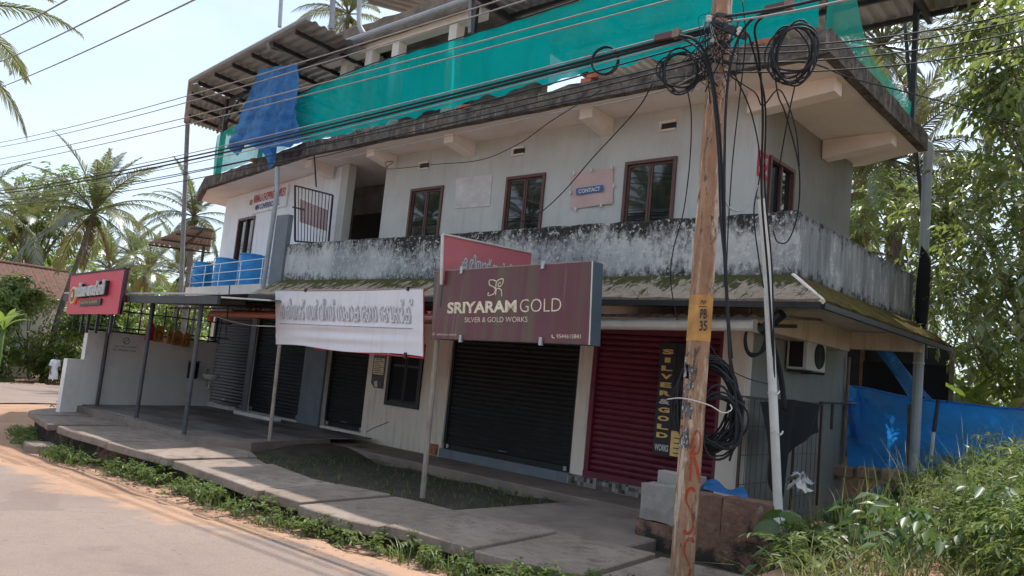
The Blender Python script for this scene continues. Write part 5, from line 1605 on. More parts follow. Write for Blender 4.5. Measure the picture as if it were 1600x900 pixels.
# power lines from the far left to the pole top
wire([(-38, 8.15, 8.438), (-3.842, 7.2, 6.517)], 0.011, 'cable_grey', 'topmost power line running from the left sky over the green net', straight=0.32)
wire([(-38, 8.172, 8.284), (-3.819, 7.2, 6.408)], 0.011, 'cable_grey', 'second power line from the top running over the green net', straight=0.34)
wire([(-38, 8.247, 7.77), (-3.802, 7.2, 5.958)], 0.011, 'cable_grey', 'third power line running across the middle of the green net', straight=0.2)
wire([(-38, 8.281, 7.539), (-3.794, 7.2, 5.842)], 0.011, 'cable_grey', 'fourth power line running across the middle of the green net', straight=0.2)
# bundles of cables below
for i, (yl, yr, r_, mt, lab) in enumerate(((297, 32, 0.010, 'cable_grey', 'thin pale cable running just above the thick black bundle'),
                                       (300, 38, 0.017, 'cable', 'thick black cable on top of the bundle crossing the tarpaulin'),
                                       (304, 42, 0.019, 'cable', 'thickest black cable under the bundle crossing the tarpaulin'),
                                       (309, 47, 0.010, 'cable_lite', 'pale cable hanging below the thick black bundle'))):
    dz = -0.035 * i
    a, b = (-38, 8.402, 6.717), (-3.901, 7.05, 5.354)
    wire([(a[0], a[1], a[2] + 3 * dz), (b[0], b[1], b[2] + dz)], r_, mt, lab, straight=0.30 + 0.02 * i, name='cable', cat='cable')
for i, (a, b, lab) in enumerate((((-38, 8.462, 6.306), (-3.897, 7.05, 5.019), 'upper of two slack cables below the thick bundle'), ((-38, 8.484, 6.151), (-3.887, 7.05, 4.976), 'lower of two slack cables below the thick bundle'),
                                 ((-38, 8.447, 6.408), (-3.925, 7.05, 5.192), 'black cable between the thick bundle and the slack cables'))):
    wire([a, b], 0.010, 'cable', lab, straight=0.35 + 0.1 * i, name='cable', cat='cable')
# wires leaving to the right
for i, (a, b, r_, mt, lab) in enumerate((((-3.788, 7.1, 5.438), (-2.364, 6.2, 4.89), 0.016, 'cable', 'thick cable leaving the pole top to the upper right'),
                                         ((-3.783, 7.1, 5.375), (-2.158, 6.2, 4.826), 0.012, 'cable_lite', 'pale cable leaving the pole top to the upper right'),
                                         ((-3.798, 7.1, 5.094), (-1.26, 9.5, 5.978), 0.009, 'cable', 'upper thin wire running right past the slab corner'),
                                         ((-3.794, 7.1, 5.031), (-1.259, 9.5, 5.885), 0.009, 'cable', 'middle thin wire running right past the slab corner'),
                                         ((-3.787, 7.1, 4.933), (-1.256, 9.5, 5.758), 0.009, 'cable', 'lower thin wire running right past the slab corner'),
                                         ((-3.78, 7.1, 4.836), (-1.253, 9.5, 5.588), 0.009, 'cable', 'lowest thin wire running right past the slab corner'))):
    wire([a, b], r_, mt, lab, straight=0.12 if i > 1 else 0.02)
wire([(-3.694, 7.2, 4.938), (-3.285, 8, 5.168), (-3.157, 9, 5.327), (-2.95, 10.5, 5.625), (-2.53, 12, 5.804), (-1.9, 14, 5.924)], 0.010, 'cable', 'service wire dropping past the slab corner into the right tree', 'drop cables')
# splice boxes
for a, b, lab in (((-4.566, 7, 5.327), (-4.267, 7, 5.318), 'brown cable splice box left of the pole top'), ((-3.269, 6.9, 5.288), (-3.003, 6.9, 5.287), 'brown cable splice box right of the pole top')):
    sx = thing('splice_box', lab, 'cable joint', a, 'cable splice boxes')
    MB().beam(a, b, 0.05, 0.07).build('body', MT['frame_brown'], sx)
    MB().beam(lerp(a, b, 0.75), lerp(a, b, 1.02), 0.07, 0.09).build('clamp', MT['wood'], sx)
# cable hoops and coils
tow = np.array((0.40, -0.88, -0.25))
tow /= np.linalg.norm(tow)
rgt = np.cross(np.array((0, 0, 1.0)), -tow)
rgt = np.array((0.88, 0.40, 0)) / np.linalg.norm((0.88, 0.40))
upv = np.cross(tow, rgt) * -1
if upv[2] < 0:
    upv = -upv
def coil(c, rx, rz, n, r, mat, label, jit=0.05, tilt=0.0, group='cable coils'):
    rs = random.Random(hash(label) % 1000 if False else len(label) * 7 + n)
    o = thing('cable_coil', label, 'cable coil', (c[0], c[1], c[2] - rz), group)
    for k in range(n):
        ax, az = rx * (1 + rs.uniform(-jit, jit)), rz * (1 + rs.uniform(-jit, jit))
        cx, cz, dy = rs.uniform(-jit, jit) * rx, rs.uniform(-jit, jit) * rz * 0.6 - az + rz, rs.uniform(-0.05, 0.05)
        ph = rs.uniform(0, 6.28)
        pts = []
        for a in np.linspace(0, 2 * math.pi, 30):
            wv = 1 + jit * 0.7 * math.sin(2 * a + ph) + jit * 0.4 * math.sin(3 * a + 2 * ph)
            p = np.array(c) + rgt * (cx + ax * wv * math.cos(a + tilt)) + np.array((0, 0, 1)) * (cz * 0.5 + az * wv * math.sin(a)) + tow * (dy + 0.04 * math.sin(a + ph))
            pts.append(p)
        MB().tube(pts, r * rs.uniform(0.8, 1.2), 5, cap=False).build('loop', MT[mat], o, smooth=True)
    return o
coil((-5.288, 7.1, 5.254), 0.155, 0.165, 2, 0.011, 'cable', 'single round hoop of cable hanging on the bundle left of the pole', 0.02)
coil((-4.215, 7, 4.882), 0.205, 0.225, 6, 0.010, 'cable', 'coil of cable hanging just left of the pole top', 0.13)
coil((-2.968, 6.9, 4.797), 0.18, 0.27, 9, 0.010, 'cable', 'tall coil of cable hanging right of the pole under the slab corner', 0.14)
coil((-3.859, 7.42, 1.425), 0.285, 0.42, 20, 0.011, 'cable', 'big black cable coil tied round the middle of the pole', 0.15)
coil((-3.699, 7.35, 1.274), 0.22, 0.28, 7, 0.012, 'cable', 'smaller loops of cable sagging right of the big coil', 0.2)
coil((-4.26, 9.3, 2.27), 0.12, 0.20, 4, 0.012, 'cable', 'small black cable coil hanging under the canopy beside the corner', 0.08)
wire([(-4.091, 7, 1.451), (-3.921, 6.95, 1.478), (-3.733, 6.9, 1.469), (-3.562, 6.9, 1.437), (-3.453, 6.95, 1.383), (-3.396, 7, 1.421), (-3.412, 7, 1.467)], 0.006, 'pvc_white', 'pale wire twisted round the big cable coil on the pole', 'drop cables')
# droppers along the pole
def drops(lst):
    for pts, r_, mt, lab in lst:
        wire(pts, r_, mt, lab, 'drop cables', name='drop_cable', cat='cable')
drops([
 ([(-4.296, 7, 5.303), (-4.054, 6.95, 5.181), (-3.891, 6.95, 4.953), (-3.793, 7, 4.545), (-3.723, 7.05, 4.015), (-3.646, 7.05, 3.351), (-3.593, 7.1, 2.653), (-3.504, 7.15, 1.907)], 0.016, 'cable', 'thick black cable curving from the left splice box down the pole'),
 ([(-4.295, 7, 5.289), (-3.981, 6.9, 5.055), (-3.839, 6.95, 4.738), (-3.724, 7, 4.001), (-3.643, 7, 3.276), (-3.55, 7.05, 2.582), (-3.484, 7.1, 1.782)], 0.012, 'cable', 'second black cable curving from the left splice box down the pole'),
 ([(-3.242, 6.9, 5.269), (-3.434, 6.9, 5.203), (-3.592, 6.95, 4.992), (-3.67, 7, 4.591), (-3.645, 7, 3.86), (-3.593, 7.05, 2.899), (-3.499, 7.1, 1.904)], 0.014, 'cable', 'black cable curving from the right splice box down the pole'),
 ([(-3.21, 6.9, 5.274), (-3.388, 6.95, 5.167), (-3.494, 7.3, 5.004), (-3.647, 7.8, 4.575), (-3.791, 8.2, 3.835), (-3.745, 8.4, 2.925), (-3.671, 8.5, 2.004)], 0.013, 'cable', 'black cable falling to the pale plastic pole from the right splice box'),
 ([(-3.524, 7.1, 5.171), (-3.54, 7.4, 4.912), (-3.622, 7.8, 4.642), (-3.758, 8.2, 3.905), (-3.705, 8.4, 2.996), (-3.643, 8.5, 1.793)], 0.010, 'cable', 'thin cable falling beside the pale plastic pole'),
 ([(-3.57, 7, 5.514), (-3.507, 7, 5.094), (-3.678, 7.3, 4.626), (-3.812, 7.5, 3.945), (-3.801, 7.5, 2.985), (-3.752, 7.5, 2.315)], 0.007, 'cable', 'thin wire hanging straight right of the pole'),
 ([(-3.673, 7.1, 4.829), (-3.675, 7.6, 4.515), (-3.732, 8, 4.069), (-3.867, 8.2, 3.62), (-3.827, 8.3, 3.127), (-3.788, 8.4, 2.78)], 0.008, 'cable', 'thin slack wire looping towards the pale plastic pole'),
 ([(-3.781, 7.1, 4.849), (-3.682, 7.2, 4.764), (-3.655, 7.6, 4.759), (-3.654, 7.8, 4.683), (-3.41, 7.6, 4.752), (-3.298, 7.6, 4.595), (-3.228, 7.7, 4.309), (-3.214, 7.8, 3.962)], 0.008, 'cable', 'curling wire end hanging in front of the side wall'),
 ([(-3.185, 7, 4.699), (-3.264, 7.3, 4.557), (-3.303, 7.6, 4.459), (-3.385, 8.2, 4.086), (-3.487, 8.5, 3.662), (-3.619, 8.6, 3.359), (-3.745, 8.6, 3.342), (-3.807, 8.6, 3.479)], 0.008, 'cable', 'long thin loop of wire in front of the balcony corner'),
 ([(-2.959, 7, 4.593), (-3.19, 7.4, 4.379), (-3.409, 7.8, 4.155), (-3.47, 7.9, 4.015)], 0.007, 'cable', 'thin wire hanging from the tall cable coil'),
 ([(-3.682, 7.1, 3.496), (-3.656, 7.2, 3.418), (-3.649, 7.4, 3.429), (-3.632, 7.6, 3.554), (-3.7, 7.9, 3.826)], 0.009, 'cable_lite', 'pale cable hanging in a shallow loop beside the pole'),
 ([(-4.586, 7.05, 4.84), (-4.895, 7.3, 4.717), (-5.458, 7.7, 4.614), (-6.037, 8, 4.414), (-6.868, 8.5, 4.162), (-7.559, 8.8, 3.948), (-8.237, 9, 3.861), (-9.062, 9.1, 3.572), (-9.939, 9.2, 3.119)], 0.008, 'cable', 'thin wire slanting from the cable coil down past the contact banner'),
 ([(-4.171, 7.1, 4.677), (-4.229, 7.3, 4.504), (-4.377, 7.6, 4.104), (-4.641, 8, 3.627), (-4.916, 8.3, 3.236), (-5.037, 8.5, 2.874), (-4.966, 8.6, 2.41)], 0.007, 'cable', 'thin wire hanging left of the pole in front of the balcony'),
 ([(-3.867, 7, 4.775), (-4.363, 7.2, 4.924), (-5.256, 7.8, 5.206), (-6.869, 8.6, 5.552), (-9.246, 9.2, 5.807), (-11.58, 9.5, 5.902), (-15.148, 9.6, 5.844)], 0.009, 'cable', 'dark wire running left just below the slab edge'),
 ([(-3.909, 7, 4.851), (-4.511, 7.2, 4.806), (-5.615, 7.8, 5.037), (-7.324, 8.6, 5.402), (-10.16, 9.2, 5.625), (-14.018, 9.5, 5.691)], 0.007, 'cable_lite', 'pale wire running left below the slab edge'),
 ([(-12.406, 9.7, 5.408), (-12.616, 9.8, 5.564), (-12.371, 9.8, 5.55), (-12.381, 9.7, 5.379), (-10.188, 9, 5.05), (-8.791, 8.7, 4.893), (-7.627, 8.3, 4.897), (-6.8, 8, 5.023), (-5.606, 7.5, 5.099)], 0.007, 'cable', 'thin wire with a loop slanting across the upper wall'),
 ([(-17.252, 8, 2.549), (-15.686, 7.7, 2.305), (-14.259, 7.6, 2.079), (-13.181, 7.6, 1.977), (-12.469, 7.7, 1.987)], 0.009, 'cable_lite', 'pale cable sagging under the canopy eave to the white banner'),
 ([(-3.562, 7.2, 2.002), (-3.526, 7.3, 1.666), (-3.502, 7.35, 1.172), (-3.575, 7.4, 0.914)], 0.012, 'cable', 'black cable end drooping right of the big coil'),
 ([(-3.762, 7.2, 2.024), (-3.711, 7.4, 1.85), (-3.745, 8, 1.755), (-3.712, 8.5, 1.717)], 0.006, 'cable', 'thin wire slanting from the pole to the pale plastic pole'),
])
tg = thing('cable_tangle', 'tangle of thin cable ends twisted round the pole top', 'cables', (-3.9, 7.1, 4.9))
rs = random.Random(5)
for k in range(15):
    c = np.array((-3.834, 7, 5.097))
    side_ = 1 if k % 3 else -1
    pts = [c + np.array((rs.uniform(-0.1, 0.1), -0.08, rs.uniform(-0.25, 0.35)))]
    for q in range(3):
        pts.append(c + rgt * (rs.uniform(-0.26, 0.24)) + np.array((0, rs.uniform(-0.15, 0.1), rs.uniform(-0.35, 0.32))))
    pts.append(c + rgt * (side_ * rs.uniform(0.05, 0.2)) + np.array((0, rs.uniform(-0.1, 0.1), rs.uniform(-0.6, -0.2))))
    MB().tube(smooth_curve(pts, 8), rs.choice((0.004, 0.005, 0.007)), 4).build('strand', MT[rs.choice(('cable', 'cable', 'cable', 'cable_lite'))], tg, smooth=True)
# junction box beside the big coil
jb = thing('junction_box', 'black junction box hanging right of the cable coil', 'box', (-3.63, 7.6, 1.287))
MB().box((-3.631, 7.6, 1.402), (0.14, 0.12, 0.24), rz=0.6).build('body', MT['black'], jb, bevel=0.01)
MB().box((-3.64, 7.6, 1.531), (0.16, 0.14, 0.03), rz=0.6).build('lid', MT['steel_grey'], jb)
# black splice tube under the canopy
st = MB().tube([(-4.095, 9.1, 2.359), (-3.811, 9, 2.563)], 0.065, 10).build('cable_closure', MT['black'])
tag(st, 'fat black cable closure tube tied behind the pale plastic pole', 'cable joint')
# torn dark cable wrap around
# pale plastic pole leaning at the corner
pp = thing('plastic_pole', 'pale plastic pipe pole standing at the right corner, frayed at the top', 'pole', (-3.498, 8.5, 0.263))
MB().tube([(-3.497, 8.5, 0.243), (-3.702, 8.52, 2.004), (-3.867, 8.55, 3.322), (-3.951, 8.56, 3.843)], 0.048, 10).build('pipe', MT['pvc_white'], pp)
MB().tube([(-3.902, 8.54, 3.585), (-3.939, 8.54, 3.792), (-3.999, 8.54, 3.88)], 0.02, 6).build('frayed_tip', MT['wood'], pp)
MB().tube(smooth_curve([(-3.494, 8.48, 0.333), (-3.48, 8.48, 0.221), (-3.526, 8.46, 0.187)], 4), 0.06, 10).build('elbow', MT['pvc_new'], pp)
for q in ((-3.628, 8.47, 1.631), (-3.565, 8.47, 1.2)):
    MB().tube([(q[0] + 0.06 * math.cos(a), q[1] + 0.06 * math.sin(a), q[2] + 0.02 * math.sin(3 * a)) for a in np.linspace(0, 6.28, 14)], 0.007, 5).build('tied_string', MT['pvc_white'], pp)
# grey rain pipe at the back corner
rpz = thing('rain_pipe', 'thick grey rain pipe running down from the roof slab at the right', 'pipe', (-3.82, 14.82, 0.5))
MB().tube(smooth_curve([(-4.2, 14.7, 6.32), (-3.9, 14.8, 6.32), (-3.80, 14.82, 6.25), (-3.80, 14.82, 6.0)], 4), 0.085, 12).build('elbow', MT['pvc_grey'], rpz)
MB().tube([(-3.80, 14.82, 6.0), (-3.81, 14.82, 3.2), (-3.83, 14.82, 0.4)], 0.085, 12).build('pipe', MT['pvc_grey'], rpz)
for z in (3.1, 2.75, 2.4):
    MB().lathe((-3.815, 14.82, z), [(0.092, 0), (0.096, 0.015), (0.092, 0.03)], 14).build('strap', MT['pvc_white'], rpz)
m = MB()
m.grid(lambda u, v: (-3.80 + 0.11 * math.cos(2.4 * u + 3.3 + 1.2 * v), 14.82 + 0.11 * math.sin(2.4 * u + 3.3 + 1.2 * v), 3.25 + 1.2 * v - 0.35 * u), 8, 12)
m.build('black_wrap', MT['cloth_black'], rpz, smooth=True, solid=0.006)

# ================================================================ SIDE YARD
ac = thing('ac_unit', 'old white air conditioner outdoor unit on the grey side wall', 'air conditioner', (-4.93, 12.6, 2.0))
MB().bb((-5.09, 12.28, 2.06), (-4.75, 13.05, 2.57)).build('casing', MT['ac_white'], ac, bevel=0.015)
MB().bb((-5.04, 12.268, 2.10), (-4.82, 12.277, 2.53)).build('side_grille', MT['black'], ac)
m = MB()
cy, cz = 12.76, 2.31
m.plate([(-4.742, cy + 0.21 * math.cos(a), cz + 0.21 * math.sin(a)) for a in np.linspace(0, 2 * math.pi, 28, endpoint=False)], 0.006)
fg = m.build('fan_opening', MT['black'], ac)
for r_ in (0.08, 0.14, 0.2):
    MB().tube([(-4.735, cy + r_ * math.cos(a), cz + r_ * math.sin(a)) for a in np.linspace(0, 6.283, 24)], 0.005, 4).build('guard_ring', MT['steel_dark'], fg)
for y in (12.4, 12.95):
    MB().bb((-5.1, y - 0.02, 2.02), (-4.72, y + 0.02, 2.055)).build('bracket', MT['steel_dark'], ac)
# cable bundle hanging beside it
wire([(-4.099, 9.4, 2.287), (-4.097, 9.6, 2.066), (-4.096, 9.8, 1.758), (-4.085, 9.9, 1.44)], 0.035, 'cable', 'thick bundle of black cables hanging in front of the side wall', 'drop cables', 'cable_bundle', cat='cable')
# wire mesh panels
for (ya, yb, lab) in ((10.42, 11.75, 'rusty wire mesh panel beside the shop corner pillar'), (12.3, 13.4, 'rusty wire mesh panel below the air conditioner')):
    mp_ = thing('mesh_panel', lab, 'mesh panel', (-4.9, (ya + yb) / 2, 0.0), 'mesh panels')
    m = MB()
    m.beam((-4.9, ya, -0.1), (-4.9, ya, 1.55), 0.035, 0.035).beam((-4.9, yb, -0.1), (-4.9, yb, 1.55), 0.035, 0.035).beam((-4.9, ya, 1.55), (-4.9, yb, 1.55), 0.035, 0.035)
    m.build('frame', MT['frame_brown'], mp_)
    n = int((yb - ya) / 0.17)
    for k in range(1, n):
        y = ya + (yb - ya) * k / n
        MB().beam((-4.9, y, -0.1), (-4.9, y, 1.54), 0.006, 0.006).build('wire', MT['frame_brown'], mp_)
    for z in (0.1, 0.35, 0.75, 1.15):
        MB().beam((-4.895, ya, z), (-4.895, yb, z), 0.008, 0.008).build('wire', MT['frame_brown'], mp_)
# black cloth hung over the mesh
bcl = thing('black_cloth', 'large black cloth hung over the wire mesh behind the plastic pole', 'cloth', (-4.234, 10.6, 0.429))
ctop = [(-4.412, 9.9, 1.506), (-4.349, 10.5, 1.569), (-4.328, 11, 1.574), (-4.327, 11.8, 1.53)]
cbot = [(-4.298, 9.9, 0.809), (-4.307, 10.4, 0.276), (-4.34, 10.9, 0.92), (-4.269, 11.7, 1.145)]
ctx, cbx = smooth_curve(ctop, 8), smooth_curve(cbot, 8)
def clf(u, v):
    a = np.array([np.interp(u, np.linspace(0, 1, len(ctx)), ctx[:, k]) for k in range(3)])
    b = np.array([np.interp(u, np.linspace(0, 1, len(cbx)), cbx[:, k]) for k in range(3)])
    p = a * (1 - v) + b * v
    p[0] += 0.05 * math.sin(16 * u + 2 * v)
    return p
m = MB()
m.grid(clf, 40, 14)
m.build('cloth_sheet', MT['cloth_black'], bcl, smooth=True)
# horizontal pipe rail with a hanging valve
hr = thing('side_rail', 'dark horizontal pipe with a hanging rod on the side wall end', 'rail', (-4.85, 14.0, 1.2))
MB().tube([(-4.85, 13.2, 1.58), (-4.85, 14.9, 1.62)], 0.02, 6).build('pipe', MT['steel_dark'], hr)
MB().tube([(-4.85, 13.75, 1.6), (-4.85, 13.75, 1.15)], 0.025, 6).build('hanging_rod', MT['steel_dark'], hr)
# low laterite wall in front of the corner
lw = thing('laterite_wall', 'broken mossy laterite low wall behind the electric pole', 'wall', (-4.4, 8.5, -0.5))
def stone(a, b, z0, z1, y0, y1, mat, nm):
    m = MB()
    n = 5
    vs, fs = [], []
    def f(u, v, w):
        x = a + (b - a) * u
        y = y0 + (y1 - y0) * v
        z = z0 + (z1 - z0) * w
        j = 0.012
        return (x + random.uniform(-j, j), y + random.uniform(-j, j), z + random.uniform(-j, j))
    pts = {}
    for i in range(n + 1):
        for jv in range(3):
            for k in range(4):
                pts[(i, jv, k)] = len(vs)
                vs.append(f(i / n, jv / 2, k / 3))
    def q(a_, b_, c_, d_):
        fs.append(tuple(pts[t] for t in (a_, b_, c_, d_)))
    for i in range(n):
        for k in range(3):
            q((i, 0, k), (i + 1, 0, k), (i + 1, 0, k + 1), (i, 0, k + 1))
            q((i, 2, k), (i, 2, k + 1), (i + 1, 2, k + 1), (i + 1, 2, k))
        for jv in range(2):
            q((i, jv, 3), (i + 1, jv, 3), (i + 1, jv + 1, 3), (i, jv + 1, 3))
    for jv in range(2):
        for k in range(3):
            q((0, jv, k), (0, jv, k + 1), (0, jv + 1, k + 1), (0, jv + 1, k))
            q((n, jv, k), (n, jv + 1, k), (n, jv + 1, k + 1), (n, jv, k + 1))
    return m.add(vs, fs).build(nm, MT[mat], lw)
stone(-5.2, -4.72, -0.02, 0.40, 8.45, 8.75, 'concrete', 'stone')
stone(-4.718, -4.13, -0.02, 0.40, 8.44, 8.74, 'laterite', 'stone')
stone(-4.128, -3.55, -0.02, 0.42, 8.44, 8.74, 'laterite', 'stone')
stone(-5.22, -4.5, -0.45, -0.022, 8.42, 8.76, 'laterite', 'stone')
stone(-4.498, -3.5, -0.45, -0.022, 8.42, 8.76, 'laterite', 'stone')
stone(-5.0, -3.6, -0.45, 0.18, 8.78, 9.5, 'soil', 'rubble_fill')
MB().bb((-5.18, 8.77, 0.0), (-4.6, 8.95, 0.55)).build('block', MT['concrete'], lw, bevel=0.01)
# blue sheet scraps on the wall
m = MB()
q0, q1, q2, q3 = (-4.54, 8.75, 0.393), (-3.962, 8.75, 0.376), (-4.381, 9.3, 0.365), (-4.768, 9.3, 0.378)
m.grid(lambda u, v: np.array(lerp(lerp(q0, q1, u), lerp(q3, q2, u), v)) + np.array((0, 0, 0.12 * math.sin(math.pi * v) * (0.6 + 0.4 * math.sin(7 * u)) + 0.03)), 14, 8)
bsr = m.build('blue_sheet', MT['tarp'], smooth=True)
tag(bsr, 'crumpled blue plastic sheet on top of the laterite wall', 'sheet')
m = MB()
q0 = (-3.729, 8.9, 0.19)
m.grid(lambda u, v: (q0[0] + 0.2 * u, q0[1] + 0.1 * v, q0[2] - 0.05 + 0.16 * v + 0.04 * math.sin(8 * u + 4 * v)), 8, 6)
tag(m.build('blue_sheet', MT['tarp_bright'], smooth=True), 'scrap of blue plastic beside the pale pipe elbow', 'sheet')
# blue tarpaulin fence
tf = thing('tarpaulin_fence', 'bright blue tarpaulin fence sagging between posts at the right', 'tarpaulin', (-3.2, 15.3, 0.4))
ttx = [-5.08, -4.75, -4.3, -3.83, -3.3, -2.8, -2.3, -1.8]
ttz = [1.93, 1.91, 1.84, 1.80, 1.79, 1.77, 1.78, 1.80]
def tff(u, v):
    x = -5.08 + 3.3 * u
    zt = np.interp(x, ttx, ttz)
    zb = 0.42
    y = 15.25 + 0.16 * (abs(math.sin(4.5 * u - 2.6 * v + 0.5)) - 0.5) + 0.05 * abs(math.sin(13 * u + 6 * v)) + 0.09 * math.sin(9 * u - 3.5 * v) * (1 - v * 0.6) + 0.05 * math.sin(23 * u + 7 * v) * (1 - v) + 0.10 * math.sin(math.pi * v) * math.sin(5 * u) + 0.05 * math.sin(4 * (u * 2 + v * 3))
    return (x, y, zb + (zt - zb) * v)
m = MB()
m.grid(tff, 70, 24)
m.build('tarpaulin_sheet', MT['tarp_bright'], tf, smooth=True)
MB().tube(smooth_curve([(a, 15.22, b + 0.01) for a, b in zip(ttx, ttz)], 4), 0.022, 6).build('top_hem', MT['tarp_bright'], tf)
m = MB()
m.grid(lambda u, v: (-5.06 + 0.28 * u + 0.02 * math.sin(9 * v), 15.12 + 0.05 * math.sin(6 * u + 5 * v), 1.05 + 0.9 * v - 0.15 * u), 8, 12)
m.build('folded_flap', MT['tarp_bright'], tf, smooth=True)
for a, b, r_, mt in (((-5.053, 15.05, 2.464), (-5.044, 15, 0.554), 0.03, 'wood'), ((-3.962, 15, 1.699), (-3.952, 15, 0.647), 0.05, 'wood'), ((-3.534, 15, 1.828), (-3.584, 15, 1.27), 0.03, 'steel_dark'), ((-3.584, 15, 1.27), (-3.615, 15, 0.761), 0.03, 'pvc_white')):
    MB().tube([a, b], r_, 8).build('stake', MT[mt], tf)
# second tarpaulin slung under the sunshade and the dark shed behind
m = MB()
q0, q1, q2, q3 = (-5.176, 16.6, 2.838), (-4.815, 16.4, 2.837), (-3.715, 15.6, 1.812), (-4.184, 15.7, 1.818)
m.grid(lambda u, v: np.array(lerp(lerp(q0, q1, u), lerp(q3, q2, u), v)) + np.array((0, 0, 0.05 * math.sin(9 * u + 3 * v))), 8, 14)
tag(m.build('slung_tarpaulin', MT['tarp'], smooth=True), 'narrow blue tarpaulin slung diagonally under the sunshade end', 'tarpaulin')
sd = thing('back_shed', 'dark open shed behind the side of the building', 'shed', (-4.6, 17.0, 0.4))
MB().bb((-8.0, 17.6, 0.3), (-3.9, 17.7, 2.9)).build('back_panel', MT['steel_dark'], sd)
MB().bb((-8.0, 15.6, 2.95), (-4.5, 17.7, 3.0)).build('roof', MT['sheet_dark'], sd)
for x in (-3.9, -5.6):
    MB().beam((x, 17.5, 0.3), (x, 17.5, 2.94), 0.08, 0.08).build('post', MT['wood'], sd)
m = MB()
m.grid(lambda u, v: (-5.3 + 1.5 * u, 16.6 + 0.05 * math.sin(9 * u), 1.5 + 1.0 * v - 0.7 * u * (1 - v)), 8, 6)
m.build('plastic_curtain', MT['cloth_black'], sd, smooth=True)
# retaining stones and rubbish below the tarpaulin
for k in range(5):
    x = -5.0 + 0.42 * k
    o = MB().box((x, 14.85 + 0.05 * (k % 2), 0.40 + 0.03 * (k % 3)), (0.36, 0.28, 0.22), rz=0.1 * (k - 2)).build('edging_stone', MT['rock'], bevel=0.04)
    tag(o, ('first', 'second', 'third', 'fourth', 'fifth')[k] + ' laterite edging stone from the building below the blue tarpaulin', 'stone', 'edging stones')
for i, (q, mt, lab) in enumerate((((-4.422, 11.4, 0.474), 'white_print', 'crumpled white plastic bag in the weeds below the black cloth'), ((-4.305, 11, 0.402), 'low_white', 'dirty paper scrap in the weeds by the wire mesh'), ((-3.781, 12.8, 0.321), 'shirt_blue', 'dark blue rag lying in the weeds under the tarpaulin fence'))):
    m = MB()
    rs = random.Random(i)
    hh = [[rs.uniform(0, 0.16) for _ in range(9)] for _ in range(9)]
    m.grid(lambda u, v: (q[0] + 0.34 * (u - 0.5) + 0.03 * math.sin(17 * v), q[1] + 0.3 * (v - 0.5) + 0.03 * math.sin(15 * u), q[2] - 0.06 + hh[int(u * 8)][int(v * 8)] * (1.2 - abs(u - 0.5) * 2)), 9, 9)
    tag(m.build('litter', MT[mt]), lab, 'litter', 'litter in the weeds')

# ================================================================ PLANTS
def nrmz(a):
    return a / (np.linalg.norm(a, axis=-1, keepdims=True) + 1e-9)
def leaf_arrays(base, dirv, nrm, L, W, fold=0.25, droop=0.0):
    """n folded leaves: base points, unit directions, approximate normals"""
    side = nrmz(np.cross(dirv, nrm))
    up = nrmz(np.cross(side, dirv))
    L, W = L[:, None], W[:, None]
    mid = base + dirv * L * 0.48
    tip = base + dirv * L + np.array((0, 0, -1.0)) * L * droop
    l = mid + side * W * 0.5 + up * W * fold
    r_ = mid - side * W * 0.5 + up * W * fold
    n = len(base)
    V = np.stack([base, l, tip, r_], 1).reshape(-1, 3)
    idx = np.arange(n)[:, None] * 4
    Fa = np.concatenate([idx + np.array((0, 2, 1)), idx + np.array((0, 3, 2))], 1).reshape(-1, 3)
    return V, Fa
def fast_mesh(name, V, Fa, rnd, mat, nside=3):
    me = bpy.data.meshes.new(name)
    V = np.ascontiguousarray(V, np.float32)
    Fa = np.ascontiguousarray(Fa, np.int32)
    me.vertices.add(len(V))
    me.vertices.foreach_set('co', V.ravel())
    me.loops.add(Fa.size)
    me.loops.foreach_set('vertex_index', Fa.ravel())
    me.polygons.add(len(Fa))
    me.polygons.foreach_set('loop_start', np.arange(0, Fa.size, nside, dtype=np.int32))
    me.polygons.foreach_set('loop_total', np.full(len(Fa), nside, np.int32))
    me.update(calc_edges=True)
    a = me.attributes.new('rnd', 'FLOAT', 'POINT')
    a.data.foreach_set('value', np.ascontiguousarray(rnd, np.float32))
    me.materials.append(MT[mat])
    return me
def link(name, me, parent=None, loc=(0, 0, 0)):
    o = bpy.data.objects.new(name, me)
    COL.objects.link(o)
    o.location = loc
    if parent is not None:
        o.parent = parent
    return o
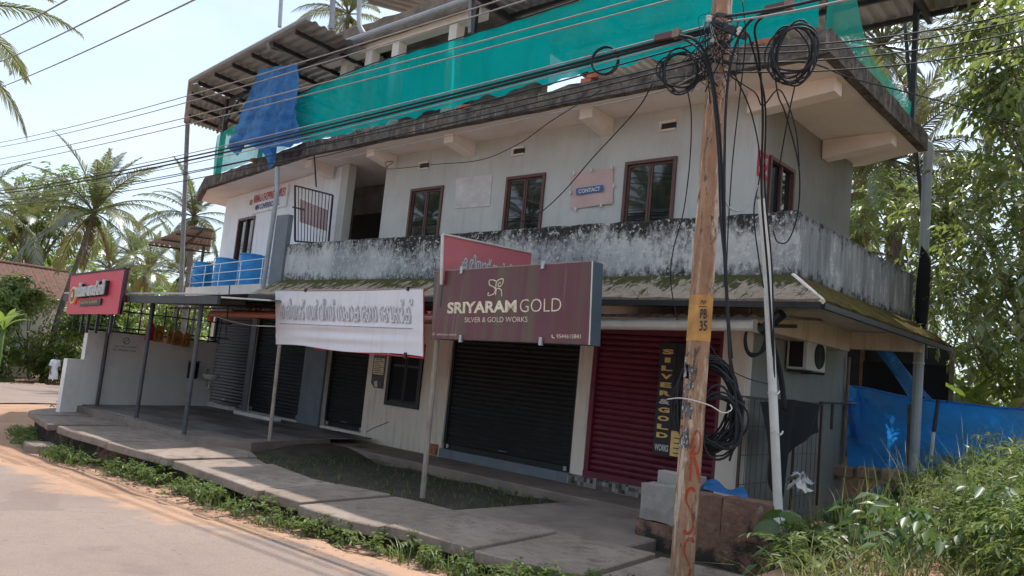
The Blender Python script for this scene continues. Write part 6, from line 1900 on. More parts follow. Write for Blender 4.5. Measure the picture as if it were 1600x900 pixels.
def twigs(centers, radii, n_tw, n_lf, tw_len, lf_len, lf_w, up=0.3, bend=0.9, spread=0.75):
    """leafy twigs round clump centres -> leaf vertices, faces, per-vertex random"""
    C_ = np.repeat(np.array(centers, float), n_tw, 0)
    Rr = np.repeat(np.array(radii, float), n_tw, 0)
    n = len(C_)
    d = nrmz(rng.normal(size=(n, 3)) + np.array((0, 0, up)))
    st = C_ + d * (Rr * rng.uniform(0.15, 0.95, n) ** 0.6)[:, None] * np.array((1, 1, 0.85))
    d = nrmz(d * 0.8 + rng.normal(size=(n, 3)) * 0.6 + np.array((0, 0, 0.15)))
    ln = tw_len * rng.uniform(0.6, 1.25, n)
    t = np.linspace(0.1, 1.0, n_lf)
    pos = st[:, None, :] + d[:, None, :] * (ln[:, None] * t)[:, :, None]
    pos[:, :, 2] -= bend * ln[:, None] * t ** 2 * 0.5
    tan = np.repeat(d[:, None, :], n_lf, 1).copy()
    tan[:, :, 2] -= bend * t
    tan = nrmz(tan)
    sd = nrmz(np.cross(tan, np.array((0, 0, 1.0)) + rng.normal(size=tan.shape) * 0.25))
    alt = np.where(np.arange(n_lf) % 2 == 0, 1.0, -1.0)[None, :, None]
    ld = nrmz(tan * 0.55 + sd * alt * spread + np.array((0, 0, -0.35)) + rng.normal(size=tan.shape) * 0.22)
    base = pos.reshape(-1, 3)
    ld = ld.reshape(-1, 3)
    m = len(base)
    nr = nrmz(np.array((0, 0, 1.0)) + rng.normal(size=(m, 3)) * 0.35)
    L = lf_len * rng.uniform(0.65, 1.2, m)
    V, Fa = leaf_arrays(base, ld, nr, L, L * lf_w, 0.18, 0.12)
    tr = np.repeat(rng.uniform(0, 1, n), n_lf)
    rn = np.clip(tr * 0.7 + rng.uniform(0, 0.3, m), 0, 1)
    return V, Fa, np.repeat(rn, 4)
# ------------------------------------------------ coconut palms
def frond_geo(L, a0, curl, hang, n=44, lf=0.85, twist=0.0):
    """arched coconut frond along +X, leaflets on both sides"""
    k = 16
    s = np.linspace(0, 1, k)
    ang = a0 - curl * s ** 1.3
    dx = np.cos(ang) * L / (k - 1)
    dz = np.sin(ang) * L / (k - 1)
    X = np.concatenate([[0], np.cumsum(dx[:-1])])
    Zz = np.concatenate([[0], np.cumsum(dz[:-1])])
    P = np.stack([X, 0 * X, Zz], 1)
    mb = MB()
    mb.tube(P, np.linspace(0.05, 0.008, k), 5, att=0.9)
    V0 = np.concatenate(mb.v)
    F0 = [f for f in mb.f if len(f) == 4]
    tt = np.repeat(np.linspace(0.14, 0.995, n), 2)
    sg_ = np.tile([1.0, -1.0], n)
    px_ = np.interp(tt, s, X)
    pz_ = np.interp(tt, s, Zz)
    an = np.interp(tt, s, ang)
    tan = np.stack([np.cos(an), 0 * an, np.sin(an)], 1)
    upv_ = np.stack([-np.sin(an), 0 * an, np.cos(an)], 1)
    ll = lf * np.sin(np.clip(tt * 1.08, 0, 1) * math.pi * 0.86 + 0.28) ** 0.7 * (L / 4.2) * rng.uniform(0.85, 1.12, 2 * n)
    fwd = 0.55 + 0.6 * tt
    d = nrmz(tan * fwd[:, None] + np.stack([0 * sg_, sg_, 0 * sg_], 1) + upv_ * 0.25 + rng.normal(size=(2 * n, 3)) * 0.07)
    B0 = np.stack([px_, 0 * px_, pz_], 1)
    w = 0.052 * (L / 4.2) * 1.25
    down = np.array((0, 0, -1.0))
    p1 = B0 + d * (ll * 0.45)[:, None] + down * (hang * 0.12 * ll)[:, None]
    p2 = B0 + d * (ll * 0.85)[:, None] + down * (hang * 0.52 * ll)[:, None]
    sd = nrmz(np.cross(d, upv_))
    hw = w * 0.5
    V = np.stack([B0 + sd * hw * 0.6, B0 - sd * hw * 0.6, p1 + sd * hw, p1 - sd * hw, p2], 1).reshape(-1, 3)
    ix = np.arange(2 * n)[:, None] * 5 + len(V0)
    T = np.concatenate([ix + np.array((0, 1, 3)), ix + np.array((0, 3, 2)), ix + np.array((2, 3, 4))], 1).reshape(-1, 3)
    F0t = []
    for f in F0:
        F0t += [(f[0], f[1], f[2]), (f[0], f[2], f[3])]
    Va = np.concatenate([V0, V])
    Fa = np.concatenate([np.array(F0t), T])
    rn = np.concatenate([np.full(len(V0), 0.95), np.repeat(rng.uniform(0.1, 0.9, 2 * n), 5)])
    return Va, Fa, rn
FRONDS = []
for (a0, curl, hang) in ((1.25, 0.75, 0.35), (0.95, 1.0, 0.55), (0.65, 1.2, 0.75), (0.35, 1.25, 0.95), (0.0, 1.15, 1.1), (-0.5, 0.85, 1.2)):
    for q in range(2):
        Va, Fa, rn = frond_geo(4.4 * rng.uniform(0.92, 1.05), a0 + 0.1 * q, curl * rng.uniform(0.9, 1.1), hang, n=46)
        FRONDS.append(fast_mesh('frond', Va, Fa, rn, 'leaf_palm'))
dry = fast_mesh('frond', *frond_geo(3.6, -0.9, 0.5, 0.6, n=34, lf=0.6), 'leaf_dry')
nut = MB().lathe((0, 0, -0.13), [(0.02, 0), (0.09, 0.05), (0.12, 0.13), (0.10, 0.21), (0.03, 0.26)], 10).mesh('coconut', MT['leaf_banana'], smooth=True)
def palm(crown, base_z, label, sc=1.0, lean=(0, 0), n=22, seed=0, group='coconut palms', trunk=True):
    rs = random.Random(seed)
    bx, by = crown[0] + lean[0], crown[1] + lean[1]
    t = thing('coconut_palm', label, 'palm tree', (bx, by, base_z), group)
    org = Vector((bx, by, base_z))
    if trunk:
        P = smooth_curve([(bx, by, base_z), (bx - lean[0] * 0.25, by - lean[1] * 0.25, base_z + (crown[2] - base_z) * 0.4), (bx - lean[0] * 0.7, by - lean[1] * 0.7, base_z + (crown[2] - base_z) * 0.75), crown], 8)
        rr = np.linspace(0.19, 0.10, len(P)) * (1 + 0.05 * np.sin(np.arange(len(P)) * 2.1))
        MB().tube(P, rr, 9).build('trunk', MT['bark'], t, smooth=True)
    for i in range(n):
        f = i / (n - 1)
        lv = min(5, int(f * 5.6))
        me = FRONDS[lv * 2 + rs.randint(0, 1)]
        o = link('frond', me, t, Vector(crown) - org)
        o.rotation_euler = (rs.uniform(-0.25, 0.25), rs.uniform(-0.08, 0.08), i * 2.399 + rs.uniform(-0.2, 0.2))
        k = sc * rs.uniform(0.88, 1.08)
        o.scale = (k, k, k)
    for i in range(3):
        o = link('dry_frond', dry, t, Vector(crown) - org - Vector((0, 0, 0.15)))
        o.rotation_euler = (0, 0.2 * rs.random(), rs.uniform(0, 6.28))
        o.scale = (0.8 * sc,) * 3
    for i in range(7):
        a = rs.uniform(0, 6.28)
        o = link('coconut', nut, t, Vector(crown) - org + Vector((0.28 * math.cos(a), 0.28 * math.sin(a), -0.35 - 0.25 * rs.random())) * sc)
        o.scale = (sc * 1.1,) * 3
    return t
palm((-48, 17.035, 8.417), -1.6, 'tallest coconut palm in the left sky with a dark curved trunk', 1.15, (-1.2, -0.9), 26, 1)
palm((-26, 4.249, 9.498), -1.2, 'coconut palm whose fronds hang in at the upper left edge', 0.95, (-2, 0.5), 22, 2)
palm((-60, 17.062, 8.409), -1.6, 'coconut palm at the left edge behind the tiled roof', 1.0, (1, 0), 24, 3)
palm((-46, 10.699, 6.958), -1.5, 'coconut palm half outside the left edge below the wires', 0.8, (0, 0), 22, 4)
palm((-70, 28.334, 8.604), -1.6, 'small distant palm just right of the tallest left palm', 0.95, (0.5, 0), 18, 5)
palm((-62, 26.582, 6.699), -1.6, 'distant palm above the red bakery sign', 0.9, (0, 0), 18, 6)
palm((-66, 25.16, 6.782), -1.6, 'distant palm behind the trunk of the tallest left palm', 0.95, (0, 0), 18, 7)
palm((-36, 17.152, 7.479), -1.2, 'palm crown showing above the brown awning', 0.62, (0, 0.4), 20, 8)
palm((-40, 18.885, 5.052), -1.2, 'low palm between the awning and the barrel railing', 0.72, (0, 0), 18, 9)
palm((-35.618, 24, 20.295), 0.3, 'palm crown peeping over the rotting concrete slab', 0.8, (0, 0), 20, 10)
palm((-7.559, 24, 12.474), 0.5, 'coconut palm rising behind the right roof corner', 1.0, (0.6, 0.6), 24, 11)
palm((-6.259, 21, 7.961), 0.5, 'coconut palm with drooping fronds under the roof slab corner', 0.8, (0.5, 0.5), 24, 12)
palm((-8.97, 27, 9.003), 0.5, 'shaded coconut palm right behind the upper side wall', 0.95, (0, 0.5), 22, 13)
palm((-5.687, 22, 5.273), 0.5, 'short palm behind the rain pipe', 0.75, (0, 0), 20, 14)
palm((-2.954, 19, 9.295), 0.5, 'palm at the right edge behind the leafy tree', 0.7, (0, 0.4), 20, 15)
# palms across the road, behind the photographer, seen in the window glass
for i, (x, y, z) in enumerate(((-19, -8.5, 9.2), (-27, -9, 9.8), (-35, -9, 10.2), (3, -14, 8.0), (-21.5, -13, 10.5))):
    palm((x, y, z), -0.5, ('palm across the road facing the right window', 'palm across the road facing the middle window', 'palm across the road facing the left window', 'palm across the road beyond the electric pole', 'taller palm across the road in the second row')[i], 1.0, (0.5, 0.5), 22, 30 + i, 'palms across the road')

# ------------------------------------------------ broadleaf trees and bushes
def limb(mb, a, b, r0, r1, wob=0.12):
    a, b = np.array(a, float), np.array(b, float)
    L = np.linalg.norm(b - a)
    pts = [a, a + (b - a) * 0.35 + rng.normal(size=3) * wob * L * 0.4, a + (b - a) * 0.7 + rng.normal(size=3) * wob * L * 0.4, b]
    P = smooth_curve(pts, 5)
    mb.tube(P, np.linspace(r0, r1, len(P)), 7)
def tree(name, label, cat, base, clumps, n_tw, n_lf, tw, lf, lw, mat, trunk_r=0.16, group=None, fork=0.45, up=0.3):
    C_ = np.array([c[:3] for c in clumps])
    Rr = np.array([c[3] for c in clumps])
    t = thing(name, label, cat, base, group)
    V, Fa, rn = twigs(C_, Rr, n_tw, n_lf, tw, lf, lw, up)
    me = fast_mesh('crown', V - np.array(base), Fa, rn, mat)
    link('crown', me, t)
    mb = MB()
    cen = C_.mean(0)
    fk = np.array(base) + (cen - np.array(base)) * fork
    limb(mb, base, fk, trunk_r, trunk_r * 0.75, 0.06)
    for c, r_ in zip(C_, Rr):
        limb(mb, fk + (c - fk) * 0.02, c, trunk_r * 0.5, trunk_r * 0.12, 0.10)
        for q in range(3):
            limb(mb, c, c + rng.normal(size=3) * r_ * 0.5, trunk_r * 0.12, 0.008, 0.1)
    mb.build('trunk', MT['bark'], t, smooth=True)
    return t
def cl(*a):
    return a
T1 = [(-2.274, 14, 7.807) + (0.5,), (-2.771, 14.5, 8.24) + (0.30,), (-2.966, 14.6, 7.813) + (0.2,), (-2.563, 14.5, 7.303) + (0.38,), (-2.045, 13.5, 6.44) + (0.5,), (-2.823, 14.6, 7.053) + (0.2,), (-2.497, 14.5, 6.419) + (0.32,), (-1.987, 13.5, 5.592) + (0.5,), (-2.458, 14.5, 8.611) + (0.4,),
      (-1.873, 12.5, 6.912) + (0.8,), (-2.761, 14.9, 6.919) + (0.2,)]
tree('leafy_tree', 'tall loose leafy tree filling the upper right corner', 'tree', (-0.2, 15.5, 0.55), T1, 30, 9, 0.62, 0.20, 0.36, 'leaf_tree', 0.10, 'trees at the right')
T2 = [(-3.498, 16.5, 6.204) + (0.24,), (-2.883, 15.5, 5.686) + (0.42,), (-2.381, 14, 5.01) + (0.85,), (-3.691, 16.5, 5.446) + (0.62,), (-2.78, 14.6, 4.429) + (0.8,), (-2.109, 13.5, 3.812) + (0.8,), (-3.762, 16.6, 4.598) + (0.58,), (-3.068, 15, 3.637) + (0.72,), (-2.296, 14, 3.205) + (0.75,), (-3.844, 16.8, 5.778) + (0.34,), (-1.968, 13, 4.372) + (0.8,), (-4.107, 16.2, 5.157) + (0.4,)]
tree('leafy_tree', 'dense leafy tree at the right edge beside the rain pipe', 'tree', (-0.9, 16.2, 0.55), T2, 40, 10, 0.58, 0.19, 0.38, 'leaf_tree', 0.10, 'trees at the right')
T3 = [(-3.928, 18.8, 2.938) + (0.5,), (-3.2, 18, 2.783) + (0.5,), (-2.649, 17.6, 2.303) + (0.45,), (-3.533, 18.5, 3.461) + (0.5,), (-2.701, 17.5, 3.015) + (0.5,), (-3.913, 17, 3.786) + (0.5,)]
tree('leafy_shrub', 'leafy shrub above the blue tarpaulin fence at the right', 'shrub', (-2.2, 18.8, 0.5), T3, 46, 10, 0.5, 0.16, 0.42, 'leaf_bush', 0.08, 'shrubs at the right')
T4 = [(-5.583, 18, 5.903) + (0.5,), (-5.375, 18.5, 6.441) + (0.5,), (-6.203, 19, 6.011) + (0.6,), (-5.009, 18, 5.653) + (0.5,), (-4.969, 18.5, 4.541) + (0.6,), (-4.794, 19, 3.333) + (0.8,), (-4.38, 19, 2.378) + (0.8,)]
tree('leafy_shrub', 'yellow green sapling between the side wall and the rain pipe', 'shrub', (-4.2, 18.6, 0.5), T4, 30, 10, 0.5, 0.15, 0.4, 'leaf_bush', 0.07, 'shrubs at the right')
# dark wood behind the building and the right trees: one mass
bx_c, bx_r = [], []
for i in range(46):
    x = rng.uniform(-14, 14)
    y = rng.uniform(27, 36)
    bx_c.append((x, y, rng.uniform(0.6, 4.2)))
    bx_r.append(rng.uniform(1.3, 2.2))
V, Fa, rn = twigs(bx_c, bx_r, 70, 9, 0.9, 0.42, 0.42, 0.2)
o = link('far_trees', fast_mesh('far_trees', V, Fa, rn * 0.7, 'leaf_tree'))
tag(o, 'dark mass of trees far behind the right side of the building', 'trees', kind='stuff')
bx_c, bx_r = [], []
for i in range(85):
    x = rng.uniform(-95, -66)
    y = rng.uniform(5, 75)
    bx_c.append((x, y, rng.uniform(-0.5, 7.5)))
    bx_r.append(rng.uniform(2.0, 3.6))
V, Fa, rn = twigs(bx_c, bx_r, 60, 8, 1.6, 0.8, 0.42, 0.2)
o = link('far_trees', fast_mesh('far_trees', V, Fa, rn, 'leaf_bush'))
tag(o, 'hazy mass of trees far behind the left road', 'trees', kind='stuff')
bx_c, bx_r = [], []
for i in range(56):
    x = rng.uniform(-36, 16)
    bx_c.append((x, rng.uniform(-24, -17), rng.uniform(0.0, 1.6)))
    bx_r.append(rng.uniform(1.0, 1.7))
V, Fa, rn = twigs(bx_c, bx_r, 40, 8, 1.2, 0.6, 0.45, 0.2)
o = link('far_trees', fast_mesh('far_trees', V, Fa, rn, 'leaf_bush'))
tag(o, 'mass of trees across the road behind the photographer', 'trees', kind='stuff')
# bushes behind the man on the left
bl = [((-47.5, 11.6), 4.4, 'wide green bush at the far left edge behind the rider'), ((-49, 13.6), 5.6, 'dark tall bush left of the man in white'), ((-50, 15.8), 6.2, 'tall leafy bush right behind the man in white'),
      ((-47.5, 17.6), 5.0, 'sunlit bush between the man in white and the yard wall'), ((-44.5, 18.6), 5.2, 'bright bush behind the red bakery sign'), ((-51, 9.6), 5.8, 'tall bush behind the left edge of the road'), ((-40.5, 19.8), 4.6, 'pale bush right of the red bakery sign')]
for i, ((x, y), h, lab) in enumerate(bl):
    cs = []
    for k in range(16):
        a = rng.uniform(0, 6.28)
        zz = rng.uniform(0.12, 0.92)
        rr = (1 - 0.55 * zz) * h * 0.42
        cs.append((x + rr * math.cos(a) * 0.9, y + rr * math.sin(a), -1.5 + zz * h, rng.uniform(0.55, 0.9)))
    tree('roadside_bush', lab, 'bush', (x, y, -1.5), cs, 46, 9, 0.55, 0.24, 0.45, 'leaf_bush', 0.08, 'bushes along the left road', 0.3)
cs = [(-27.432, 9.421, -0.55) + (0.22,), (-28.414, 9.927, -0.45) + (0.22,), (-26.135, 9.086, -0.6) + (0.2,)]
tree('small_bush', 'small bush growing at the outer end of the yard wall', 'bush', (-19.9, 7.0, -0.8), [(-19.8, 7.0, -0.35, 0.22), (-19.6, 6.85, -0.45, 0.2), (-20.1, 7.1, -0.5, 0.2)], 26, 8, 0.22, 0.09, 0.5, 'leaf_weed', 0.02)

cs = [(-62, 18.567, 11.147) + (1.6,), (-62, 19.687, 12.126) + (1.2,), (-62, 17.937, 9.847) + (1.8,), (-62, 20.692, 11.18) + (1.4,), (-62, 19.404, 9.708) + (1.9,), (-62, 17.066, 7.619) + (2.0,), (-62, 18.692, 7.479) + (2.0,), (-62, 20.775, 7.638) + (2.0,)]
tree('hazy_tree', 'tall broadleaf tree behind the main left palm', 'tree', (-62, 18.5, -1.6), cs, 40, 9, 1.1, 0.42, 0.42, 'leaf_bush', 0.25)
# ------------------------------------------------ banana plants
def banana_leaf_mesh(L, W, arch, seed):
    rs = random.Random(seed)
    nu, nv = 14, 5
    V, rn = [], []
    for i in range(nu):
        s = i / (nu - 1)
        ang = 1.15 - arch * s ** 1.2
        V_ = (L * s * (0.35 + 0.55 * s), L * (s - 0.55 * arch * s * s * 0.75))
        w = W * max(0.0, (s - 0.12)) ** 0.35 * (1 - s ** 5) if s > 0.12 else 0.03
        for j in range(nv):
            t = (j / (nv - 1) - 0.5)
            V.append((V_[0], t * w, V_[1] + abs(t) * w * 0.30 * (-1) ** 0 - abs(t) * 0.1 * w * rs.random()))
            rn.append(0.35 + 0.5 * rs.random())
    Fa = [(i * nv + j, i * nv + j + 1, (i + 1) * nv + j + 1, (i + 1) * nv + j) for i in range(nu - 1) for j in range(nv - 1)]
    return fast_mesh('leaf', np.array(V), np.array(Fa), rn, 'leaf_banana', 4)
BLM = [banana_leaf_mesh(1.7, 0.42, 0.5 + 0.28 * k, k) for k in range(4)]
for i, (p, h, lab) in enumerate((((-3.892, 18.2, 2.041), 0.9, 'banana plant just right of the rain pipe behind the fence'), ((-4.683, 19.5, 2.243), 1.0, 'banana plant behind the rain pipe'), ((-3.004, 17.6, 2.031), 0.8, 'banana plant at the right behind the tarpaulin fence'), ((-3.923, 20, 2.899), 1.4, 'taller banana plant further back at the right'))):
    b = thing('banana_plant', lab, 'banana plant', (p[0], p[1], 0.45), 'banana plants')
    MB().tube([(p[0], p[1], 0.45), (p[0] + 0.03, p[1], 0.45 + h)], [0.11, 0.07], 8).build('stem', MT['leaf_banana'], b, smooth=True)
    for k in range(7):
        o = link('leaf', BLM[(k + i) % 4], b, (0.03, 0, h - 0.05))
        o.rotation_euler = (random.uniform(-0.3, 0.3), random.uniform(-0.15, 0.25), k * 2.4 + i)
        s_ = random.uniform(0.75, 1.1)
        o.scale = (s_, s_, s_)
# young coconut leaves lower left
for i, (p, lab) in enumerate((((-36, 10.125, 1.744), 'banana plant at the lower left edge below the tiled roof'), ((-34, 9.231, 1.694), 'banana plant cut by the left edge'))):
    b = thing('banana_plant', lab, 'banana plant', (p[0], p[1], -1.3), 'banana plants at the left')
    hh = p[2] + 0.9
    MB().tube([(p[0], p[1], -1.3), (p[0], p[1], -1.3 + hh)], [0.13, 0.08], 8).build('stem', MT['leaf_banana'], b, smooth=True)
    for k in range(6):
        o = link('leaf', BLM[(k + i) % 4], b, (0, 0, hh - 0.05))
        o.rotation_euler = (0, 0, k * 2.4 + i)
        o.scale = (0.7, 0.7, 0.7)

# ------------------------------------------------ weeds, grass
def blades(bases, H, lean=0.5, w=0.012, seg=3):
    n = len(bases)
    bases = np.array(bases, float)
    a = rng.uniform(0, 6.28, n)
    d = np.stack([np.cos(a), np.sin(a), 0 * a], 1)
    h = H * rng.uniform(0.5, 1.15, n)
    ln = lean * rng.uniform(0.3, 1.5, n)
    sd = np.stack([-np.sin(a), np.cos(a), 0 * a], 1)
    rows = []
    for s in np.linspace(0, 1, seg + 1):
        c = bases + d * (h * ln * s ** 1.8)[:, None]
        c[:, 2] += h * (s - 0.28 * ln * s ** 2.5)
        ww = w * (1 - s) ** 0.6 * rng.uniform(0.8, 1.3, n)
        rows.append(c + sd * ww[:, None])
        rows.append(c - sd * ww[:, None])
    V = np.stack(rows, 1).reshape(-1, 3)
    ix = np.arange(n)[:, None] * (2 * (seg + 1))
    Fs = []
    for s in range(seg):
        k = 2 * s
        Fs += [ix + np.array((k, k + 1, k + 3)), ix + np.array((k, k + 3, k + 2))]
    Fa = np.concatenate(Fs, 0)
    return V, Fa, np.repeat(rng.uniform(0, 1, n), 2 * (seg + 1))
def bank_pts(n, x0, x1, y0, y1):
    out = []
    while len(out) < n:
        x, y = rng.uniform(x0, x1), rng.uniform(y0, y1)
        if (x < -2.95 and y < 8.9) or (x < -2.55 and y < 7.4):
            continue
        if x < -4.7:
            continue
        out.append((x, y, ground_z(x, y) - 0.02))
    return out
sets = []
pts = bank_pts(5200, -3.5, 0.8, 6.0, 15.0)
pts += [p for p in bank_pts(900, -4.7, -3.0, 9.4, 14.6)]
hs = [0.28 + 0.50 * sstep(-3.4, -1.2, p[0]) * (0.6 + 0.4 * sstep(6, 11, p[1])) for p in pts]
def patchy(x, y):
    return 0.5 + 0.25 * math.sin(2.3 * x + 1.1 * y) + 0.25 * math.sin(1.1 * x - 2.7 * y + 1) * math.sin(3.9 * y + 0.7 * x)
pk = np.array([patchy(p[0], p[1]) for p in pts])
V, Fa, rn = blades(pts, np.array(hs) * (0.35 + 1.1 * pk) * rng.uniform(0.6, 1.3, len(hs)), 1.1, 0.0085)
rn = np.clip(rn * 0.5 + np.repeat(pk, 8) * 0.5, 0, 1)
o = link('tall_grass', fast_mesh('tall_grass', V, Fa, rn, 'leaf_grass'))
tag(o, 'tall grass covering the bank at the lower right', 'grass', kind='stuff')
wc, wr_ = [], []
for p in bank_pts(900, -3.4, 0.6, 6.2, 15.0):
    k = sstep(-3.4, -1.0, p[0])
    q = patchy(p[0] + 1.3, p[1] * 0.8)
    if q < 0.35:
        continue
    wc.append((p[0], p[1], p[2] + rng.uniform(0.05, (0.22 + 0.62 * k) * (0.3 + q))))
    wr_.append(rng.uniform(0.10, 0.24))
for p in bank_pts(50, -4.6, -3.2, 9.6, 14.5):
    wc.append((p[0], p[1], p[2] + rng.uniform(0.05, 0.3)))
    wr_.append(rng.uniform(0.10, 0.2))
V, Fa, rn = twigs(wc, wr_, 9, 11, 0.32, 0.085, 0.27, 0.9, 0.8)
o = link('leafy_weeds', fast_mesh('leafy_weeds', V, Fa, rn, 'leaf_weed'))
tag(o, 'leafy weeds growing through the grass on the right bank', 'weeds', kind='stuff')
wc, wr_ = [], []
for p in bank_pts(90, -3.2, 0.6, 6.4, 14.5):
    wc.append((p[0], p[1], p[2] + rng.uniform(0.1, 0.25 + 0.5 * sstep(-3.4, -1.0, p[0]))))
    wr_.append(rng.uniform(0.10, 0.2))
V, Fa, rn = twigs(wc, wr_, 6, 7, 0.30, 0.17, 0.42, 0.9, 0.8)
o = link('broad_weeds', fast_mesh('broad_weeds', V, Fa, rn, 'leaf_big'))
tag(o, 'broader leaved weeds scattered over the right bank', 'weeds', kind='stuff')
wc = [(p[0], p[1], p[2] + rng.uniform(0.05, 0.35)) for p in bank_pts(60, -3.2, 0.4, 6.6, 13.0)]
V, Fa, rn = twigs(wc, [0.1] * len(wc), 4, 7, 0.22, 0.11, 0.3, 0.3, 0.9)
o = link('dead_leaves', fast_mesh('dead_leaves', V, Fa, rn, 'leaf_dry'))
tag(o, 'withered brown leaves caught in the weeds on the right bank', 'dead leaves', kind='stuff')
wc, wr_ = [], []
for i in range(420):
    x, y = rng.uniform(0.4, 12), rng.uniform(6.5, 22)
    if y < 6.5 + 0.15 * x:
        continue
    wc.append((x, y, ground_z(x, y) + rng.uniform(0.05, 0.5)))
    wr_.append(rng.uniform(0.25, 0.5))
V, Fa, rn = twigs(wc, wr_, 9, 9, 0.45, 0.16, 0.34, 0.9, 0.8)
o = link('scrub', fast_mesh('scrub', V, Fa, rn, 'leaf_weed'))
tag(o, 'low scrub continuing the weed bank beyond the right edge', 'scrub', kind='stuff')
# fine feathery seed heads
pts = bank_pts(900, -3.3, 0.3, 7.0, 14.8)
pts = [(p[0], p[1], p[2] + 0.3) for p in pts]
V, Fa, rn = blades(pts, np.array([0.55 + 0.5 * sstep(-3.4, -1.2, p[0]) for p in pts]), 0.5, 0.004)
o = link('dry_stalks', fast_mesh('dry_stalks', V, Fa, rn, 'leaf_grass'))
tag(o, 'thin pale grass stalks above the weeds on the right bank', 'grass', kind='stuff')
# broad leaved plant beside the laterite wall
blp = thing('broad_leaf_plant', 'plant with big round leaves beside the laterite wall end', 'plant', (-3.2, 8.1, 0.0))
m = []
for i in range(11):
    nn = 9
    V = [(0, 0, 0)]
    r_ = 0.13
    for k in range(nn + 1):
        a = -2.6 + 5.2 * k / nn
        V.append((r_ * 1.15 + r_ * 1.1 * math.cos(a), r_ * 0.95 * math.sin(a), 0.02 * math.cos(2 * a)))
    Fa = [(0, k, k + 1) for k in range(1, nn + 1)]
    me = fast_mesh('leaf', np.array(V), np.array(Fa), np.full(len(V), rng.uniform(0, 1)), 'leaf_big')
    a, hgt = i * 2.4, 0.12 + 0.035 * i
    o = link('leaf', me, blp, (0.26 * math.cos(a) * rng.uniform(0.3, 1.0), 0.3 * math.sin(a) * rng.uniform(0.3, 1.0), hgt))
    o.rotation_euler = (rng.uniform(-0.4, 0.4), rng.uniform(0.1, 0.6), a + rng.uniform(-0.5, 0.5))
    MB().tube([(-3.2, 8.1, 0.0), (-3.2 + o.location.x, 8.1 + o.location.y, hgt)], 0.006, 4).build('stalk', MT['leaf_big'], blp)
# weeds along the foot of the path slabs
wc, wr_ = [], []
for i in range(330):
    x = rng.uniform(-19.2, -3.2)
    dens = 0.5 + 0.5 * math.sin(1.7 * x) * math.sin(0.6 * x + 1)
    if rng.uniform() > 0.05 + 0.95 * dens ** 1.3 or (-16.8 < x < -15.4):
        continue
    y = F(x) - rng.uniform(-0.02, 0.38) * (0.6 + 0.4 * dens)
    wc.append((x, y, road_z(x) + rng.uniform(0.0, 0.14)))
    wr_.append(rng.uniform(0.05, 0.12))
V, Fa, rn = twigs(wc, wr_, 10, 8, 0.15, 0.062, 0.5, 0.9, 0.6)
o = link('roadside_weeds', fast_mesh('roadside_weeds', V, Fa, rn, 'leaf_weed'))
tag(o, 'low green weeds along the foot of the footpath slabs', 'weeds', kind='stuff')
pts = []
for i in range(1500):
    x = rng.uniform(-19, -3.2)
    if math.sin(2.9 * x) + math.sin(1.3 * x + 2) < 0.1:
        continue
    pts.append((x, F(x) - rng.uniform(-0.03, 0.32), road_z(x) - 0.02))
V, Fa, rn = blades(pts, 0.26, 0.9, 0.008)
o = link('roadside_grass', fast_mesh('roadside_grass', V, Fa, rn, 'leaf_weed'))
tag(o, 'tufts of grass along the foot of the footpath slabs', 'grass', kind='stuff')
# sparse sprouts in the dark yard
pts = []
for i in range(5200):
    x, y = rng.uniform(-12.4, -6.2), rng.uniform(7.1, 9.95)
    edge = min(abs(y - B(x)), abs(y - 9.75), abs(x + 7.1) * 0.6, abs(x + 12.1) * 0.7)
    if rng.uniform() > 0.12 + 0.8 * math.exp(-edge / 0.22) * (0.4 + 0.6 * math.sin(3.1 * x) ** 2):
        continue
    pts.append((x, y, -0.33))
V, Fa, rn = blades(pts, 0.13, 1.1, 0.007)
o = link('yard_grass', fast_mesh('yard_grass', V, Fa, rn, 'leaf_weed'))
tag(o, 'sparse short grass in the dark soil before the shops', 'grass', kind='stuff')
# moss tuft and ferns on ledges
pts = [(rng.uniform(-15, -4), 9.0 + rng.uniform(-0.05, 0.3), 2.78) for i in range(160)] + [(-3.45 + rng.uniform(-0.1, 0.1), rng.uniform(8.95, 10.2), 2.74) for i in range(120)] + [(rng.uniform(-15, -4.2), 9.95, 6.40) for i in range(120)]
V, Fa, rn = blades(pts, 0.10, 1.3, 0.006)
o = link('ledge_grass', fast_mesh('ledge_grass', V, Fa, rn, 'leaf_weed'))
tag(o, 'small grass tufts rooted on the sunshade and slab edge', 'grass', kind='stuff')
# stones, litter at the roadside
V, Fs = [], []
st_b = MB()
for i in range(420):
    x = rng.uniform(-14, -3.5)
    y = F(x) - rng.uniform(0.0, 0.75) ** 1.4
    z = road_z(x) + 0.01
    s_ = rng.uniform(0.008, 0.03)
    st_b.box((x, y, z), (s_ * 1.6, s_, s_ * 0.7), rz=rng.uniform(0, 3))
o = st_b.build('gravel', MT['rock'])
tag(o, 'scattered pebbles along the dirt edge of the footpath', 'gravel', kind='stuff')
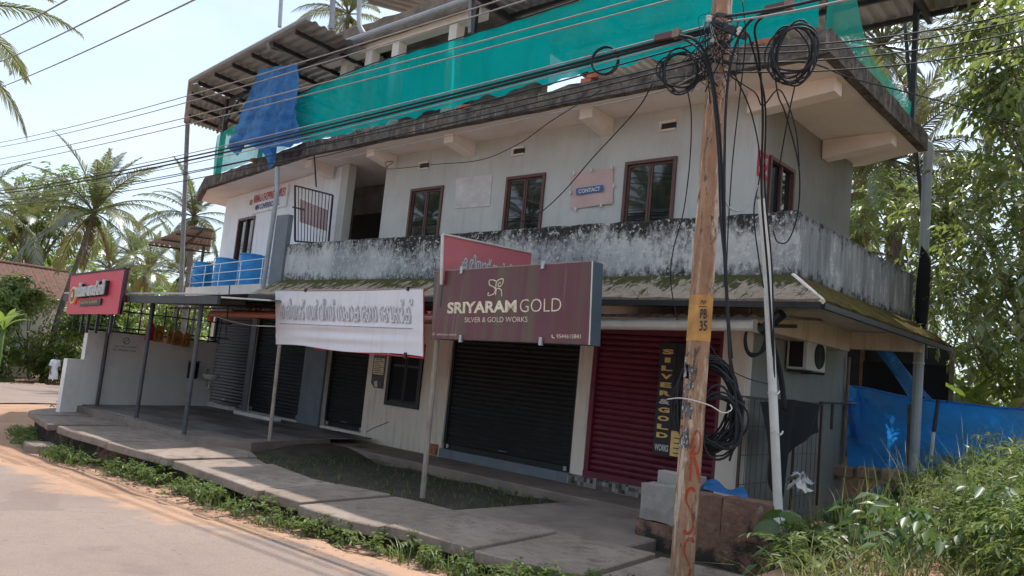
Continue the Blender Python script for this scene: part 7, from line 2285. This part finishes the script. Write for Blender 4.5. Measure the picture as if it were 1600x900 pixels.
# ------------------------------------------------ rocks by the far road edge
for i, p in enumerate(((-42.985, 12.771, -1.4), (-43.27, 13.238, -1.4), (-43.151, 13.648, -1.4), (-43.91, 14.284, -1.4))):
    m = MB()
    rs = random.Random(i)
    q = [rs.uniform(0.7, 1.2) for _ in range(40)]
    def rk(u, v):
        a, b = u * 6.283, v * math.pi
        r_ = 0.38 * (0.9 + 0.15 * math.sin(3 * a + i) + 0.1 * math.sin(5 * b + 2 * i)) if 0 < u < 1 else 0.38 * (0.9 + 0.15 * math.sin(i) + 0.1 * math.sin(5 * b + 2 * i))
        return (p[0] + r_ * math.sin(b) * math.cos(a), p[1] + 1.25 * r_ * math.sin(b) * math.sin(a), p[2] + 0.6 * r_ * math.cos(b))
    m.grid(rk, 13, 8)
    tag(m.build('boulder', MT['rock']), ('leftmost', 'second', 'third', 'rightmost')[i] + ' of the four boulders at the far road edge', 'rock', 'boulders at the road edge')

# ================================================================ HOUSE with tiled roof at far left
hs_ = thing('tiled_house', 'low house with red clay tile roof behind the left bushes', 'house', (-55, 12, -1.6))
r0, r1 = (-55, 11.798, 5.035), (-55, 18.488, 5.501)
z_r = (r0[2] + r1[2]) / 2
ya, yb = r0[1], r1[1]
MB().bb((-57.5, ya + 0.4, -1.6), (-52.6, yb - 0.4, z_r - 1.9)).build('wall', MT['low_white'], hs_)
m = MB()
nr_ = 16
def rooff(u, v):
    k = v * nr_
    fr = k - int(k)
    x = -55 + 3.4 * v
    z = z_r - 2.0 * v + 0.07 * fr + 0.02 * math.sin(u * 220)
    return (x, ya + (yb - ya) * u, z)
m.grid(rooff, 60, nr_ * 2 + 1)
rf_ = m.build('roof', MT['roof_tile'], hs_)
MB().plate([(-55, yb, z_r), (-55, ya, z_r), (-58.4, ya, z_r - 2.0), (-58.4, yb, z_r - 2.0)], 0.05).build('roof', MT['roof_tile'], hs_)
MB().tube([(-55, ya, z_r + 0.05), (-55, yb, z_r + 0.05)], 0.12, 8).build('ridge_tiles', MT['roof_tile'], rf_)
MB().add([(-55.0, yb - 0.42, z_r - 0.1), (-57.5, yb - 0.42, z_r - 1.9), (-52.6, yb - 0.42, z_r - 1.9)], [(0, 1, 2)]).build('gable', MT['low_white'], hs_, solid=0.1)

# ================================================================ MAN in white walking at the road edge
def skin_body(name, verts, edges, radii, mat, parent, root=0, sub=1):
    me = bpy.data.meshes.new(name)
    me.from_pydata(verts, edges, [])
    me.materials.append(MT[mat])
    o = link(name, me, parent)
    o.modifiers.new('skin', 'SKIN')
    lay = me.skin_vertices[0].data if me.skin_vertices else None
    if lay is None:
        import bmesh
        bm = bmesh.new()
        bm.from_mesh(me)
        bm.verts.layers.skin.verify()
        bm.to_mesh(me)
        bm.free()
        lay = me.skin_vertices[0].data
    for i, r_ in enumerate(radii):
        lay[i].radius = (r_, r_)
        lay[i].use_root = (i == root)
    s_ = o.modifiers.new('smooth', 'SUBSURF')
    s_.levels = sub
    s_.render_levels = sub
    return o
mx, my, mz = (-45.262, 15.325, -1.46)
man = thing('person', 'man in white shirt and white folded wrap walking at the far road edge', 'person', (mx, my, mz))
man.rotation_euler = (0, 0, R(18))
# local frame: x = towards camera (front), y = his left
J = dict(pel=(0, 0, 0.90), wai=(0.01, 0, 1.06), che=(0.02, 0, 1.28), nk=(0.02, 0, 1.46), hd0=(0.04, 0, 1.54), hd1=(0.04, 0, 1.64), hd2=(0.03, 0, 1.72),
         lh=(0, 0.10, 0.88), lk=(0.09, 0.11, 0.48), la=(0.05, 0.11, 0.08), lt=(0.19, 0.12, 0.035),
         rh=(0, -0.10, 0.88), rk=(-0.02, -0.11, 0.48), ra=(-0.12, -0.11, 0.10), rt=(0.02, -0.12, 0.035),
         ls=(0.01, 0.18, 1.40), le=(0.00, 0.25, 1.12), lw=(0.17, 0.12, 1.02), lhd=(0.23, 0.06, 1.01),
         rs=(0.01, -0.18, 1.40), re=(-0.02, -0.25, 1.12), rw=(0.08, -0.26, 0.88), rhd=(0.11, -0.26, 0.80))
rad = dict(pel=0.13, wai=0.12, che=0.14, nk=0.055, hd0=0.075, hd1=0.098, hd2=0.07, lh=0.09, lk=0.06, la=0.042, lt=0.03, rh=0.09, rk=0.06, ra=0.042, rt=0.03,
           ls=0.06, le=0.043, lw=0.03, lhd=0.036, rs=0.06, re=0.043, rw=0.03, rhd=0.036)
E_ = [('pel', 'wai'), ('wai', 'che'), ('che', 'nk'), ('nk', 'hd0'), ('hd0', 'hd1'), ('hd1', 'hd2'), ('pel', 'lh'), ('lh', 'lk'), ('lk', 'la'), ('la', 'lt'), ('pel', 'rh'), ('rh', 'rk'), ('rk', 'ra'), ('ra', 'rt'),
      ('che', 'ls'), ('ls', 'le'), ('le', 'lw'), ('lw', 'lhd'), ('che', 'rs'), ('rs', 're'), ('re', 'rw'), ('rw', 'rhd')]
def add_fingers(J, rad, E_, hand, d, sidev):
    h = np.array(J[hand])
    d, sidev = np.array(d, float), np.array(sidev, float)
    for k in range(5):
        nm = hand + 'f%d' % k
        off = sidev * (0.032 - 0.016 * k) if k < 4 else sidev * 0.045 - d * 0.02
        ln = (0.055, 0.065, 0.062, 0.05, 0.04)[k]
        J[nm] = tuple(h + off + d * 0.04)
        J[nm + 't'] = tuple(h + off * 1.1 + d * (0.04 + ln) + np.array((0.015, 0, -0.01)))
        rad[nm], rad[nm + 't'] = 0.009, 0.007
        E_ += [(hand, nm), (nm, nm + 't')]
add_fingers(J, rad, E_, 'lhd', (0.75, -0.6, -0.1), (0, 0.2, 0.9))
add_fingers(J, rad, E_, 'rhd', (0.2, 0, -0.95), (0.9, 0, 0.2))
keys = list(J)
body = skin_body('body', [J[k] for k in keys], [(keys.index(a), keys.index(b)) for a, b in E_], [rad[k] for k in keys], 'skin', man)
def loft(rings, n=18):
    vs, fs = [], []
    for (cx, cy, cz, rx, ry) in rings:
        for j in range(n):
            a = 2 * math.pi * j / n
            w = 1 + 0.04 * math.sin(5 * a + 7 * cz)
            vs.append((cx + rx * w * math.cos(a), cy + ry * w * math.sin(a), cz))
    for i in range(len(rings) - 1):
        for j in range(n):
            k = (j + 1) % n
            fs.append((i * n + j, i * n + k, (i + 1) * n + k, (i + 1) * n + j))
    return vs, fs
def loft_line(pts, radii, n=10):
    mb = MB()
    mb.tube(pts, radii, n, cap=False)
    return np.concatenate(mb.v), mb.f
def local(mbs, name, mat, parent):
    me = mbs.mesh(name, MT[mat], (0, 0, 0), True)
    return link(name, me, parent)
sh_ = MB()
sh_.add(*loft([(0.0, 0, 0.80, 0.155, 0.205), (0.0, 0, 0.92, 0.15, 0.195), (0.01, 0, 1.08, 0.14, 0.18), (0.02, 0, 1.26, 0.15, 0.20), (0.02, 0, 1.38, 0.135, 0.215), (0.02, 0, 1.44, 0.10, 0.16), (0.02, 0, 1.475, 0.065, 0.075)]))
for s_, nm in ((1, 'l'), (-1, 'r')):
    a, b = np.array(J[nm + 's']), np.array(J[nm + 'e'])
    v_, f_ = loft_line([a - (b - a) * 0.1 - np.array((0, 0.06 * s_, 0)), a, a + (b - a) * 0.5, a + (b - a) * 0.92], [0.07, 0.085, 0.078, 0.085])
    sh_.add(v_, f_)
local(sh_, 'shirt', 'cloth_white', man)
mu = MB()
mu.add(*loft([(0.0, 0, 1.0, 0.14, 0.175), (0.01, 0, 0.86, 0.165, 0.205), (0.03, 0, 0.66, 0.175, 0.215), (0.03, 0, 0.46, 0.195, 0.235)], 24))
local(mu, 'wrap', 'cloth_white', man)
hm = MB()
hm.add(*loft([(0.015, 0, 1.60, 0.095, 0.098), (0.02, 0, 1.66, 0.112, 0.112), (0.02, 0, 1.72, 0.105, 0.105), (0.02, 0, 1.77, 0.06, 0.06), (0.02, 0, 1.785, 0.01, 0.01)], 14))
ho = local(hm, 'hair', 'hair', man)
fc = MB()
for s_ in (-1, 1):
    fc.box((0.138, 0.035 * s_, 1.645), (0.012, 0.022, 0.010))
local(fc, 'eyes', 'hair', man)
nz_ = MB()
nz_.box((0.146, 0, 1.612), (0.03, 0.022, 0.04))
local(nz_, 'nose', 'skin', man)

# ================================================================ RIDER on a motorcycle cut by the left edge
bxp_ = (-48.635, 13.689, -1.35)
mc = thing('motorcycle', 'dark motorcycle half cut by the left edge on the far road', 'motorcycle', (bxp_[0], bxp_[1], -1.38))
mc.rotation_euler = (0, 0, R(-30))
def ringtube(c, r_, tr, axis='y'):
    return [(c[0] + r_ * math.cos(a), c[1], c[2] + r_ * math.sin(a)) for a in np.linspace(0, 2 * math.pi, 25)]
for x in (0.66, -0.62):
    wv = local(MB().tube(ringtube((x, 0, 0.30), 0.26, 0.045), 0.045, 8, cap=False), 'wheel', 'black', mc)
    rim = MB().tube(ringtube((x, 0, 0.30), 0.2, 0.012), 0.012, 6, cap=False)
    for k in range(6):
        a = k * math.pi / 3
        rim.tube([(x, 0, 0.30), (x + 0.2 * math.cos(a), 0, 0.30 + 0.2 * math.sin(a))], 0.008, 4)
    local(rim, 'rim', 'galv', wv)
local(MB().lathe((0.15, 0, 0.62), [(0.05, 0), (0.15, 0.05), (0.17, 0.14), (0.12, 0.2), (0.03, 0.22)], 14), 'tank', 'steel_dark', mc)
local(MB().tube([(0.0, 0, 0.74), (-0.35, 0, 0.76), (-0.72, 0, 0.80)], [0.10, 0.12, 0.07], 10), 'seat', 'black', mc)
local(MB().box((0.02, 0, 0.42), (0.42, 0.24, 0.26)), 'engine', 'galv', mc)
local(MB().tube([(0.66, 0.08, 0.3), (0.42, 0.08, 0.95)], 0.025, 6).tube([(0.66, -0.08, 0.3), (0.42, -0.08, 0.95)], 0.025, 6), 'fork', 'galv', mc)
local(MB().tube([(0.30, 0.34, 1.02), (0.40, 0.15, 1.0), (0.42, 0, 0.98), (0.40, -0.15, 1.0), (0.30, -0.34, 1.02)], 0.016, 6), 'handlebar', 'steel_dark', mc)
local(MB().lathe((0.52, 0, 0.80), [(0.03, 0), (0.09, 0.03), (0.10, 0.10), (0.06, 0.16)], 14), 'headlight', 'ceramic', mc)
local(MB().tube([(0.9, 0, 0.42), (0.75, 0, 0.60), (0.55, 0, 0.62)], [0.05, 0.08, 0.05], 8), 'front_mudguard', 'steel_dark', mc)
local(MB().tube([(0.0, -0.14, 0.25), (-0.4, -0.16, 0.25), (-0.85, -0.16, 0.36)], 0.045, 8), 'exhaust', 'galv', mc)
rdr = thing('person', 'rider in blue shirt and dark helmet on the motorcycle at the left edge', 'person', (bxp_[0], bxp_[1], -1.38))
rdr.rotation_euler = (0, 0, R(-30))
J = dict(pel=(-0.22, 0, 0.90), wai=(-0.20, 0, 1.05), che=(-0.14, 0, 1.28), nk=(-0.10, 0, 1.44), hd0=(-0.07, 0, 1.52), hd1=(-0.06, 0, 1.62), lh=(-0.18, 0.11, 0.88), lk=(0.18, 0.22, 0.72), la=(0.02, 0.22, 0.34), lt=(0.18, 0.23, 0.30),
         rh=(-0.18, -0.11, 0.88), rk=(0.18, -0.22, 0.72), ra=(0.02, -0.22, 0.34), rt=(0.18, -0.23, 0.30), ls=(-0.12, 0.19, 1.38), le=(0.06, 0.30, 1.16), lw=(0.26, 0.33, 1.06), lhd=(0.31, 0.33, 1.05), rs=(-0.12, -0.19, 1.38), re=(0.06, -0.30, 1.16), rw=(0.26, -0.33, 1.06), rhd=(0.31, -0.33, 1.05))
rad = dict(pel=0.14, wai=0.13, che=0.15, nk=0.055, hd0=0.075, hd1=0.095, lh=0.1, lk=0.07, la=0.045, lt=0.035, rh=0.1, rk=0.07, ra=0.045, rt=0.035, ls=0.065, le=0.045, lw=0.032, lhd=0.036, rs=0.065, re=0.045, rw=0.032, rhd=0.036)
E_ = [e for e in (('pel', 'wai'), ('wai', 'che'), ('che', 'nk'), ('nk', 'hd0'), ('hd0', 'hd1'), ('pel', 'lh'), ('lh', 'lk'), ('lk', 'la'), ('la', 'lt'), ('pel', 'rh'), ('rh', 'rk'), ('rk', 'ra'), ('ra', 'rt'), ('che', 'ls'), ('ls', 'le'), ('le', 'lw'), ('lw', 'lhd'), ('che', 'rs'), ('rs', 're'), ('re', 'rw'), ('rw', 'rhd'))]
add_fingers(J, rad, E_, 'lhd', (0.5, -0.1, -0.8), (0, 1, 0))
add_fingers(J, rad, E_, 'rhd', (0.5, 0.1, -0.8), (0, -1, 0))
keys = list(J)
skin_body('body', [J[k] for k in keys], [(keys.index(a), keys.index(b)) for a, b in E_], [rad[k] for k in keys], 'skin', rdr)
sh_ = MB()
sh_.add(*loft([(-0.22, 0, 0.86, 0.16, 0.19), (-0.20, 0, 1.05, 0.15, 0.185), (-0.14, 0, 1.28, 0.165, 0.215), (-0.11, 0, 1.40, 0.12, 0.2), (-0.10, 0, 1.46, 0.07, 0.08)]))
for nm in 'lr':
    a, b = np.array(J[nm + 's']), np.array(J[nm + 'e'])
    sh_.add(*loft_line([a, a + (b - a) * 0.5, a + (b - a) * 0.95], [0.085, 0.075, 0.07]))
local(sh_, 'shirt', 'shirt_blue', rdr)
tr_ = MB()
for nm in 'lr':
    tr_.add(*loft_line([J[nm + 'h'], J[nm + 'k'], J[nm + 'a']], [0.12, 0.095, 0.075]))
local(tr_, 'trousers', 'steel_dark', rdr)
he = MB()
he.lathe((-0.06, 0, 1.50), [(0.10, 0.0), (0.135, 0.08), (0.13, 0.17), (0.08, 0.24), (0.01, 0.26)], 16)
local(he, 'helmet', 'black', rdr)
